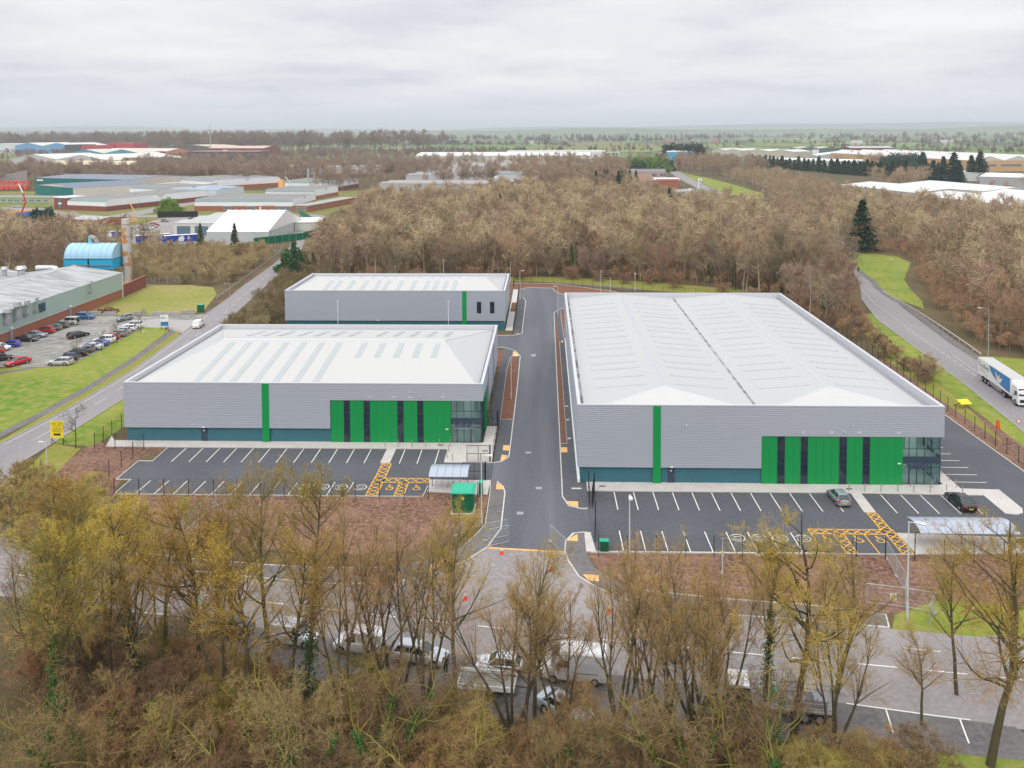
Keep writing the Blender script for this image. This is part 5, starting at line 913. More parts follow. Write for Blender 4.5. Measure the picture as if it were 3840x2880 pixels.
for xa_, xb_ in ((0, 27), (27, 54)): MB().poly([(fx-xa_, 224.62, 7), (fx-xb_, 224.62, 7), (fx-(xa_+xb_)/2, 224.62, 8.95)]).build('gable', 'obj_clad', T).color = (.36, .46, .42, 1)
MB().box(fx+.06, fx+.2, 224.4, 224.7, 0, 7).build('corner_trim', 'white_paint', T)
for y in (176.5, 199): q = MB().box(fx, fx+.35, y-.3, y+.3, 0, 2.9).build('pilaster', 'drain_light', T); MB().box(fx, fx+.5, y-.4, y+.4, 2.9, 3.2).build('lamp', 'white_paint', q)
MB().box(fx+.12, fx+.3, 186.5, 189, 4.2, 6.3).build('louvre', 'clad_teal', T); q = MB()
for z in (4.4, 4.75, 5.1, 5.45, 5.8): q.box(fx+.3, fx+.36, 186.6, 188.9, z, z+.14)
q.build('louvre_slat', 'black_metal', T)
def vent(y, s, hh, lb):
    V_ = thing('roof_vent', lb, 'roof vent', (fx+.9, y, 4.6), group='metal extraction vents on the factory wall'); MB().box(-.9, .5*s, -.5*s, .5*s, 0, .9*s).build('bracket', 'drain_light', V_)
    MB().tube((0, 0, .5), (0, 0, hh*.6), .45*s, .45*s, 12).tube((0, 0, hh*.6), (0, 0, hh*.75), .45*s, .8*s, 12).tube((0, 0, hh*.75), (0, 0, hh), .8*s, .7*s, 12).build('stack', 'steel', V_)
vent(174.5, 1.05, 3.2, 'leftmost silver vent on the factory wall'); vent(177.8, 1.1, 4.0, 'tallest silver vent on the factory wall, second from left'); vent(181.2, .8, 3.6, 'third silver vent from the left on the factory wall'); vent(184.8, .55, 3.6, 'slim vent left of the louvre on the factory wall'); vent(207.5, .45, 3.2, 'thin single vent near the far end of the factory wall')
for i, (x, y, s_, lb) in enumerate(((fx-25, 219, 1.5, 'big round vent on the far roof edge of the factory'), (fx-29, 218, 1.0, 'small round vent on the far roof edge'), (fx-41, 205, 1.4, 'round vent at the far left on the factory roof'))):
    V_ = thing('roof_vent', lb, 'roof vent', (x, y, 7), group='metal vents on the factory roof'); MB().tube((0, 0, 0), (0, 0, 1.6), .6*s_, .6*s_, 12).tube((0, 0, 1.6), (0, 0, 2.1), .6*s_, 1.0*s_, 12).tube((0, 0, 2.1), (0, 0, 2.8), 1.0*s_, .75*s_, 12).build('stack', 'steel', V_)
V_ = thing('ventilation_duct', 'fat silver duct lying at the far roof edge beside the blue tank', 'duct', (fx-22, 226, 7.2)); MB().tube((-3, 0, .8), (2, 0, .8), .9, .9, 14).tube((2, 0, .8), (3.2, -.3, .2), .9, .7, 14).build('duct', 'steel', V_)
T = thing('brick_corner_building', 'brick building corner at the left edge before the car park', 'building', (0, 0, 0)); MB().box(-130, -106.6, 140, 154.6, 0, 6.4).build('wall', 'brick', T); MB().box(-130.3, -106.3, 139.7, 154.9, 6.4, 6.6).build('roof', 'drain', T)
T = thing('brick_wall', 'dark red brick yard wall running from the factory to the chimney', 'wall', (0, 0, 0)); MB().prism([(-118.3, 224.9), (-119.7, 241), (-120.1, 241), (-118.7, 224.9)], 0, 3.4).build('brickwork', 'brick_dark', T); MB().prism([(-118.2, 224.9), (-119.6, 241.1), (-120.2, 241.1), (-118.8, 224.9)], 3.4, 3.5).build('coping', 'brick', T)
T = thing('chimney', 'tall rust-streaked metal chimney beside the blue tank', 'chimney', (-126, 242, 0))
m = mat('rusty_metal', (.52, .52, .47), .6, noise=.2, scale=.35, detail=8, col2=(.50, .22, .06), thr=(.5, .58)); q = MB().tube((0, 0, 1.2), (0, 0, 20.3), 1.25, 1.2, 20).build('shaft', 'rusty_metal', T); q = MB()
for z in (6.5, 15, 18.6): q.tube((0, 0, z), (0, 0, z+.12), 1.32, 1.32, 20)
q.build('band', 'brick', T); MB().box(-1.6, 1.6, -1.6, 1.6, 0, 1.3).build('base', 'tactile', T); MB().box(.9, 1.5, -.4, .4, 10.2, 12.4).build('ladder_cage', 'galv', T)
T = thing('dust_collector', 'light blue barrel-vaulted dust collector on steel legs behind the factory', 'tank', (-134.6, 240.5, 0)); q = MB(); n = 14; Lx = 7.2
for sgn in (0,): 
    prof = [(4.2*math.cos(math.pi*i/n), 9.2+4.0*math.sin(math.pi*i/n)) for i in range(n+1)]
    for (ya, za), (yb, zb_) in zip(prof, prof[1:]): q.poly([(-Lx, ya, za), (Lx, ya, za), (Lx, yb, zb_), (-Lx, yb, zb_)])
    q.poly([(Lx, y, z) for y, z in prof]); q.poly([(-Lx, y, z) for y, z in prof[::-1]])
q.build('vault', 'obj_paint', T).color = (.36, .57, .74, 1); q = MB()
for i in range(9):
    x = -Lx+.1+i*1.78
    for (ya, za), (yb, zb_) in zip(prof, prof[1:]): q.tube((x, ya, za), (x, yb, zb_), .09, .09, 4)
q.build('rib', 'obj_paint', T).color = (.30, .50, .68, 1); q = MB().box(-Lx, -.3, -4.1, 4.1, 6.0, 9.15).box(.3, Lx, -4.1, 4.1, 6.0, 9.15).build('hopper', 'obj_paint', T); q.color = (.01, .40, .68, 1)
MB().box(-Lx-.2, Lx+.3, -4.4, 4.4, 9.14, 9.3).build('deck', 'obj_paint', T).color = (.25, .42, .5, 1); q = MB()
for x in (-6.5, 6.5):
    for y in (-3.5, 3.5): q.tube((x, y, 0), (x, y, 6), .18, .18, 6)
q.tube((6.5, -3.5, 5.5), (6.5, 3.5, 1), .1, .1, 5).build('leg', 'drain', T); MB().tube((-1.5, 0, 13), (-1.5, 0, 15.2), .55, .55, 10).build('flue', 'obj_paint', T).color = (.2, .55, .65, 1); MB().tube((-1.5, 0, 15.1), (.3, -.2, 14.6), .6, .6, 10).tube((.3, -.2, 14.6), (.7, -.2, 13), .6, .6, 10).build('elbow', 'kerb_old', T)
MB().tube((-6, -4.5, 7.2), (6.8, -4.5, 7.2), .13, .13, 6).build('pipe', 'brick', T)
T = thing('tarpaulin_heap', 'blue tarpaulin heap behind the brick yard wall', 'tarpaulin', (-124.5, 234, 0)); q = MB()
rg = random.Random(5)
pts = [(2.0*math.cos(a)*s, 1.5*math.sin(a)*s, 3.2*(1-s*s)+rg.uniform(-.2, .3)) for s in (.05, .5, .8, 1) for a in [2*math.pi*i/10 for i in range(10)]]; q.V = pts; q.F = [(r*10+i, r*10+(i+1) % 10, r*10+10+(i+1) % 10, r*10+10+i) for r in range(3) for i in range(10)]; q.build('sheet', 'sign_blue', T)
fence('pale wire fence enclosure beside the chimney', [(-121, 241.5), (-112, 246), (-110, 252), (-120, 254)], 3, 2.4, True, 'galv', 'wire_fence', 'fence', 'pale wire fences')
for i, (x, y) in enumerate(((-114.2, 202.9), (-110, 202.5), (-102.5, 202.6), (-97.8, 202.3), (-93.9, 202.3), (-90.9, 204.4))):
    T = thing('concrete_block', ('long concrete block below the dry meadow, %s' % ('leftmost, beside the blue crossover', 'second from left', 'third from left, behind the exiting grey car', 'third from right', 'second from right', 'rightmost, nearest the green cabinet')[i]), 'concrete block', (x, y, 0), R_((0, 0, 0, 0, 0, 12)[i]), 'concrete blocks closing the car park'); MB().prism([(-1.7, -.35), (1.7, -.35), (1.7, .35), (-1.7, .35)], 0, .3).prism([(-1.6, -.2), (1.6, -.2), (1.6, .2), (-1.6, .2)], .3, .95).build('block', 'kerb_old', T)
T = thing('timber_pile', 'heap of old brown timber in the grass beside the brick base', 'timber pile', (-112.6, 206, 0)); q = MB(); rg = random.Random(3)
for i in range(26): x, y, a = rg.uniform(-2.6, 2.6), rg.uniform(-1, 1), rg.uniform(0, 3.1); z = rg.uniform(.2, 1.2)*(1-abs(x)/3.4); q.tube((x-math.cos(a), y-math.sin(a)*.5, z), (x+math.cos(a), y+math.sin(a)*.5, z+.2), .18, .18, 5)
q.build('logs', 'bark_bed', T)
def rail(pts, lb, h=.75, m_='kerb'):
    T = thing('crash_barrier', lb, 'barrier', (0, 0, 0), group='roadside crash barriers'); q = MB(); p = MB()
    for a, b in zip(pts, pts[1:]):
        ribbon(q, [a, b], .08, h-.3, h); a, b = Vector(a), Vector(b); n_ = max(1, int((b-a).length/3.2))
        for i in range(n_): c = a+(b-a)*i/n_; p.box(c.x-.06, c.x+.06, c.y-.06, c.y+.06, 0, h-.05)
    q.build('beam', m_, T); p.build('post', 'galv', T)
rail([(94.6, 232), (94.2, 225.5), (93.2, 209.3), (91.4, 192.5), (89.3, 176), (87.9, 166.9)], 'pale crash barrier along the right side of the east road', .8)
rail([(-90.8, 222), (-93, 240), (-97.8, 281.6), (-101.5, 308), (-108, 335)], 'weathered low barrier along the left side of the west lane', .7, 'kerb_old')
# ------------------------------------------------------------------ estate and distant buildings
def block(label, p0, p1, D, H, wall, roof, kind='flat', base=None, bh=2.5, wins=(), doors=(), name='industrial_building', cat='industrial building', group='industrial buildings of the estate', sign=None, humps=1, rz=1.2, dd=None, glaze=False, endc=None):
    """p0-p1 is the front wall on the ground, D the depth; kinds flat, gable (ridge along the depth), long (ridge along the front), unit (twin-hump brick unit)"""
    p0, p1 = Vector(p0), Vector(p1); L = (p1-p0).length; a = math.atan2(p1.y-p0.y, p1.x-p0.x)
    T = thing(name, label, cat, (p0.x, p0.y, 0), a, group); zc = bh if base else 0
    if kind == 'unit':
        W = D/2; f = MB()
        prof = []
        for h_ in range(2): o_ = h_*W; prof += [(o_, H-1.9), (o_+W*.09, H), (o_+W*.91, H)]
        prof.append((D, H-1.9))
        e_ = MB()
        for x in (0, L): e_.poly([(x, 0, bh)]+[(x, y, z) for y, z in prof]+[(x, D, bh)])
        e_.poly([(0, 0, bh), (L, 0, bh), (L, 0, H-1.9), (0, 0, H-1.9)]); e_.poly([(0, D, bh), (L, D, bh), (L, D, H-1.9), (0, D, H-1.9)])
        e_.build('cladding', 'obj_paint', T).color = wall+(1,)
        r_ = MB(); gsl = MB()
        for i, ((ya, za), (yb, zb_)) in enumerate(zip(prof, prof[1:])):
            (gsl if i in (0,) else r_).poly([(-.1, ya, za+.03), (L+.1, ya, za+.03), (L+.1, yb, zb_+.03), (-.1, yb, zb_+.03)])
        r_.build('roof', 'obj_rib', T).color = roof+(1,); gsl.build('roof_light', 'window_pale' if glaze else 'obj_rib', T).color = (.22, .27, .27, 1)
    else:
        w_ = MB().box(0, L, 0, D, zc, H).build('wall', 'obj_clad', T); w_.color = wall+(1,); r_ = MB(); o_ = .25; hw = MB()
        if kind == 'flat': r_.prism([(-o_, -o_), (L+o_, -o_), (L+o_, D+o_), (-o_, D+o_)], H, H+.35)
        elif kind == 'gable':
            for i in range(humps):
                a0, a1 = L*i/humps, L*(i+1)/humps; am_ = (a0+a1)/2; r_.poly([(a0-o_*(i == 0), -o_, H), (am_, -o_, H+rz), (am_, D+o_, H+rz), (a0-o_*(i == 0), D+o_, H)]); r_.poly([(am_, -o_, H+rz), (a1+o_*(i == humps-1), -o_, H), (a1+o_*(i == humps-1), D+o_, H), (am_, D+o_, H+rz)])
                hw.poly([(a0, 0, H), (a1, 0, H), (am_, 0, H+rz-.02)]); hw.poly([(a1, D, H), (a0, D, H), (am_, D, H+rz-.02)])
        else:
            for i in range(humps):
                a0, a1 = D*i/humps, D*(i+1)/humps; am_ = (a0+a1)/2; r_.poly([(-o_, a0-o_*(i == 0), H), (L+o_, a0-o_*(i == 0), H), (L+o_, am_, H+rz), (-o_, am_, H+rz)]); r_.poly([(-o_, am_, H+rz), (L+o_, am_, H+rz), (L+o_, a1, H), (-o_, a1, H)])
                hw.poly([(0, a1, H), (0, a0, H), (0, am_, H+rz-.02)]); hw.poly([(L, a0, H), (L, a1, H), (L, am_, H+rz-.02)])
        r_.build('roof', 'obj_rib', T).color = roof+(1,)
        for f_ in hw.F: MB().poly([hw.V[i_] for i_ in f_]).build('gable', 'obj_clad', T).color = (endc or wall)+(1,)
        if endc: MB().box(L-.02, L+.08, 0.02, D-.02, zc, H).build('end_wall', 'obj_clad', T).color = endc+(1,)
    if base:
        MB().box(-.12, L+.12, -.12, D+.12, 0, zc).build('brick_base', base, T)
    for x, ww, z0, z1 in wins:
        wn = MB().box(x*L, x*L+ww, -.22, -.125, z0, z1).build('window', 'window_pale', T); f = MB().box(x*L-.12, x*L+ww+.12, -.24, -.221, z1, z1+.12).box(x*L-.12, x*L+ww+.12, -.3, -.221, z0-.12, z0)
        n = max(1, round(ww/1.1))
        for i in range(n+1): f.box(x*L+ww*i/n-.05, x*L+ww*i/n+.05, -.24, -.221, z0, z1)
        f.build('frame', 'white_paint', wn)
    for x, ww, hh, col in doors: MB().box(x*L, x*L+ww, -.2, -.125, 0, hh).build('door', 'obj_paint', T).color = col+(1,)
    if sign: s_ = MB().box(sign[0]*L, sign[0]*L+sign[1], -.2, -.05, sign[2], sign[3]).build('sign_panel', 'white_paint', T)
    return T
W_, G1, TEAL, BRN = (.80, .82, .86), (.24, .23, .22), (.0, .16, .16), (.16, .11, .09)
u1 = block('brick and white unit with a tall windowed stair block, left of the estate road', (-287.7, 484.6), (-258.6, 474), 84, 7.2, W_, G1, 'unit', 'brick_dark', 2.9, doors=((-.02, .1, .1, G1),), glaze=False)
MB().box(-11, -.3, 0, 12, 0, 7.0).build('stair_block', 'brick_dark', u1); MB().box(-11.3, 0, -.3, 12.3, 7.0, 7.6).build('stair_block_roof', 'white_paint', u1); wn = MB().box(-7.5, -4.6, -.1, .05, 1, 6.6).build('window', 'window_pale', u1); MB().box(-7.5, -4.6, -.12, -.101, 3.2, 4.2).box(-6.1, -6.0, -.12, -.101, 1, 3.2).box(-6.1, -6.0, -.12, -.101, 4.2, 6.6).build('frame', 'white_paint', wn)
s_ = MB()
for i, c_ in enumerate((0,)): s_.box(29.4, 31.0, 5, 11, 0, 4.2)
s_.build('roller_door', 'white_paint', u1)
block('long dark teal warehouse with a blue-grey roof, largest on the estate', (-420, 663), (-323, 629), 62, 9.5, TEAL, (.20, .22, .26), 'long', humps=1, rz=1.6, sign=(.02, 7, 7.0, 8.4), endc=(.62, .58, .52))
block('teal gabled shed with a plain blue-grey roof and cream flank, before the long teal warehouse', (-384, 606), (-334, 570), 57, 7.4, TEAL, (.17, .20, .26), 'gable', rz=2.0, endc=(.66, .62, .60))
block('brick and white unit behind the windowed stair block unit', (-298.7, 580), (-259, 556), 40, 8.2, W_, G1, 'unit', 'brick_dark', 3.2)
block('brick and white unit at the top of the estate road beside the teal warehouse', (-312, 682), (-264.6, 643), 62, 8.6, W_, G1, 'unit', 'brick', 3.4, doors=((.55, 5, 4, (.03, .06, .2)),))
block('low cream shed between the two upper brick units', (-300, 622), (-262, 612), 22, 6.5, (.7, .6, .52), (.55, .5, .46), 'flat')
block('long brick office unit with white framed windows above the marquee', (-207, 477), (-148, 475.5), 44, 7.0, W_, G1, 'unit', 'brick', 2.9, wins=((.30, 4.5, .8, 2.8), (.54, 4.5, .3, 2.8), (.83, 5, .6, 2.6), (.93, 3.5, .6, 2.6)), doors=((.66, 1.2, 2.5, (.7, .7, .7)),), sign=(.72, 5, 3.4, 4.6))
block('single-storey brick office wing with white windows at the wood corner', (-146, 470), (-137, 468), 62, 3.4, (.30, .10, .07), (.36, .35, .33), 'flat', 'brick', 3.0, wins=((.2, 2.6, .7, 2.5), (.65, 2, .7, 2.5)))
block('brick and white unit second above the marquee', (-192, 556), (-157, 551), 42, 7.0, W_, G1, 'unit', 'brick', 2.6, wins=((.5, 4, .6, 2.2),))
block('brick and white unit third above the marquee, with silver flues', (-209, 648), (-164, 641), 44, 7.4, W_, G1, 'unit', 'brick_dark', 2.8)
block('brick and white unit with pale glazed roof strip left of the orange silo', (-262, 560), (-226, 556), 40, 6.4, (.62, .66, .74), (.3, .38, .45), 'long', humps=2)
for i, (x, y, hh) in enumerate(((-196, 672, 8), (-191, 672, 5.5), (-186, 672, 8), (-178, 672, 7))):
    q = MB().tube((0, 0, 0), (0, 0, hh), .9, .9, 10).tube((0, 0, hh), (0, 0, hh+.5), 1.05, 1.05, 10).build('flue', 'pole_blue', None, (x, y, 7.4)); tag(q, 'grey-blue flue, %s of four on the third brick unit' % ('leftmost', 'shortest', 'third', 'rightmost')[i], 'flue', 'flues on the third brick unit')
T = thing('silo', 'orange-cream silo with a grey pipe loop on steel legs', 'silo', (-250.6, 801, 0)); T.scale = (.72, .72, .52); q = MB(); q.tube((0, 0, 9), (0, 0, 24), 4.2, 4.2, 20).tube((0, 0, 24), (0, 0, 26.5), 4.2, 2.0, 20).tube((0, 0, 5), (0, 0, 9), 1.2, 4.2, 20).build('tank', 'tactile', T); q = MB()
for x in (-3, 3):
    for y in (-3, 3): q.tube((x, y, 0), (x, y, 9), .4, .4, 6)
q.build('leg', 'drain', T); MB().path([(-5.5, 0, 0), (-5.5, 0, 26), (-4, 0, 28.5), (0, 0, 29), (2, 0, 26.8)], .6, 8).build('pipe', 'pole_blue', T)
T = thing('filter_tower', 'cream filter tower beside the second brick unit', 'tower', (-195, 600, 0)); MB().box(-1.8, 1.8, -1.8, 1.8, 4, 11).build('housing', 'tactile', T); MB().tube((3, 0, 13), (7, 0, 8), .5, .5, 8).build('chute', 'galv', T); q = MB()
for x in (-2.6, 2.6):
    for y in (-2.6, 2.6): q.tube((x, y, 0), (x, y, 5), .25, .25, 5)
q.build('leg', 'drain', T)
for i, (a, b, D) in enumerate((((-254, 828), (-176, 848), 40), ((-244, 905), (-170, 925), 40))): block('low grey-roofed shed %s the orange silo' % ('right of', 'behind and right of')[i], a, b, D, 7, (.55, .57, .58), (.30, .29, .29), 'long', 'brick_dark', 3)
# marquee and garages
T = thing('marquee', 'large white marquee with ridged roof beside the west lane', 'marquee', (0, 0, 0)); q = MB(); x0, x1, y0, y1, ym = -143.5, -117.0, 341.5, 391, 366; n = 8
for i in range(n):
    xa, xb = x0+(x1-x0)*i/n, x0+(x1-x0)*(i+1)/n; xm = (xa+xb)/2
    for ya, yb, za, zb_ in ((y0, ym, 4.2, 11.2), (ym, y1, 11.2, 4.2)): q.poly([(xa, ya, za), (xm, ya, za-.12), (xm, yb, zb_-.18), (xa, yb, zb_)]); q.poly([(xm, ya, za-.12), (xb, ya, za), (xb, yb, zb_), (xm, yb, zb_-.18)])
q.poly([(x1, y0, 4.2), (x1, y1, 4.2), (x1, ym, 11.2)]); q.poly([(x0, y1, 4.2), (x0, y0, 4.2), (x0, ym, 11.2)]); q.build('roof', 'obj_paint', T).color = (.8, .78, .78, 1)
q = MB().box(x0+.1, x1-.1, y0+.1, y1-.1, 0, 4.1).build('side_wall', 'obj_clad', T); q.color = (.46, .50, .50, 1); q = MB()
for i in range(9): y = y0+(y1-y0)*i/8; q.box(x1-.08, x1+.06, y-.12, y+.12, 0, 4.2)
q.build('post', 'white_paint', T); block('pale lean-to store attached to the marquee beside the green fence', (-116.8, 378), (-104.5, 380), 22, 3.8, (.6, .6, .56), (.66, .66, .64), 'flat')
block('white garage block with three blue-grey roller doors beside the marquee', (-167.5, 363.4), (-143, 361.8), 50, 5.4, (.62, .61, .58), (.44, .44, .43), 'long', humps=3, rz=.7, doors=((.07, 6.2, 4.1, (.10, .17, .22)), (.41, 6.2, 4.1, (.10, .17, .22)), (.76, 5, 4.1, (.05, .16, .34))))
block('small brick house with hipped brown roof among trees left of the chimney', (-236, 399), (-219, 392), 16, 3.6, (.40, .20, .12), (.42, .42, .43), 'long', 'brick', 3.2, rz=1.0, wins=((.1, 1, .2, 2.2), (.35, 3, .9, 2.2), (.8, 2.2, .9, 2.2)), name='brick_building', cat='building')
block('low brown gabled shed left of the small brick house', (-262, 404), (-240, 398), 14, 3.4, (.30, .22, .17), (.30, .25, .2), 'gable', rz=2.6, humps=2)
block('dark roofed hut with a blue wall at the left edge', (-262, 381), (-247, 375), 14, 3.6, (.06, .22, .42), (.22, .22, .22), 'flat')
of = block('low pale office block with green panels at the left edge', (-372, 533), (-322, 529), 14, 3.6, (.42, .38, .28), (.30, .29, .26), 'flat', wins=[(.03+.1*i, 3, 1.1, 2.6) for i in range(9)])
q = MB()
for i in range(9): q.box(50*(.03+.1*i), 50*(.03+.1*i)+3, -.26, -.24, .2, .95); q.box(50*(.03+.1*i), 50*(.03+.1*i)+3, -.26, -.24, 2.8, 3.4)
q.build('green_panel', 'obj_paint', of).color = (.18, .55, .12, 1)
def green_fence(pts, lb, h=3):
    T = thing('steel_fence', lb, 'fence', (0, 0, 0), group='green steel fences round the marquee'); q = MB(); p = MB(); ribbon(q, pts, .05, .1, h); q.build('panel', 'sub_green', T)
    for a, b in zip(pts, pts[1:]):
        a, b = Vector(a), Vector(b); n = max(1, int((b-a).length/3)); 
        for i in range(n): c = a+(b-a)*i/n; p.box(c.x-.1, c.x+.1, c.y-.1, c.y+.1, 0, h+.2)
    p.build('post', 'sub_roof', T)
green_fence([(-119, 330), (-104, 347), (-101.5, 366), (-103, 398), (-116, 410)], 'dark green fence curving round the right side of the marquee'); green_fence([(-118, 411), (-137, 452)], 'bright green fence running up from the marquee to the offices')
T = thing('close_board_fence', 'dark fence beside the round green bush in the estate yard', 'fence', (0, 0, 0)); q = MB(); ribbon(q, [(-211, 439), (-190, 442)], .1, 0, 3.2); q.build('boards', 'black_metal', T)
def semi(x, y, a, lb, L=13, col=(.02, .05, .35, 1)):
    T = thing('lorry_trailer', lb, 'lorry trailer', (x, y, 0), R_(a), 'blue lorry trailers in the estate yard'); b = MB().box(-L/2, L/2, -1.3, 1.3, 1.2, 4.1).build('body', 'obj_paint', T); b.color = col; MB().box(-L/2, L/2, -1.3, 1.3, 4.1, 4.16).build('roof', 'white_paint', T)
    MB().poly([(-1.4+.2, -1.31, 1.6), (.9, -1.31, 1.5), (1.3, -1.31, 2.9), (.7, -1.31, 3.9), (-.4, -1.31, 3.6), (-1.0, -1.31, 3.0)]).poly([(2.4, -1.31, 2.4), (2.9, -1.31, 2.2), (3.2, -1.31, 3.4), (2.7, -1.31, 3.7)]).build('pale_motif', 'white_paint', b)
    for x_ in (-4.8, -3.6, 4.2):
        for sy in (-1, 1): MB().tube((x_, sy*.9, .5), (x_, sy*1.25, .5), .5, .5, 12).build('wheel', 'tyre', T)
semi(-186, 343, 28, 'blue trailer with pale motif left of the chimney'); semi(-162, 333, 35, 'blue trailer directly right of the chimney, mostly behind twigs'); semi(-150, 332, 28, 'blue trailer with a large pale motif, rightmost of three')
for kd, x, y, a, col, lb in (('saloon', -188.5, 380, 0, (.2, .24, .28), 'grey car, nearest in the estate yard row'), ('hatch', -189.4, 386.5, 0, (.6, .6, .62), 'white-grey car second in the estate yard row'), ('hatch', -191, 393, 0, (.3, .32, .35), 'grey car third in the estate yard row'), ('suv', -194, 400.5, 0, RED, 'dark red car at the back of the estate yard row'), ('hatch', -197, 418, 5, (.2, .22, .24), 'dark grey car by the sloping wall of the estate yard'), ('saloon', -186, 426, 0, BLK, 'black car before the dark fence of the estate yard'), ('saloon', -329, 500, 5, SIL, 'silver car on the estate road at far left'), ('hatch', -345, 497, 5, WHT, 'white car at the left edge of the estate road')): car(kd, x, y, a, col, lb, 'cars on the industrial estate')
for i, (x, y, a, c_, lb, ln_) in enumerate(((-293, 447, 20, (.85, .35, .05), 'orange-yellow machine of boom arms in the hire yard', 14), (-284, 438, -10, (.03, .12, .5), 'blue lifting platform in the hire yard', 11), (-300, 436, 8, (.05, .25, .6), 'blue platform at the left of the hire yard', 9), (-283.5, 446, 15, (.03, .10, .45), 'blue boxed platform at the right of the hire yard', 8))):
    T = thing('access_platform', lb, 'lifting machine', (x, y, 0), R_(a), 'lifting machines in the hire yard'); q = MB().box(-ln_/2, ln_/2, -1.1, 1.1, .8, 2.0).build('chassis', 'obj_paint', T); q.color = c_+(1,); q = MB().tube((-ln_/2, 0, 2.2), (ln_/2, 0, 3.2), .5, .4, 8).build('boom', 'obj_paint', T); q.color = c_+(1,)
    for x_ in (-ln_*.3, ln_*.3):
        for sy in (-1, 1): MB().tube((x_, sy*.8, .6), (x_, sy*1.3, .6), .6, .6, 12).build('wheel', 'tyre', T)
T = thing('crane_arm', 'red and white raised boom lift in the hire yard', 'crane', (-288, 441, 0)); MB().box(-1.5, 1.5, -1, 1, 0, 1.8).build('base', 'red', T); MB().tube((0, 0, 1.5), (3, 0, 8.5), .45, .4, 8).tube((3, 0, 8.5), (1.6, 0, 13.5), .4, .35, 8).build('lower_boom', 'red', T); MB().tube((1.6, 0, 13.5), (-1, 0, 19), .35, .3, 8).build('upper_boom', 'white_paint', T); MB().box(-2.6, -.8, -.6, .6, 18.6, 19.6).build('basket', 'red', T)
T = thing('crane_arm', 'small orange boom lift beside the concrete wall of the estate yard', 'crane', (-212, 414, 0)); MB().box(-2, 2, -1, 1, .4, 2.2).build('base', 'tactile', T); MB().tube((0, 0, 2), (1.5, 0, 5), .3, .3, 8).tube((1.5, 0, 5), (-1.6, 0, 11), .28, .22, 8).build('boom', 'tactile', T)
for i in range(7):
    T = thing('access_platform', 'folded red-orange lift, one of a packed row beside the teal warehouse', 'lifting machine', (-445+i*3.6, 655+i*.5, 0), R_(85), 'red-orange lifts parked beside the teal warehouse'); MB().box(-2.6, 2.6, -1.1, 1.1, .8, 2.6).build('chassis', 'cone_orange', T); MB().tube((-2.6, 0, 3), (2.8, 0, 6.2), .7, .5, 8).tube((2.8, 0, 6.2), (-2.4, 0, 7.2), .5, .5, 8).build('boom', 'cone_orange', T)
T = thing('concrete_wall', 'sloping grey concrete wall at the left edge above the orange lifts', 'wall', (-470, 690, 0), R_(38)); MB().prism([(-30, -.5), (20, -.5), (20, .5), (-30, .5)], 0, .1).poly([(-30, 0, 0), (22, 0, 0), (22, 0, 14), (-30, 0, 3)]).poly([(22, .8, 0), (-30, .8, 0), (-30, .8, 3), (22, .8, 14)]).poly([(-30, 0, 3), (22, 0, 14), (22, .8, 14), (-30, .8, 3)]).poly([(22, 0, 0), (22, .8, 0), (22, .8, 14), (22, 0, 14)]).build('slab', 'kerb_old', T)
# middle distance, right of the silo
block('long low grey unit just behind the central wood', (-129, 632), (-30, 622), 42, 6.2, (.44, .42, .42), (.33, .31, .30), 'long', humps=2, rz=.8)
block('long grey shed, second row behind the central wood', (-127, 742), (-44, 735), 60, 6.5, (.5, .5, .5), (.29, .29, .29), 'long', humps=2)
block('long grey shed, third row behind the central wood', (-130, 905), (-47, 902), 90, 7, (.6, .6, .6), (.30, .31, .33), 'long', humps=3)
block('very long white warehouse across the middle distance', (-180, 1130), (60, 1110), 70, 13, (.62, .60, .56), (.66, .66, .64), 'long', humps=1, rz=4)
block('second very long white warehouse behind the first', (-60, 1260), (90, 1250), 60, 15, (.66, .66, .66), (.6, .6, .6), 'long')
block('brick and white unit with a pitched glazed roof right of the satellite dishes', (-60, 705), (-5, 712), 40, 10.5, (.6, .6, .62), (.34, .34, .34), 'unit', 'brick', 4.2, wins=((.55, 6, .8, 3),))
T = thing('satellite_dish_mast', 'white mast with two satellite dishes above the wood', 'mast', (-35, 560, 0)); MB().tube((0, 0, 0), (0, 0, 13), .3, .25, 8).tube((0, 0, 12.5), (14, 0, 12.2), .5, .5, 6).build('frame', 'white_paint', T)
for x, z in ((-2, 12.5), (1.2, 14)): MB().tube((x, -.3, z), (x-.2, .5, z), 1.8, .4, 16).build('dish', 'white_paint', T)
block('pale brick building with a dark flat roof above the wood beside the filling station', (75.3, 748), (109, 747), 22, 8.6, (.50, .33, .25), (.20, .19, .20), 'long', rz=2.4, wins=((.62, 4.6, 4.6, 7.4), (.83, 6, 4.6, 7.4), (.83, 6, 1.2, 3.6)), name='office_building', cat='building')
block('white and blue shed right of the evergreen clump', (177.6, 1206), (217.4, 1203), 60, 15, (.08, .36, .52), (.56, .62, .68), 'long', rz=4)
T = thing('portal_frame', 'white open steel frame structure left of the evergreen clump', 'structure', (66, 1168, 0)); q = MB()
for i in range(8): q.box(i*5.4, i*5.4+.7, 0, .7, 0, 16)
q.box(0, 39, 0, .7, 15.4, 16.2).box(0, 39, 12, 12.7, 15.4, 16.2).build('frame', 'white_paint', T)
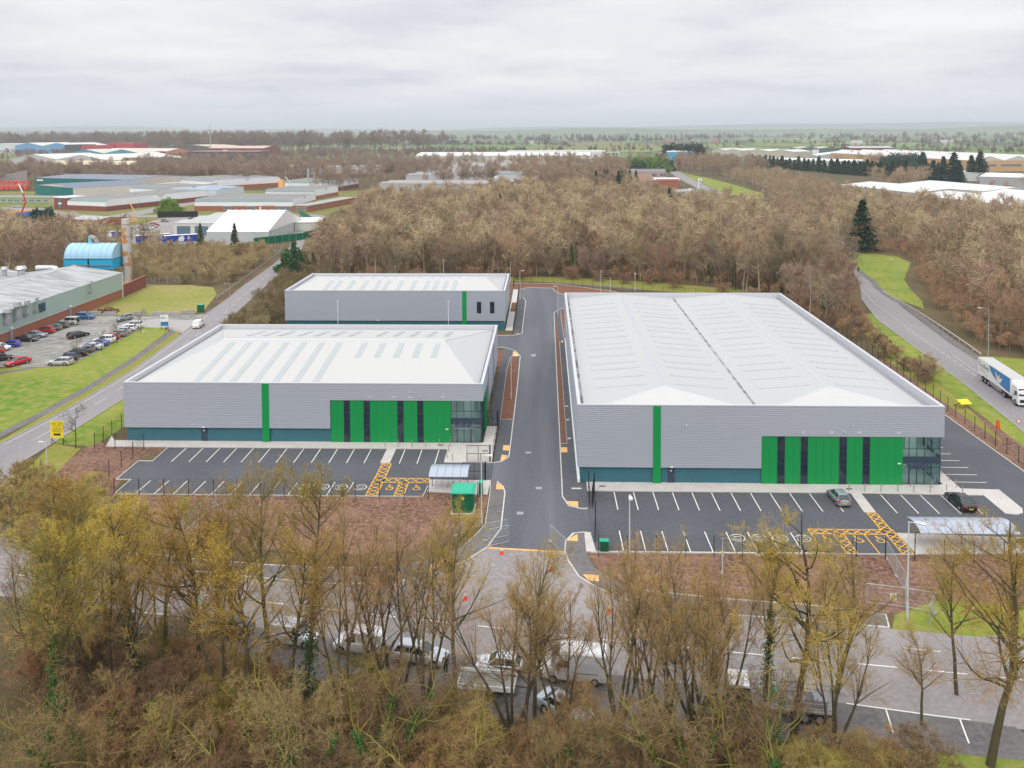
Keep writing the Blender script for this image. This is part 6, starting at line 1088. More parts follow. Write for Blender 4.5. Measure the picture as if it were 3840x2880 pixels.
# filling station beside the upper east road
T = thing('filling_station_canopy', 'low dark filling station canopy with white edge above the wood', 'canopy', (0, 0, 0)); MB().box(73, 112, 470, 492, 4.6, 5.3).build('roof', 'drain', T); MB().box(72.7, 112.3, 469.6, 469.9, 4.4, 5.5).box(72.7, 112.3, 492.1, 492.4, 4.4, 5.5).build('fascia', 'white_paint', T); q = MB()
for x in (80, 92, 104):
    for y in (474, 488): q.box(x-.3, x+.3, y-.3, y+.3, 0, 4.6)
q.build('column', 'frame_dark', T)
T = thing('filling_station_shop', 'white filling station building with a red band', 'shop', (0, 0, 0)); MB().box(88, 107, 660, 676, 0, 6).build('wall', 'brick', T); MB().box(87.6, 107.4, 659.6, 676.4, 6, 7.6).build('fascia', 'white_paint', T); MB().box(88.5, 106.8, 659.4, 659.58, 6.3, 7.2).build('red_band', 'red', T)
T = thing('price_sign', 'tall white pole sign with round emblem and red and blue panels at the filling station', 'sign', (118.3, 633, 0)); T.scale = (.44,)*3; b = MB().box(-2.9, 3.4, -.4, .4, 12.6, 21.3).box(-2.9, -1.6, -.4, .4, 0, 12.6).build('sign_body', 'white_paint', T); q = MB()
ringp = [(2.1*math.cos(2*math.pi*i/20), 1.5*math.sin(2*math.pi*i/20)) for i in range(21)]
for (a1, b1), (a2, b2) in zip(ringp, ringp[1:]): q.poly([(a1+.3, -.42, b1+19.2), (a2+.3, -.42, b2+19.2), (a2*.8+.3, -.42, b2*.78+19.2), (a1*.8+.3, -.42, b1*.78+19.2)])
q.build('emblem_ring', 'sign_blue', b); writing('emblem_writing', 'Esso', 1.35, 'red', b, (.3, -.43, 18.75), (R_(90), 0, 0)); MB().box(-1.3, 3.3, -.43, -.405, 13.1, 17).build('red_panel', 'red', b); MB().box(-1.3, .5, -.45, -.431, 13.3, 16.2).build('blue_panel', 'sign_blue', b)
q = MB()
for i in range(4): q.box(.8, 3.0, -.45, -.431, 13.5+i*.8, 13.9+i*.8)
q.build('price_figures', 'white_paint', b)
for kd, x, y, a, col, lb in (('hatch', 112, 588, 160, WHT, 'white hatchback at the top of the filling station row'), ('saloon', 109, 565, 100, (.16, .03, .14), 'dark purple car between white cars at the filling station'), ('saloon', 107.5, 545, 165, WHT, 'white saloon, third in the filling station row'), ('hatch', 107.2, 535, 165, WHT, 'white hatchback close before another at the filling station'), ('saloon', 107.2, 526, 165, WHT, 'white saloon nearest the filling station canopy')): car(kd, x, y, a, col, lb, 'cars beside the filling station', s=1.15)
car('van', 107.6, 618, 95, WHT, 'white van behind the tall price sign', 'cars beside the filling station', s=1.5)
tag(MB().box(-1.6, 1.6, -.1, .1, 1.2, 4.2).box(-.1, .1, -.05, .05, 0, 1.2).build('sign_board', 'sign_blue', None, (104.3, 508, 0)), 'blue-grey sign board on the verge below the filling station cars', 'sign', None)
# right side
block('large white-roofed warehouse right of the upper wood, nearest on that side', (213, 480), (236, 402), 130, 8.2, (.60, .56, .48), (.64, .64, .63), 'long', humps=3, rz=2.2)
block('second white-roofed warehouse behind the nearest one on the right', (204, 575), (222, 500), 95, 8, (.5, .5, .48), (.60, .61, .61), 'long', humps=2, rz=2)
block('white flat-roofed shed between the conifers and the right edge', (350, 672), (392, 640), 60, 8, (.4, .4, .4), (.68, .69, .70), 'long', rz=2)
block('small white shed below the tan office front at the right edge', (352, 740), (400, 742), 40, 7, (.62, .62, .62), (.6, .6, .6), 'flat')
block('huge white-roofed warehouse with a tan office front at the right edge', (466, 905), (566, 918), 330, 12, (.58, .36, .17), (.60, .59, .56), 'gable', humps=3, rz=5, wins=((.03, 22, 5.6, 8), (.3, 24, 5.6, 8), (.58, 7, 1, 9)), endc=(.55, .55, .52))
block('dark green shed on the far right skyline with a white sign', (427, 1402), (496, 1395), 60, 15, (.07, .17, .12), (.5, .46, .42), 'gable', humps=2, rz=2.5, sign=(.33, 11, 7, 13), endc=(.2, .15, .15))
mr_ = block('dark maroon warehouse with a bright red stripe on the far right', (490, 1335), (556, 1329), 60, 17, (.15, .035, .045), (.45, .42, .40), 'long', rz=2.5, sign=(.62, 11, 4, 10))
MB().box(-.3, 66, -.5, -.3, 11, 13.6).build('red_band', 'red', mr_)
block('low white shed before the maroon warehouse', (405, 1240), (478, 1225), 70, 8, (.45, .47, .46), (.70, .70, .70), 'gable', rz=5)
block('long row of low white sheds behind the conifer belt', (290, 1150), (392, 1050), 30, 6, (.55, .55, .55), (.72, .72, .72), 'long', humps=2, rz=2)
block('cream and white sheds left of the dark green shed', (345, 1420), (402, 1345), 50, 11, (.5, .46, .38), (.62, .6, .56), 'gable', humps=2, rz=3)
block('row of pale roofs beyond the upper east road', (298, 1485), (340, 1440), 60, 11, (.5, .48, .42), (.6, .57, .5), 'gable', humps=2, rz=3)
# far left
block('bright blue and white warehouse at the far left', (-1230, 1870), (-1034, 1765), 90, 18, (.12, .31, .55), (.62, .60, .55), 'gable', humps=2, rz=7)
block('white warehouse front left of the bright blue one', (-1330, 1920), (-1210, 1868), 60, 22, (.62, .64, .68), (.66, .64, .6), 'flat')
r1 = block('bright red warehouse complex on the far left', (-985, 1714), (-912, 1705), 60, 20, (.42, .05, .06), (.4, .1, .1), 'flat'); q = MB().box(55, 115, 10, 60, 0, 25).build('taller_bay', 'obj_clad', r1); q.color = (.42, .05, .06, 1); MB().box(-38, -1, 0, 50, 0, 22).build('dark_bay', 'obj_clad', r1).color = (.05, .06, .07, 1)
block('low white and orange shed right of the bright red complex', (-905, 1650), (-745, 1600), 60, 10, (.62, .22, .12), (.62, .56, .5), 'long', rz=5)
block('broad white-roofed warehouse in the left middle distance', (-790, 1190), (-600, 1105), 130, 9, (.5, .5, .5), (.66, .64, .60), 'gable', humps=2, rz=7)
block('blue-teal gabled warehouse with cream roof, left middle distance', (-742, 1256), (-620, 1238), 50, 15, (.05, .20, .28), (.60, .55, .46), 'gable', humps=2, rz=6)
block('long cream-roofed brown warehouse before the left belt of trees', (-600, 960), (-483, 942), 45, 9, (.14, .09, .08), (.62, .55, .38), 'long', rz=4)
block('brown warehouse with pale roof left of the red-brown one', (-840, 1737), (-642, 1662), 90, 13, (.12, .09, .08), (.55, .50, .40), 'gable', rz=8)
block('tall red-brown warehouse with pinkish roof and white lettering panel', (-634, 1523), (-520, 1500), 60, 17, (.24, .06, .06), (.58, .42, .34), 'long', rz=4, sign=(.28, 9, 10, 14))
block('dark windowed brown block below the red-brown warehouse', (-590, 1340), (-470, 1320), 50, 15, (.12, .08, .07), (.3, .27, .25), 'flat', wins=[(.04+.12*i, 8, 9, 11) for i in range(8)])
for i, (x, y, s_, lb) in enumerate(((-575, 1100, 1, 'row of cream fins on the near left belt building'),)):
    T = thing('shed', lb, 'shed', (x, y, 0)); q = MB()
    for k_ in range(10): q.box(k_*9, k_*9+4, 0, 4, 0, 13)
    q.build('fin', 'obj_paint', T).color = (.40, .32, .16, 1); MB().box(0, 86, 3, 20, 0, 12).build('wall', 'obj_paint', T).color = (.14, .1, .08, 1)
T = thing('telecom_mast', 'thin telecom mast with pale antennas above the left woods', 'mast', (-660, 1600, 0)); MB().tube((0, 0, 0), (0, 0, 62), 1.1, .7, 8).build('pole', 'galv', T)
for z in (44, 58):
    for a in range(3): MB().box(-.6+4*math.cos(a*2.1), .6+4*math.cos(a*2.1), -.6+4*math.sin(a*2.1), .6+4*math.sin(a*2.1), z, z+5).build('antenna', 'white_paint', T)
for i, (x, y, w_, lb) in enumerate(((-70, 3050, 26, 'tiny white farmhouse left on the far fields'), (420, 2900, 30, 'red brick farmhouse among trees on the far ridge'), (560, 2780, 26, 'small gabled brick house beside the far green field'), (520, 2960, 18, 'white gabled cottage on the far ridge'), (900, 2450, 34, 'pale barn in the far right fields'), (1180, 2500, 40, 'second pale barn in the far right fields'), (-820, 3300, 36, 'pale farm building in the far left fields'))):
    block(lb, (x, y), (x+w_, y-3), 16, 9, ((.62, .6, .56), (.35, .14, .09), (.4, .18, .12), (.62, .6, .56), (.55, .52, .46), (.5, .5, .48), (.55, .52, .46))[i], ((.3, .22, .18), (.25, .14, .1), (.25, .14, .1), (.3, .3, .3), (.4, .4, .4), (.4, .4, .4), (.4, .38, .36))[i], 'long', rz=5, name='farmhouse', cat='house', group='houses and barns in the far fields')
# ------------------------------------------------------------------ trees
def npmesh(name, V, F, m):
    me = bpy.data.meshes.new(name); V = np.asarray(V, np.float32); F = np.asarray(F, np.int32)
    me.vertices.add(len(V)); me.vertices.foreach_set('co', V.ravel()); k = F.shape[1]
    me.loops.add(F.size); me.loops.foreach_set('vertex_index', F.ravel()); me.polygons.add(len(F)); me.polygons.foreach_set('loop_start', np.arange(0, F.size, k, dtype=np.int32))
    me.update(calc_edges=True); me.materials.append(MT[m]); return me
def nrm(a): return a/np.maximum(np.linalg.norm(a, axis=-1, keepdims=True), 1e-9)
def grow(rg, P, D, L, K, wob, up):
    N_ = len(P); out_ = np.empty((N_, K, 3)); out_[:, 0] = P; d = nrm(D)
    for k_ in range(1, K): d = nrm(d+rg.normal(0, wob, (N_, 3))+np.array([0, 0, up])); out_[:, k_] = out_[:, k_-1]+d*(L/(K-1))[:, None]
    return out_
def kids_of(rg, PL, R, L, m, t0, t1, ang, lf, rf):
    N_, K, _ = PL.shape; idx = np.repeat(np.arange(N_), m); t_ = rg.uniform(t0, t1, N_*m); f = t_*(K-1); i = np.minimum(f.astype(int), K-2); u = (f-i)[:, None]
    a, b = PL[idx, i], PL[idx, i+1]; P = a+(b-a)*u; T = nrm(b-a); q = rg.normal(0, 1, (N_*m, 3)); q -= (q*T).sum(1, keepdims=True)*T; q = nrm(q); an = np.radians(rg.uniform(ang[0], ang[1], N_*m))[:, None]
    return P, T*np.cos(an)+q*np.sin(an), L[idx]*lf*(1.2-.75*t_)*rg.uniform(.7, 1.25, N_*m), R[idx]*rf*(1-.7*t_)*rg.uniform(.8, 1.2, N_*m)
def skin(PL, R, s, end=.25):
    N_, K, _ = PL.shape; T = np.empty_like(PL); T[:, :-1] = PL[:, 1:]-PL[:, :-1]; T[:, -1] = T[:, -2]; T = nrm(T)
    ref = np.tile(np.array([.31, .52, .12]), (N_, K, 1)) if s > 2 else np.repeat(np.random.RandomState(N_).normal(0, 1, (N_, 1, 3)), K, 1)
    A = nrm(np.cross(T, ref)); B = np.cross(T, A); r = R[:, None]*np.linspace(1, end, K)[None]
    ang = [2*np.pi*j/s for j in range(s)]; V = np.stack([PL+A*(r*np.cos(a))[..., None]+B*(r*np.sin(a))[..., None] for a in ang], 2)
    V = V.reshape(-1, 3); base = (np.arange(N_)[:, None, None]*K+np.arange(K-1)[None, :, None])*s; j = np.arange(s if s > 2 else 1)[None, None]; j2 = (j+1) % s
    F = np.stack([base+j, base+j2, base+s+j2, base+s+j], -1).reshape(-1, 4); return V, F
def join(parts):
    Vs, Fs, o = [], [], 0
    for V, F in parts: Vs.append(V); Fs.append(F+o); o += len(V)
    return np.concatenate(Vs), np.concatenate(Fs)
def quads(rg, C_, sz, flat=0):
    n = len(C_); a = rg.normal(0, 1, (n, 3)); b = rg.normal(0, 1, (n, 3)); a[:, 2] *= (1-flat); b[:, 2] *= (1-flat); a = nrm(a); b = nrm(b-(a*b).sum(1, keepdims=True)*a); s_ = (sz*rg.uniform(.6, 1.4, n))[:, None]
    V = np.stack([C_-a*s_, C_-b*s_*.6, C_+a*s_, C_+b*s_*.6], 1).reshape(-1, 3); return V, np.arange(4*n).reshape(n, 4)
def bare_tree(seed, H, stems=1, spread=.3, m=(14, 8, 7, 4), rad=.2, start=.22, ang=(28, 60), up=.05, crook=.08, tw=.012, lf=.36, buds=0, bsz=.06, ivy=0, lean=0):
    rg = np.random.default_rng(seed); az = rg.uniform(0, 6.28)+np.arange(stems)*6.28/stems; sp = (spread*rg.uniform(.5, 1.3, stems)) if stems > 1 else np.array([.02+lean])
    D = np.stack([np.cos(az)*sp, np.sin(az)*sp, np.ones(stems)], 1); P0 = D*np.array([.4, .4, 0]); L0 = H*rg.uniform(.82, 1, stems) if stems > 1 else np.array([H*.97]); R0 = np.full(stems, rad*(1 if stems == 1 else .62))
    T0 = grow(rg, P0, D, L0, 9, .05+crook*.3, .06); parts = [skin(T0, R0, 7, .12)]
    m1 = max(3, int(m[0]/(1 if stems == 1 else stems**.6)))
    P, D, L, R = kids_of(rg, T0, R0, L0, m1, start, .97, ang, lf, .5); T1 = grow(rg, P, D, L, 6, crook, up); parts.append(skin(T1, R, 4, .25)); V, F = join(parts); trunk = npmesh('trunk', V, F, 'bark')
    P, D, L2, R2 = kids_of(rg, T1, R, L, m[1], .15, 1, (25, 60), .5, .45); T2 = grow(rg, P, D, L2, 5, crook*1.3, up); tp_ = [skin(T2, np.maximum(R2, tw*1.3), 3, .4)]
    P, D, L3, R3 = kids_of(rg, T2, R2, L2, m[2], .1, 1, (20, 60), .55, .5); L3 = np.maximum(L3, .35); T3 = grow(rg, P, D, L3, 4, crook*1.5, up); tp_.append(skin(T3, np.full(len(P), tw), 2, .6)); last = T3
    if m[3]: P, D, L4, R4 = kids_of(rg, T3, R3, L3, m[3], .1, 1, (20, 65), .6, .5); L4 = np.maximum(L4, .22); T4 = grow(rg, P, D, L4, 3, crook*1.5, up); tp_.append(skin(T4, np.full(len(P), tw*.7), 2, .7)); last = T4
    V, F = join(tp_); crown = npmesh('crown', V, F, 'twig'); res = {'trunk': trunk, 'crown': crown}
    if buds:
        hi = last[:, -1]; pr = np.clip((hi[:, 2]/H-.35)*1.6, .05, 1); hi = np.repeat(hi, 2, 0); pr = np.repeat(pr, 2); c_ = hi[rg.uniform(0, 1, len(hi)) < pr*buds]; res['catkins'] = npmesh('catkins', *quads(rg, c_+rg.normal(0, .09, c_.shape), bsz), 'leaf')
    if ivy:
        n = int(2600*ivy); t_ = rg.uniform(0, .62, n)**.8; f = t_*8; i = np.minimum(f.astype(int), 7); k_ = rg.integers(0, stems, n); c_ = T0[k_, i]+(T0[k_, i+1]-T0[k_, i])*(f-i)[:, None]; c_ = c_+nrm(rg.normal(0, 1, (n, 3)))*(rg.uniform(.2, .85, n)*(1.15-t_))[:, None]; res['ivy'] = npmesh('ivy', *quads(rg, c_, .10), 'leaf')
    return res
def plant(meshes, label, cat, group, cols, name, loc, rz=0, s=1):
    T = thing(name, label, cat, loc, rz, group); T.scale = (s,)*3 if isinstance(s, (int, float)) else s
    for k_, me in meshes.items(): o = link(k_, me, T); o.color = tuple(cols.get(k_, (.1, .1, .1)))+(1,)
    return T
BARK, BARK_D = (.14, .12, .085), (.075, .062, .042)
OLIVE, TAN, GREY, RUST, PURP, YEL = (.38, .25, .06), (.40, .26, .11), (.24, .195, .15), (.30, .15, .08), (.20, .14, .125), (.33, .27, .035)
# near trees between the camera and the main road
ND = [bare_tree(11, 16, 1, m=(22, 9, 8, 3), rad=.24, start=.38, ang=(36, 64), up=.09, buds=.5, bsz=.04, tw=.009, lf=.40),
      bare_tree(12, 16, 1, m=(22, 9, 8, 3), rad=.22, start=.38, ang=(32, 60), up=.10, buds=.6, bsz=.04, tw=.009, lf=.38, ivy=.6),
      bare_tree(13, 15, 5, spread=.26, m=(28, 8, 7, 3), rad=.26, start=.42, ang=(18, 42), up=.10, tw=.009, lf=.36),
      bare_tree(14, 15, 4, spread=.30, m=(24, 8, 7, 3), rad=.26, start=.45, ang=(20, 44), up=.12, tw=.009, lf=.37, buds=.08, bsz=.04),
      bare_tree(15, 17, 1, m=(20, 9, 8, 4), rad=.30, start=.30, ang=(42, 72), up=.03, crook=.14, tw=.009, lf=.42, buds=.3, bsz=.042),
      bare_tree(16, 11, 3, spread=.5, m=(20, 7, 6, 3), rad=.2, start=.25, ang=(35, 75), up=.02, crook=.22, tw=.013, lf=.45, ivy=.5),
      bare_tree(17, 10, 2, spread=.6, m=(18, 7, 6, 3), rad=.2, start=.2, ang=(35, 75), up=.0, crook=.25, tw=.014, lf=.48)]
def near(k_, u, y, s, tw, lb, bud=(.50, .33, .02), ivy=(.035, .10, .015), rz=None):
    rr_ = random.Random(int(u*7+y*13)); x = (u*1.736-2046)/FOC*y
    plant(ND[k_], lb, 'tree', 'bare winter trees in the foreground', {'trunk': (.095, .08, .04) if k_ < 5 else tw, 'crown': tw if k_ < 5 else ((.27, .19, .07), (.24, .165, .075), (.29, .22, .06))[int(u) % 3], 'catkins': bud, 'ivy': ivy}, 'tree', (x, y, 0), rr_.uniform(0, 6.28) if rz is None else rz, s)
near(1, 258, 65, .98, OLIVE, 'bare tree with ivied trunk standing before the road at left, yellow budding top')
near(0, 398, 65.5, 1.06, OLIVE, 'tall straight budding tree, second clear trunk from the left')
near(0, 560, 66, 1.05, (.28, .21, .06), 'budding tree before the left end of the left car park')
near(1, 640, 64, 1.1, (.28, .21, .06), 'budding tree with ivy between the dark saloon and the ladder-rack van', bud=(.46, .36, .02))
near(2, 722, 62, .98, TAN, 'cluster of slim upright stems left of the white van', bud=(.3, .25, .03)); near(3, 845, 63, .98, TAN, 'upright many-stemmed tree before the white van'); near(2, 905, 64, .92, (.3, .2, .1), 'pinkish brown fan of stems behind the pale estate')
near(0, 975, 62.5, .93, OLIVE, 'tall single trunk with yellow buds beside the substation', bud=(.50, .38, .01)); near(3, 1100, 60.5, .85, TAN, 'slim forked tree before the silver-blue hatchback'); near(0, 1125, 59.5, .80, (.26, .2, .08), 'straight trunk left of the tall white van'); near(3, 1215, 60, .82, TAN, 'small forked tree before the tall white van')
near(2, 1338, 61, .88, TAN, 'spreading stem clump right of the tall white van'); near(3, 1450, 60.5, .85, (.28, .19, .1), 'thin stem group midway between van and dark lorry'); near(2, 1395, 63, .82, (.30, .19, .1), 'reddish fan of stems behind the right stem clump')
near(2, 1560, 61.5, .84, TAN, 'forked stems left of the dark lorry'); near(4, 1722, 61, 1.02, OLIVE, 'tallest dark-trunked tree before the right car park', bud=(.40, .30, .03)); near(1, 1655, 63.5, .85, OLIVE, 'budding ivied tree just left of the tallest dark-trunked tree', bud=(.42, .33, .02)); near(4, 1815, 66, .78, (.26, .2, .08), 'lower spreading tree right of the tallest dark-trunked tree')
near(4, 2150, 58.5, 1.08, OLIVE, 'broad dark-limbed tree at the right edge', bud=(.40, .27, .02), rz=1.2); near(0, 2075, 66, .70, (.3, .24, .05), 'small yellow budding tree left of the right edge tree', bud=(.46, .36, .01)); near(1, 2200, 68, .78, (.28, .22, .05), 'budding tree behind the right edge tree', bud=(.46, .36, .01))
near(0, 125, 63, .95, (.22, .2, .06), 'budding tree left of the ivied tree'); near(1, 55, 58, 1.0, (.20, .2, .05), 'dark ivy-clad tree at the left edge', ivy=(.04, .13, .02)); near(1, 100, 66, .95, (.2, .19, .06), 'ivy-wrapped tree beside the red cabinet', ivy=(.03, .10, .02)); near(0, 15, 70, .9, OLIVE, 'golden tree standing over the road at the extreme left edge'); near(2, 25, 66, .8, (.30, .22, .15), 'pale pinkish stem clump at the left edge'); near(3, 190, 70, .7, (.25, .2, .1), 'smaller stem clump behind the ivied tree at left')
near(0, 320, 68, .84, (.27, .22, .05), 'budding tree between the two left trunks', bud=(.46, .38, .02)); near(0, 480, 69, .9, (.26, .2, .06), 'budding tree behind the second clear trunk', bud=(.42, .30, .02)); near(3, 790, 66, .85, (.27, .19, .1), 'brown stem clump behind the white van')
near(5, 640, 53.5, 1.0, (.34, .31, .04), 'low crooked tree with bright yellow-green limbs at the lower left centre'); near(6, 520, 53, .95, (.30, .27, .06), 'crooked yellow-lichened tree near the lower edge, left'); near(5, 820, 54, 1.02, (.33, .30, .06), 'crooked pale-limbed tree below the white van'); near(6, 945, 53.5, .95, (.3, .27, .06), 'crooked pale-limbed tree below the silver estate'); near(6, 250, 54, .9, (.26, .23, .05), 'low crooked tree near the lower left')
near(5, 120, 53, 1.0, (.30, .29, .06), 'arching yellow-green tree at the lower left edge'); near(5, 1480, 53.5, 1.0, (.34, .31, .04), 'crooked yellow-limbed tree left of the lorry'); near(6, 1620, 54.5, .95, (.34, .30, .05), 'crooked yellow-limbed tree below the dark lorry'); near(5, 1690, 53.5, .95, (.28, .26, .06), 'ivied crooked tree below the lorry cab'); near(6, 1350, 53, .85, (.26, .22, .07), 'low crooked tree below the stem clump at right'); near(6, 1090, 52.5, .8, (.22, .18, .07), 'low brown crooked tree below the trailer'); near(5, 1230, 52.5, .75, (.2, .17, .06), 'low ivied tree near the lower edge below the blue-grey saloon'); near(6, 380, 54.5, .9, (.25, .22, .06), 'crooked tree in thicket below the second clear trunk'); near(6, 1820, 54, .7, (.22, .2, .08), 'low crooked tree at the edge of the bottom grass')
for i, (u, y, k_, s_) in enumerate(((45, 75, 0, .62), (150, 77, 1, .6), (300, 72.5, 3, .62), (440, 72, 1, .66), (1500, 58, 2, .8), (2000, 62.5, 0, .5))):
    near(k_, u, y, s_, (OLIVE, (.36, .25, .09), TAN)[i % 3], 'smaller golden-brown tree of the roadside screen, %s' % ('at the left edge', 'left of the ivied tree', 'behind the leftmost clear trunk', 'right of the tall straight trunk', 'below the stem groups', 'on the right beside the open road')[i], bud=(.46, .35, .02))
for i, (u, y, k_, s_) in enumerate(((75, 61, 0, 1.02), (205, 62, 3, .95), (460, 63, 3, 1.02), (510, 62, 0, .96), (590, 61.5, 0, .98), (1150, 61.5, 0, .8), (1500, 62, 3, .86), (1530, 60.5, 3, .9), (1810, 59.5, 2, .8))):
    near(k_, u, y, s_, ((.38, .25, .06), (.40, .27, .09), (.36, .24, .07))[i % 3], 'bare tree in the close roadside row, %s' % ('left of the red cabinet', 'right of the ivied tree', 'right of the tall straight trunk', 'before the dark saloon bonnet', 'at the tail of the ladder-rack van', 'at the nose of the tall box van', 'left of the lorry cab', 'at the white lorry roof', 'right of the lorry')[i], bud=(.50, .34, .02))
# saplings standing alone
SP = bare_tree(21, 6.5, 1, m=(12, 6, 4, 0), rad=.09, start=.25, ang=(35, 60), up=.05, tw=.012, lf=.4)
for x, y, s_, lb in ((-68.8, 116.2, 1.05, 'bare sapling on the verge beside the yellow board'), (-94.2, 160.5, .8, 'dark sapling at the lawn edge behind the navy hatchback'), (-93.9, 169, .75, 'small sapling at the lawn edge by the pale silver saloon'), (-94, 175.5, .95, 'bare sapling at the lawn edge by the white crossover'), (-94, 186, .85, 'bare sapling at the far end of the lawn'), (-86.5, 182, .5, 'tiny sapling by the site sign')): plant(SP, lb, 'tree', 'saplings around the lawn and lane', {'trunk': BARK_D, 'crown': (.13, .10, .07)}, 'sapling', (x, y, 0), x, s_)
# undergrowth: shrubs of the foreground, then one mass of bramble
SHB = [bare_tree(31+i, 4.2, 7, spread=.6, m=(30, 6, 6, 3), rad=.05, start=.1, ang=(25, 65), up=.03, crook=.2, tw=.011, lf=.45) for i in range(3)]
rg = random.Random(77); tints = [(.34, .19, .08), (.27, .16, .07), (.30, .21, .06), (.22, .14, .07), (.38, .24, .10), (.29, .23, .05)]
def grassy(x, y): return x > 24+(61-y)*.6 and y < 62
for i in range(210):
    y = 42+(i % 17)*1.85+rg.uniform(-.6, .6); hw = 25+(y-40)*.68; x = -hw+2*hw*((i//17)+rg.random())/12.4; es = 77-.165*(x+42)
    if grassy(x, y) or y > es-(9.5 if x > -32 else 5): continue
    plant(SHB[i % 3], 'brown leafless shrub in the foreground thicket', 'shrub', 'shrubs of the foreground thicket', {'trunk': (.16, .11, .05), 'crown': tints[rg.randrange(6)]}, 'shrub', (x, y, 0), rg.uniform(0, 6), rg.uniform(.7, 1.25))
r2 = np.random.default_rng(5)
def bramble(name, n, xr, yr, h, col, m='leaf', sz=.07, keep=None, mass=None):
    x = r2.uniform(*xr, n); y = r2.uniform(*yr, n); cl_ = np.sin(x*.9+y*.3)*np.cos(y*1.1-x*.4)*.5+.5; z = r2.uniform(0, 1, n)**1.5*h*(.35+.65*cl_)
    if keep is not None: k_ = keep(x, y); x, y, z = x[k_], y[k_], z[k_]
    P = np.stack([x, y, z], 1); q = len(P)//3; T_ = grow(r2, P[:q], r2.normal(0, 1, (q, 3))*np.array([1, 1, .5])+np.array([0, 0, .5]), r2.uniform(.5, 1.6, q), 4, .25, -.1)
    V, F = join([skin(T_, np.full(q, .009), 2, .6), quads(r2, P[q:], sz)]); o = struct(link(name, npmesh(name, V, F, m)), 'stuff'); o.color = col+(1,); return o
rd_ = lambda x, y: ~((x > 22+(61-y)*.6) & (y < 63)) & (y < 74.4-.165*(x+38)-np.where(x > -12, 1.5, 0)-np.where((x > -12) & (x < 30), 3.0, 0))
bramble('bramble', 42000, (-54, 36), (40, 77), 1.1, (.22, .12, .06), keep=rd_); bramble('bramble', 26000, (-54, 36), (40, 77), 1.5, (.16, .12, .04), keep=rd_); bramble('ground_cover', 9000, (-42, 30), (42, 70), .8, (.05, .12, .02), sz=.08, keep=rd_)
# mid-distance trees
MD = [bare_tree(41, 14, 1, m=(20, 8, 7, 4), rad=.22, start=.3, ang=(28, 58), up=.08, tw=.021, lf=.42), bare_tree(42, 14, 1, m=(22, 8, 7, 4), rad=.2, start=.35, ang=(26, 54), up=.1, tw=.02, lf=.38), bare_tree(43, 13, 3, spread=.3, m=(28, 8, 7, 4), rad=.22, start=.3, ang=(25, 52), up=.08, tw=.021, lf=.42),
      bare_tree(44, 14, 1, m=(20, 8, 7, 4), rad=.25, start=.28, ang=(38, 68), up=.05, crook=.14, tw=.022, lf=.46), bare_tree(45, 12, 5, spread=.4, m=(32, 8, 7, 3), rad=.18, start=.15, ang=(25, 55), up=.06, tw=.02, lf=.42)]
MI = bare_tree(46, 13, 1, m=(14, 7, 6, 3), rad=.25, start=.3, ang=(30, 55), up=.06, tw=.022, lf=.34, ivy=1.1)
BI = bare_tree(47, 14, 1, m=(18, 7, 6, 2), rad=.13, start=.35, ang=(22, 42), up=.02, tw=.018, lf=.26)
SHR = [bare_tree(51+i, 4.2, 8, spread=.7, m=(26, 6, 5, 2), rad=.06, start=.1, ang=(25, 60), up=.04, crook=.15, tw=.022, lf=.45) for i in range(2)]
def conifer(seed, H, Rb, m_=46, n=9, droop=-.12, sz=.34):
    rg = np.random.default_rng(seed); z = np.linspace(.06, .985, m_)*H; C_ = []
    for k_, zz in enumerate(z):
        r = Rb*(1-zz/H)**.8*rg.uniform(.8, 1.1)+.15
        for j in range(n):
            a = rg.uniform(0, 6.28); q = np.linspace(.15, 1, 9)[:, None]; C_.append(np.array([0, 0, zz])+q*np.array([math.cos(a)*r, math.sin(a)*r, droop*r*1.4])+rg.normal(0, .12, (9, 3))*np.array([1, 1, .6]))
    return {'trunk': npmesh('trunk', *skin(np.stack([np.array([[0, 0, H*i/5] for i in range(6)])]), np.array([Rb*.09+.08]), 6, .1), 'bark'), 'foliage': npmesh('foliage', *quads(rg, np.concatenate(C_), sz, .35), 'leaf')}
def bush(seed, Rx, H, n=2600, sz=.2):
    rg = np.random.default_rng(seed); d = nrm(rg.normal(0, 1, (n, 3))); d[:, 2] = np.abs(d[:, 2]); lump = 1+.22*np.sin(d[:, 0]*7+seed)*np.cos(d[:, 1]*6)+.12*np.sin(d[:, 2]*9); r = rg.uniform(.55, 1, n)**.5*lump
    return {'foliage': npmesh('foliage', *quads(rg, d*r[:, None]*np.array([Rx, Rx, H]), sz), 'leaf'), 'stem': npmesh('stem', *skin(np.array([[[0, 0, 0], [0, 0, H*.3], [0, 0, H*.6]]]), np.array([.1]), 5), 'bark')}
CN = [conifer(61, 15, 4.2), conifer(62, 11, 2.0, 34, 7), conifer(63, 13, 2.6, 38, 8)]; BS = [bush(71, 3, 3.2), bush(72, 2.4, 2.6)]; PINE = {'trunk': BS[0]['stem'], 'foliage': bush(73, 3.2, 4.0, 2400, .28)['foliage']}
def mix(a, b, t_): return tuple(p+(q-p)*t_ for p, q in zip(a, b))
PAL = [(.42, .325, .20), (.37, .275, .165), (.32, .26, .13), (.46, .36, .24), (.36, .245, .18), (.22, .185, .11), (.42, .26, .16)]
rg = random.Random(9); cnt = {}
def inpoly(x, y, P):
    c = False
    for i in range(len(P)):
        (xa, ya), (xb, yb) = P[i], P[i-1]
        if (ya > y) != (yb > y) and x < (xb-xa)*(y-ya)/(yb-ya)+xa: c = not c
    return c
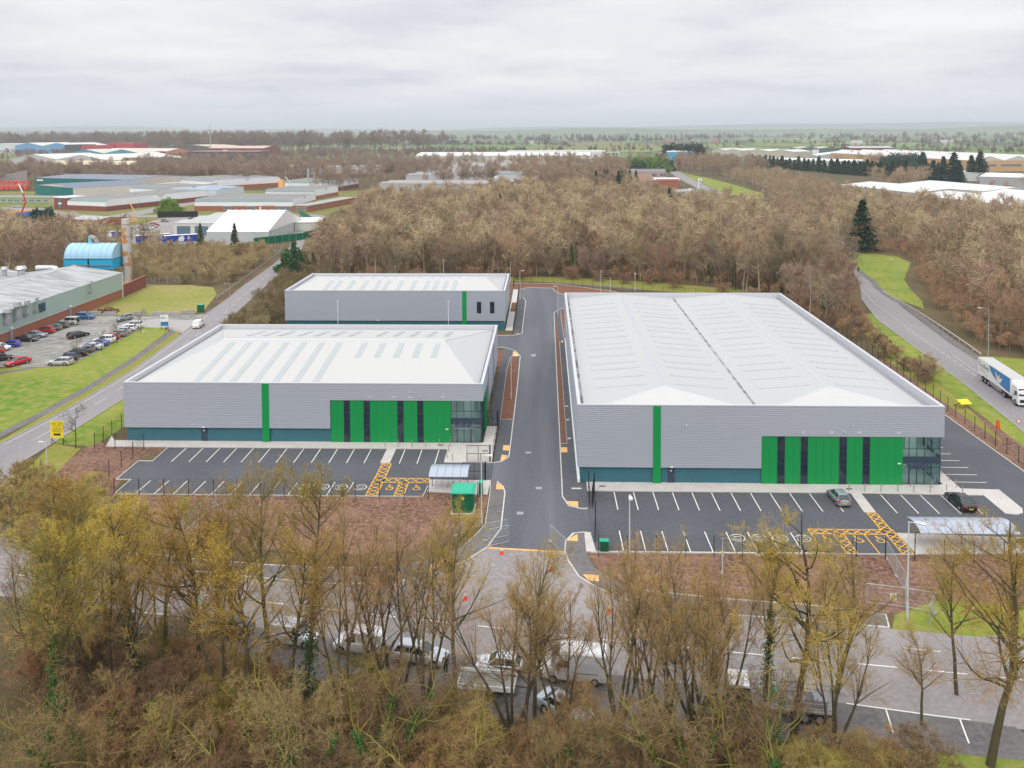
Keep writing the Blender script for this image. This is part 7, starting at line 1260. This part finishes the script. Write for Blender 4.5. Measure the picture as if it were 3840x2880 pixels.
def put(kind, x, y, s, label, group, col=None, name='tree'):
    sets = {'tree': MD, 'birch': [BI], 'ivy': [MI], 'shrub': SHR}[kind]; me = sets[rg.randrange(len(sets))]; c = col or mix(PAL[rg.randrange(7)], PAL[rg.randrange(7)], rg.random()*.5)
    return plant(me, label, 'shrub' if kind == 'shrub' else 'tree', group, {'trunk': (.42, .38, .33) if kind == 'birch' else (mix((.15, .12, .08), c, .3) if rg.random() < .5 else (.38, .33, .25)), 'crown': c, 'ivy': (.04, .08, .02)}, 'shrub' if kind == 'shrub' else name, (x, y, 0), rg.uniform(0, 6.28), (s*rg.uniform(.9, 1.1), s*rg.uniform(.9, 1.1), s*rg.uniform(.75, 1.25)))
CW = [(-62, 251), (-30, 256), (0, 259), (28, 252), (50, 240), (62, 222), (64, 186), (70.5, 189), (77, 211), (84, 235), (95, 262), (100, 292), (107, 340), (112, 440), (104, 465), (70, 466), (66, 560), (-20, 560), (-108, 470), (-92, 400), (-86, 330), (-80, 290), (-76, 262)]
RW = [(103, 215), (107, 236), (120, 258), (130, 280), (131, 305), (118, 315), (127, 380), (133, 480), (150, 560), (164, 640), (172, 800), (230, 800), (205, 600), (201, 470), (233, 395), (300, 395), (250, 260), (205, 190), (150, 138), (122, 140), (96, 172), (97, 195)]
LW_ = [(-136, 262), (-138, 290), (-170, 305), (-235, 345), (-330, 368), (-370, 360), (-290, 270), (-190, 243), (-150, 258)]
allp = []
def scatter(P, n_, sp, lim):
    xs = [p[0] for p in P]; ys = [p[1] for p in P]; pts = []; tries = 0
    while len(pts) < n_ and tries < n_*60:
        tries += 1; x, y = rg.uniform(min(xs), max(xs)), rg.uniform(min(ys), max(ys))
        if not inpoly(x, y, P): continue
        if any((x-a)**2+(y-b)**2 < sp*sp for a, b in pts[-400:]): continue
        pts.append((x, y))
    pts.sort(key=lambda p: p[1]); return pts[:lim], pts[lim:]
rest = []
CF = [(-62, 251), (-30, 256), (0, 259), (28, 252), (50, 240), (62, 222), (64, 186), (70.5, 189), (77, 211), (84, 235), (95, 262), (100, 292), (103, 320), (-84, 320), (-80, 290), (-76, 262)]
fr_c, r1_ = scatter(CF, 520, 3.3, 112); rest += r1_
bk_, r_ = scatter(CW, 1000, 4.4, 0); rest += [p for p in r_ if p[1] > 318]; near_c = fr_c
for i, (x, y) in enumerate(near_c): put('birch' if i % 11 == 3 else 'ivy' if i % 9 == 4 else 'tree', x, y, rg.uniform(.72, 1.12), 'leafless brown tree of the wood behind the new warehouses', 'bare trees of the central wood')
RF = [(97, 180), (102, 205), (107, 222), (114, 240), (121, 256), (129, 274), (131, 305), (118, 315), (119, 335), (272, 335), (262, 260), (215, 190), (150, 138), (122, 140), (98, 172)]
near_r, r1_ = scatter(RF, 420, 3.8, 72); rest += r1_
bk_, r_ = scatter(RW, 760, 4.4, 0); rest += [p for p in r_ if p[1] > 333]
for i, (x, y) in enumerate(near_r): put('birch' if i % 13 == 3 else 'tree', x, y, rg.uniform(.75, 1.05), 'leafless brown tree of the wood right of the east road', 'bare trees of the right wood')
near_l, r_ = scatter(LW_, 330, 4.5, 38); rest += r_
for i, (x, y) in enumerate(near_l): put('birch' if i % 7 == 2 else 'tree', x, y, rg.uniform(.6, .95), 'leafless brown tree of the wood behind the factory', 'bare trees of the left wood', mix((.27, .17, .14), PAL[i % 7], .5))
# shrubs along the roads and the wood edges
for pts, lb, gp, cc_ in ((((-66, 172), (-64, 180), (-66, 190), (-69, 200), (-67, 210), (-71, 218), (-68, 228), (-74, 236), (-70, 246), (-76, 255), (-65.5, 186), (-72, 226)), 'olive leafless shrub between the west lane and the rear left warehouse', 'shrubs beside the west lane', (.22, .19, .08)),
                         (((-97, 250), (-99, 262), (-101, 275), (-104, 288), (-106, 300), (-110, 246), (-113, 262), (-116, 278), (-110, 290), (-114, 305), (-122, 268), (-128, 282), (-102, 244), (-120, 250)), 'rounded olive-brown bush along the left side of the west lane', 'bushes left of the west lane', (.30, .22, .08)),
                         (((69, 166), (70, 174), (68.5, 182), (71.5, 188), (74, 196), (69, 158), (68.5, 150), (76, 202), (66.5, 190)), 'low brown shrub beside the right-hand yard fence', 'shrubs beside the yard fence', (.26, .15, .09)), (((70.5, 151), (72, 156)), 'straw-coloured bush on the east verge', 'bushes on the east verge', (.36, .27, .15)),
                         (((-40, 249), (-22, 251), (-8, 254), (8, 253), (24, 247), (38, 240), (50, 232), (57, 224), (62, 214), (-55, 248), (16, 251), (31, 246)), 'rusty low shrub at the front edge of the wood', 'shrubs at the wood edge', (.30, .14, .09)),
                         (((-58, 92), (-62, 94), (-54, 90.5), (-50, 89), (-66, 97), (-46, 88.5), (-60, 89), (-64, 100), (-60, 97), (-56, 95), (-52, 93), (-63, 91), (-66, 93), (-57, 98), (-48, 91.5), (-67, 101), (-54, 94)), 'olive-yellow shrub left of the left car park', 'shrubs left of the left car park', (.42, .32, .07)), (((97, 176), (99, 186), (101, 198), (99, 168), (102, 160), (106, 152), (112, 146)), 'brown shrub along the crash barrier', 'shrubs along the crash barrier', (.28, .17, .1))):
    for i, (x, y) in enumerate(pts): put('shrub', x, y, 1.0 if 'straw' not in lb and 'low brown' not in lb else .8, lb, gp, mix(cc_, PAL[i % 7], .3))
# evergreens one can tell apart
GR = (.025, .075, .04)
def ever(me, x, y, s, col, lb, gp=None, name='conifer'): plant(me, lb, 'tree', gp, {'trunk': (.1, .07, .04), 'foliage': col}, name, (x, y, 0), x, s)
ever(CN[0], 120.5, 315, (1.6, 1.6, 1.3), GR, 'tall dark cedar standing at the grass edge right of the east road'); ever(CN[1], 150, 430, 1.15, (.03, .10, .035), 'narrow dark green conifer left of the white birch'); ever(CN[1], 168, 436, 1.0, (.04, .09, .05), 'small grey-green conifer right of the white birch')
ever(CN[2], -79, 254, 1.0, (.07, .17, .08), 'blue-green conifer beside the west lane behind the rear left warehouse', name='conifer'); ever(PINE, -84, 268, 1.6, (.04, .14, .03), 'bright green pine beside the west lane'); ever(PINE, -236, 378, 2.4, (.03, .07, .045), 'dark broad pine left of the small brick house'); ever(CN[2], -120, 312, .85, (.10, .12, .06), 'olive conifer before the marquee, right one'); ever(CN[2], -136, 318, .8, (.10, .12, .06), 'olive conifer before the marquee, left one')
ever(BS[0], 103, 188, .8, (.03, .08, .03), 'dark holly bush behind the crash barrier', name='evergreen_bush'); ever(MI, 104, 172, 1.05, GR, 'dark ivy column beside the lamp on the east road', name='tree') if False else None
ever(BS[0], -218, 468, 2.3, (.14, .24, .02), 'bright yellow-green round bush in the estate yard', name='evergreen_bush')
for i, (x, y, s_) in enumerate(((98, 905, 4.2), (112, 912, 5), (126, 925, 5), (139, 950, 4.4), (104, 935, 4.6), (118, 945, 5))): ever(BS[i % 2], x, y, s_, (.12, .20, .03) if i % 3 else (.05, .10, .03), 'yellow-green rounded evergreen in the clump at the bend of the upper road', 'evergreen clump at the upper road', 'evergreen_bush')
ever(BS[1], 190, 1230, 9, (.03, .06, .03), 'dark round tree left of a pair before the white and blue shed', name='evergreen_tree'); ever(BS[0], 218, 1220, 8, (.03, .065, .03), 'dark round tree right of a pair before the white and blue shed', name='evergreen_tree')
for i in range(7): ever(CN[2], 38+i*5+(i % 2)*2, 620+(i % 3)*8, 1.25, (.03, .07, .04), 'dark conifer of the clump left of the pale brick building', 'conifers left of the pale brick building')
for i, (u, v_, y, s_) in enumerate(((1105, 400, 430, .8), (1150, 392, 440, .75), (1080, 405, 450, .7), (1330, 393, 450, .8), (1385, 405, 420, .9), (1420, 392, 455, .9), (1445, 400, 445, .9), (1268, 385, 470, .7), (1310, 400, 430, .7), (1238, 400, 435, .6))): ever(PINE if i % 2 else CN[2], (u*1.736-2046)/FOC*y, y, s_*1.3, (.045, .10, .05), 'small dark pine showing among the bare crowns of the central wood', 'pines in the central wood')
rowp = [(268+(301-268)*t_, 1075+(900-1075)*t_) for t_ in np.linspace(0, 1, 18)]+[(303+(341-303)*t_, 880+(775-880)*t_) for t_ in np.linspace(0, 1, 26)]
for i, (x, y) in enumerate(rowp): ever(CN[2-i % 2], x, y+rg.uniform(-4, 4), (2.3, 2.3, rg.uniform(1.0, 1.35)), (.03, .085, .03), 'dark green conifer of the long hedge-like belt below the white sheds', 'conifers of the long belt')
for i, (x, y) in enumerate(((333, 735), (339, 728), (345, 722), (352, 718), (358, 722), (348, 738), (366, 742), (373, 748), (384, 752), (390, 748), (330, 775), (395, 950), (405, 955), (416, 948), (424, 955))): ever(CN[i % 3] if i < 11 else BS[0], x, y, ((2.6, 2.6, 1.75) if i < 5 or i in (8, 9) else (1.8, 1.8, 1.3)) if i < 11 else 5, (.03, .075, .05), 'large dark conifer in the group before the white roofs at right', 'conifers before the right-hand white roofs')
# ------------------------------------------------------------------ masses of far trees
def small_tree(seed, nb=70):
    rg = np.random.default_rng(seed); T0 = grow(rg, np.zeros((1, 3)), np.array([[0, 0, 1.]]), np.array([11.]), 5, .05, .05); R0 = np.array([.25]); P, D, L, R = kids_of(rg, T0, R0, np.array([11.]), 13, .25, 1, (28, 60), .55, .5); T1 = grow(rg, P, D, L, 3, .1, .1)
    P, D, L2, R2 = kids_of(rg, T1, R, L, 9, .2, 1, (25, 60), .6, .5); T2 = grow(rg, P, D, np.maximum(L2, 1.2), 3, .15, .05); P, D, L3, R3 = kids_of(rg, T2, R2, L2, 4, .1, 1, (25, 60), .7, .5); T3 = grow(rg, P, D, np.maximum(L3, .8), 2, .1, .05)
    return join([skin(T0, R0, 3, .2), skin(T1, R, 2, .4), skin(T2, np.full(len(T2), .06), 2, .5), skin(T3, np.full(len(T3), .055), 2, .6)])
SM = [small_tree(81+i) for i in range(4)]
def mass(name, pts, sc, col, label=None):
    Vs, Fs, o = [], [], 0
    for i, (x, y) in enumerate(pts):
        V, F = SM[i % 4]; a = r2.uniform(0, 6.28); s_ = sc*r2.uniform(.68, 1.28); c_, n_ = math.cos(a)*s_, math.sin(a)*s_; q = np.empty_like(V); q[:, 0] = V[:, 0]*c_-V[:, 1]*n_+x; q[:, 1] = V[:, 0]*n_+V[:, 1]*c_+y; q[:, 2] = V[:, 2]*s_; Vs.append(q.astype(np.float32)); Fs.append(F+o); o += len(V)
    ob = struct(link(name, npmesh(name, np.concatenate(Vs), np.concatenate(Fs), 'twig')), 'stuff'); ob.color = col+(1,); return ob
for g_, c_ in ((0, (.42, .32, .20)), (1, (.34, .265, .15)), (2, (.37, .255, .175))): mass('woodland', [p for p in rest[g_::3] if not (p[0] > 100 and p[1] > 430)], 1.0, c_); mass('woodland', [p for p in rest[g_::3] if p[0] > 100 and p[1] > 430], .78, c_)
def rnd_pts(n, x0, x1, y0, y1, f=None): 
    P = [(r2.uniform(x0, x1), r2.uniform(y0, y1)) for _ in range(n)]; return [p for p in P if f is None or f(*p)]
def strip(a, b, wd, n): a, b = np.array(a), np.array(b); d = b-a; L = np.linalg.norm(d); p = np.array([-d[1], d[0]])/L; return [tuple(a+d*r2.uniform()+p*r2.normal(0, wd/2)) for _ in range(n)]
pts = strip((-620, 760), (-430, 740), 50, 90)+strip((-450, 720), (-270, 760), 30, 90)+strip((-330, 780), (-190, 800), 30, 40)+strip((-620, 900), (-260, 880), 50, 150)+strip((-265, 700), (-215, 760), 30, 25)+strip((-240, 960), (-150, 1050), 60, 60)+strip((-500, 1010), (-220, 1020), 50, 120)+strip((-170, 600), (-130, 860), 16, 50)
mass('woodland', pts, 1.25, (.32, .23, .17))
pts = strip((-140, 880), (-130, 1000), 25, 20)+strip((-130, 1060), (150, 1075), 30, 60)+strip((-45, 730), (70, 860), 40, 70)+strip((-20, 650), (60, 640), 22, 40)+strip((-40, 1000), (90, 960), 40, 40)+strip((150, 960), (235, 900), 30, 60)+strip((165, 830), (225, 1000), 26, 60)+strip((140, 1050), (250, 1100), 50, 50)+strip((-125, 690), (-40, 690), 10, 22)+strip((-128, 850), (-44, 850), 10, 22)
mass('woodland', pts, 1.2, (.36, .26, .17))
pts = strip((262, 620), (300, 700), 24, 22)+strip((400, 1020), (470, 1040), 30, 30)+strip((300, 560), (420, 560), 24, 30)+strip((400, 1180), (560, 1120), 40, 30)
mass('woodland', pts, 1.1, (.38, .27, .18))
pts = strip((-900, 1290), (-420, 1290), 60, 110)+strip((-520, 1420), (-180, 1400), 70, 150)+strip((-1000, 1480), (-560, 1440), 60, 110)+strip((-1400, 1760), (-900, 1640), 60, 130)+strip((-480, 1650), (-120, 1560), 100, 150)+strip((-200, 1420), (120, 1380), 40, 90)
mass('woodland', pts, .95, (.31, .21, .17))
# long ridge of tall wood on the left skyline, and hedgerows and copses over the far fields
pts = strip((-2050, 2350), (-620, 2080), 200, 560)+strip((-900, 1950), (-250, 1980), 160, 220); mass('distant_woodland', pts, 3.1, (.22, .155, .12))
hd = [((-700, 2750), (-250, 2700), 30, 60, 2.4), ((-620, 2450), (60, 2380), 60, 120, 2.0), ((-350, 1800), (350, 1760), 60, 130, 1.5), ((0, 2250), (500, 2120), 30, 60, 1.5), ((-80, 3250), (560, 3150), 60, 140, 2.4), ((250, 1620), (900, 1500), 40, 110, 1.4), ((500, 2700), (1500, 2300), 40, 130, 2), ((700, 2050), (1500, 1700), 30, 110, 1.6), ((1000, 3300), (2300, 3100), 60, 150, 2.6), ((-600, 3700), (900, 3900), 120, 220, 3.4), ((-2200, 3900), (-400, 3500), 160, 220, 3.6), ((900, 4300), (3200, 3900), 160, 200, 3.6), ((600, 1880), (900, 1700), 30, 50, 1.5), ((1100, 2750), (1900, 2500), 30, 70, 2.2), ((700, 1500), (1500, 1420), 40, 70, 1.5)]
for i, (a, b, wd, n, s_) in enumerate(hd): mass('hedgerow', strip(a, b, wd*.22, int(n*.9)), s_*.62, ((.14, .12, .08), (.11, .10, .06), (.16, .13, .09))[i % 3])
# low hills on the horizon
rh = np.random.default_rng(3)
def hills(name, y0, dpt, hfun, x0, x1, n=140, m_='country'):
    xs = np.linspace(x0, x1, n); Vv, Ff = [], []; J = 7
    for j in range(J):
        t_ = j/(J-1); 
        for x in xs: Vv.append((x, y0+dpt*t_, max(0, hfun(x))*math.sin(math.pi*t_)**1.2+(-.5 if j in (0, J-1) else 0)))
    for j in range(J-1):
        for i in range(n-1): q = j*n+i; Ff.append((q, q+1, q+n+1, q+n))
    q = MB(); q.V = Vv; q.F = Ff; return struct(q.build(name, m_, smooth=True))
hills('hills', 7000, 2600, lambda x: 56+14*math.sin(x/900+1)+9*math.sin(x/330)+22*max(0, math.tanh((x-2300)/1200)), -8500, 9500)
hills('hills', 12500, 5500, lambda x: 118+22*math.sin(x/1900)+14*math.sin(x/620+2)+75*max(0, math.tanh((x-3400)/2400))+40*max(0, math.tanh((-x-6500)/1800)), -15500, 17500)
def area_pts(P, n): return [p for p in rnd_pts(n, min(q[0] for q in P), max(q[0] for q in P), min(q[1] for q in P), max(q[1] for q in P), lambda a, b: inpoly(a, b, P))]
mass('undergrowth', area_pts([(-66, 250), (0, 257), (30, 250), (52, 238), (64, 222), (64, 184), (69, 150), (71, 150), (72.5, 182), (79, 211), (86, 235), (97, 262), (101, 290), (90, 290), (60, 262), (20, 275), (-40, 272), (-70, 290)], 2300), .27, (.36, .22, .12))
mass('undergrowth', area_pts([(92, 172), (95, 192), (100, 213), (109, 236), (113, 252), (128, 282), (129, 305), (120, 312), (122, 330), (150, 330), (150, 260), (125, 200), (110, 160)], 1700), .27, (.38, .23, .14))
mass('undergrowth', area_pts([(110, 160), (125, 200), (150, 260), (230, 300), (205, 190), (150, 138), (122, 140)], 1100), .25, (.32, .22, .12))
mass('undergrowth', area_pts([(-97, 247), (-97, 282), (-103, 304), (-110, 322), (-200, 318), (-300, 335), (-190, 243), (-150, 256), (-130, 246)], 2600), .28, (.36, .26, .14))
mass('undergrowth', area_pts([(-64, 165), (-63, 250), (-76, 262), (-86, 300), (-90, 292), (-80, 235), (-76, 205), (-72, 172)], 500), .30, (.30, .25, .11))
for T in PR.values():
    for c in kids(T):
        for g_ in kids(c): bpy.data.objects.remove(g_)
        bpy.data.objects.remove(c)
    bpy.data.objects.remove(T)
# ------------------------------------------------------------------ people
def person(x, y, rz, top, legs, skin_c, hair, lb, stride=.22, z=0, arm=.1):
    """one continuous skinned body with separate clothing and hair"""
    T = thing('person', lb, 'person', (x, y, z), rz)
    J = [(0, 0, .95), (0, 0, 1.15), (0, 0, 1.42), (0, .02, 1.52), (0, .03, 1.62), (0, .02, 1.74), (.18, 0, 1.40), (.24, -.05-arm, 1.12), (.25, .06+arm, .86), (-.18, 0, 1.40), (-.24, .05+arm, 1.12), (-.25, .12+arm, .88), (.1, 0, .9), (.1, stride*.6, .5), (.1, stride*.45, .08), (.1, stride*.45+.16, .04), (-.1, 0, .9), (-.1, -stride*.3, .5), (-.1, -stride, .1), (-.1, -stride+.15, .04)]
    E_ = [(0, 1), (1, 2), (2, 3), (3, 4), (4, 5), (2, 6), (6, 7), (7, 8), (2, 9), (9, 10), (10, 11), (0, 12), (12, 13), (13, 14), (14, 15), (0, 16), (16, 17), (17, 18), (18, 19)]
    RR = [.15, .14, .16, .06, .09, .085, .07, .05, .035, .07, .05, .035, .1, .065, .04, .035, .1, .065, .04, .035]
    def grown(J, E_, RR, nm, mt_, par):
        me = bpy.data.meshes.new(nm); me.from_pydata(J, E_, []); o = bpy.data.objects.new(nm, me); C.objects.link(o); sk = o.modifiers.new('s', 'SKIN'); 
        for i, r in enumerate(RR): me.skin_vertices[0].data[i].radius = (r, r*.85)
        me.skin_vertices[0].data[0].use_root = True; sb = o.modifiers.new('b', 'SUBSURF'); sb.levels = 1; sb.render_levels = 1; me.materials.append(MT[mt_]); o.parent = par; return o
    mat('skin', (.45, .25, .18), .6)
    b = grown(J, E_, RR, 'body', 'skin', T)
    c = grown([J[0], J[1], J[2], J[6], J[7], (J[8][0], J[8][1], J[8][2]+.04), J[9], J[10], (J[11][0], J[11][1], J[11][2]+.04), (0, 0, .82)], [(0, 1), (1, 2), (2, 3), (3, 4), (4, 5), (2, 6), (6, 7), (7, 8), (0, 9)], [.18, .18, .19, .1, .075, .055, .1, .075, .055, .17], 'coat', top, T)
    d = grown([(0, 0, .93), J[12], J[13], (J[14][0], J[14][1], .12), J[16], J[17], (J[18][0], J[18][1], .14)], [(0, 1), (1, 2), (2, 3), (0, 4), (4, 5), (5, 6)], [.16, .12, .085, .06, .12, .085, .06], 'trousers', legs, T)
    MB().tube((0, 0, 1.72), (0, -.02, 1.84), .115, .06, 10).build('hair', hair, T)
    for s_, k_ in ((.1, 14), (-.1, 18)): MB().box(s_-.05, s_+.05, J[k_][1]-.08, J[k_][1]+.2, 0, .09).build('shoe', 'black', T)
person(101.1, 267.2, R_(200), 'black', 'black_metal', 'skin', 'black', 'person in dark coat and trousers walking along the path beside the grass', z=.03)
person(-18.4, 72.9, R_(20), 'black', 'black_metal', 'skin', 'black', 'person in black standing on the road side of the white van', stride=.06, z=.03)
person(-8.6, 67.6, R_(190), 'drain', 'black_metal', 'skin', 'black', 'person in dark clothes standing at the tail of the silver estate', stride=.05, z=.03)
# ------------------------------------------------------------------ haze
hb = MB().box(-21500, 21500, -390, 21500, -1, 245).build('haze', 'black'); hb['kind'] = 'stuff'; hm = bpy.data.materials.new('haze'); hm.use_nodes = True; t = hm.node_tree; t.nodes.clear()
ho = N(t, 'ShaderNodeOutputMaterial'); hv = N(t, 'ShaderNodeVolumePrincipled'); hv.inputs['Color'].default_value = (.88, .935, 1, 1); hv.inputs['Density'].default_value = 1.1e-4; hv.inputs['Anisotropy'].default_value = 0
t.links.new(hv.outputs[0], ho.inputs['Volume']); hb.data.materials.clear(); hb.data.materials.append(hm); hb.display_type = 'WIRE'
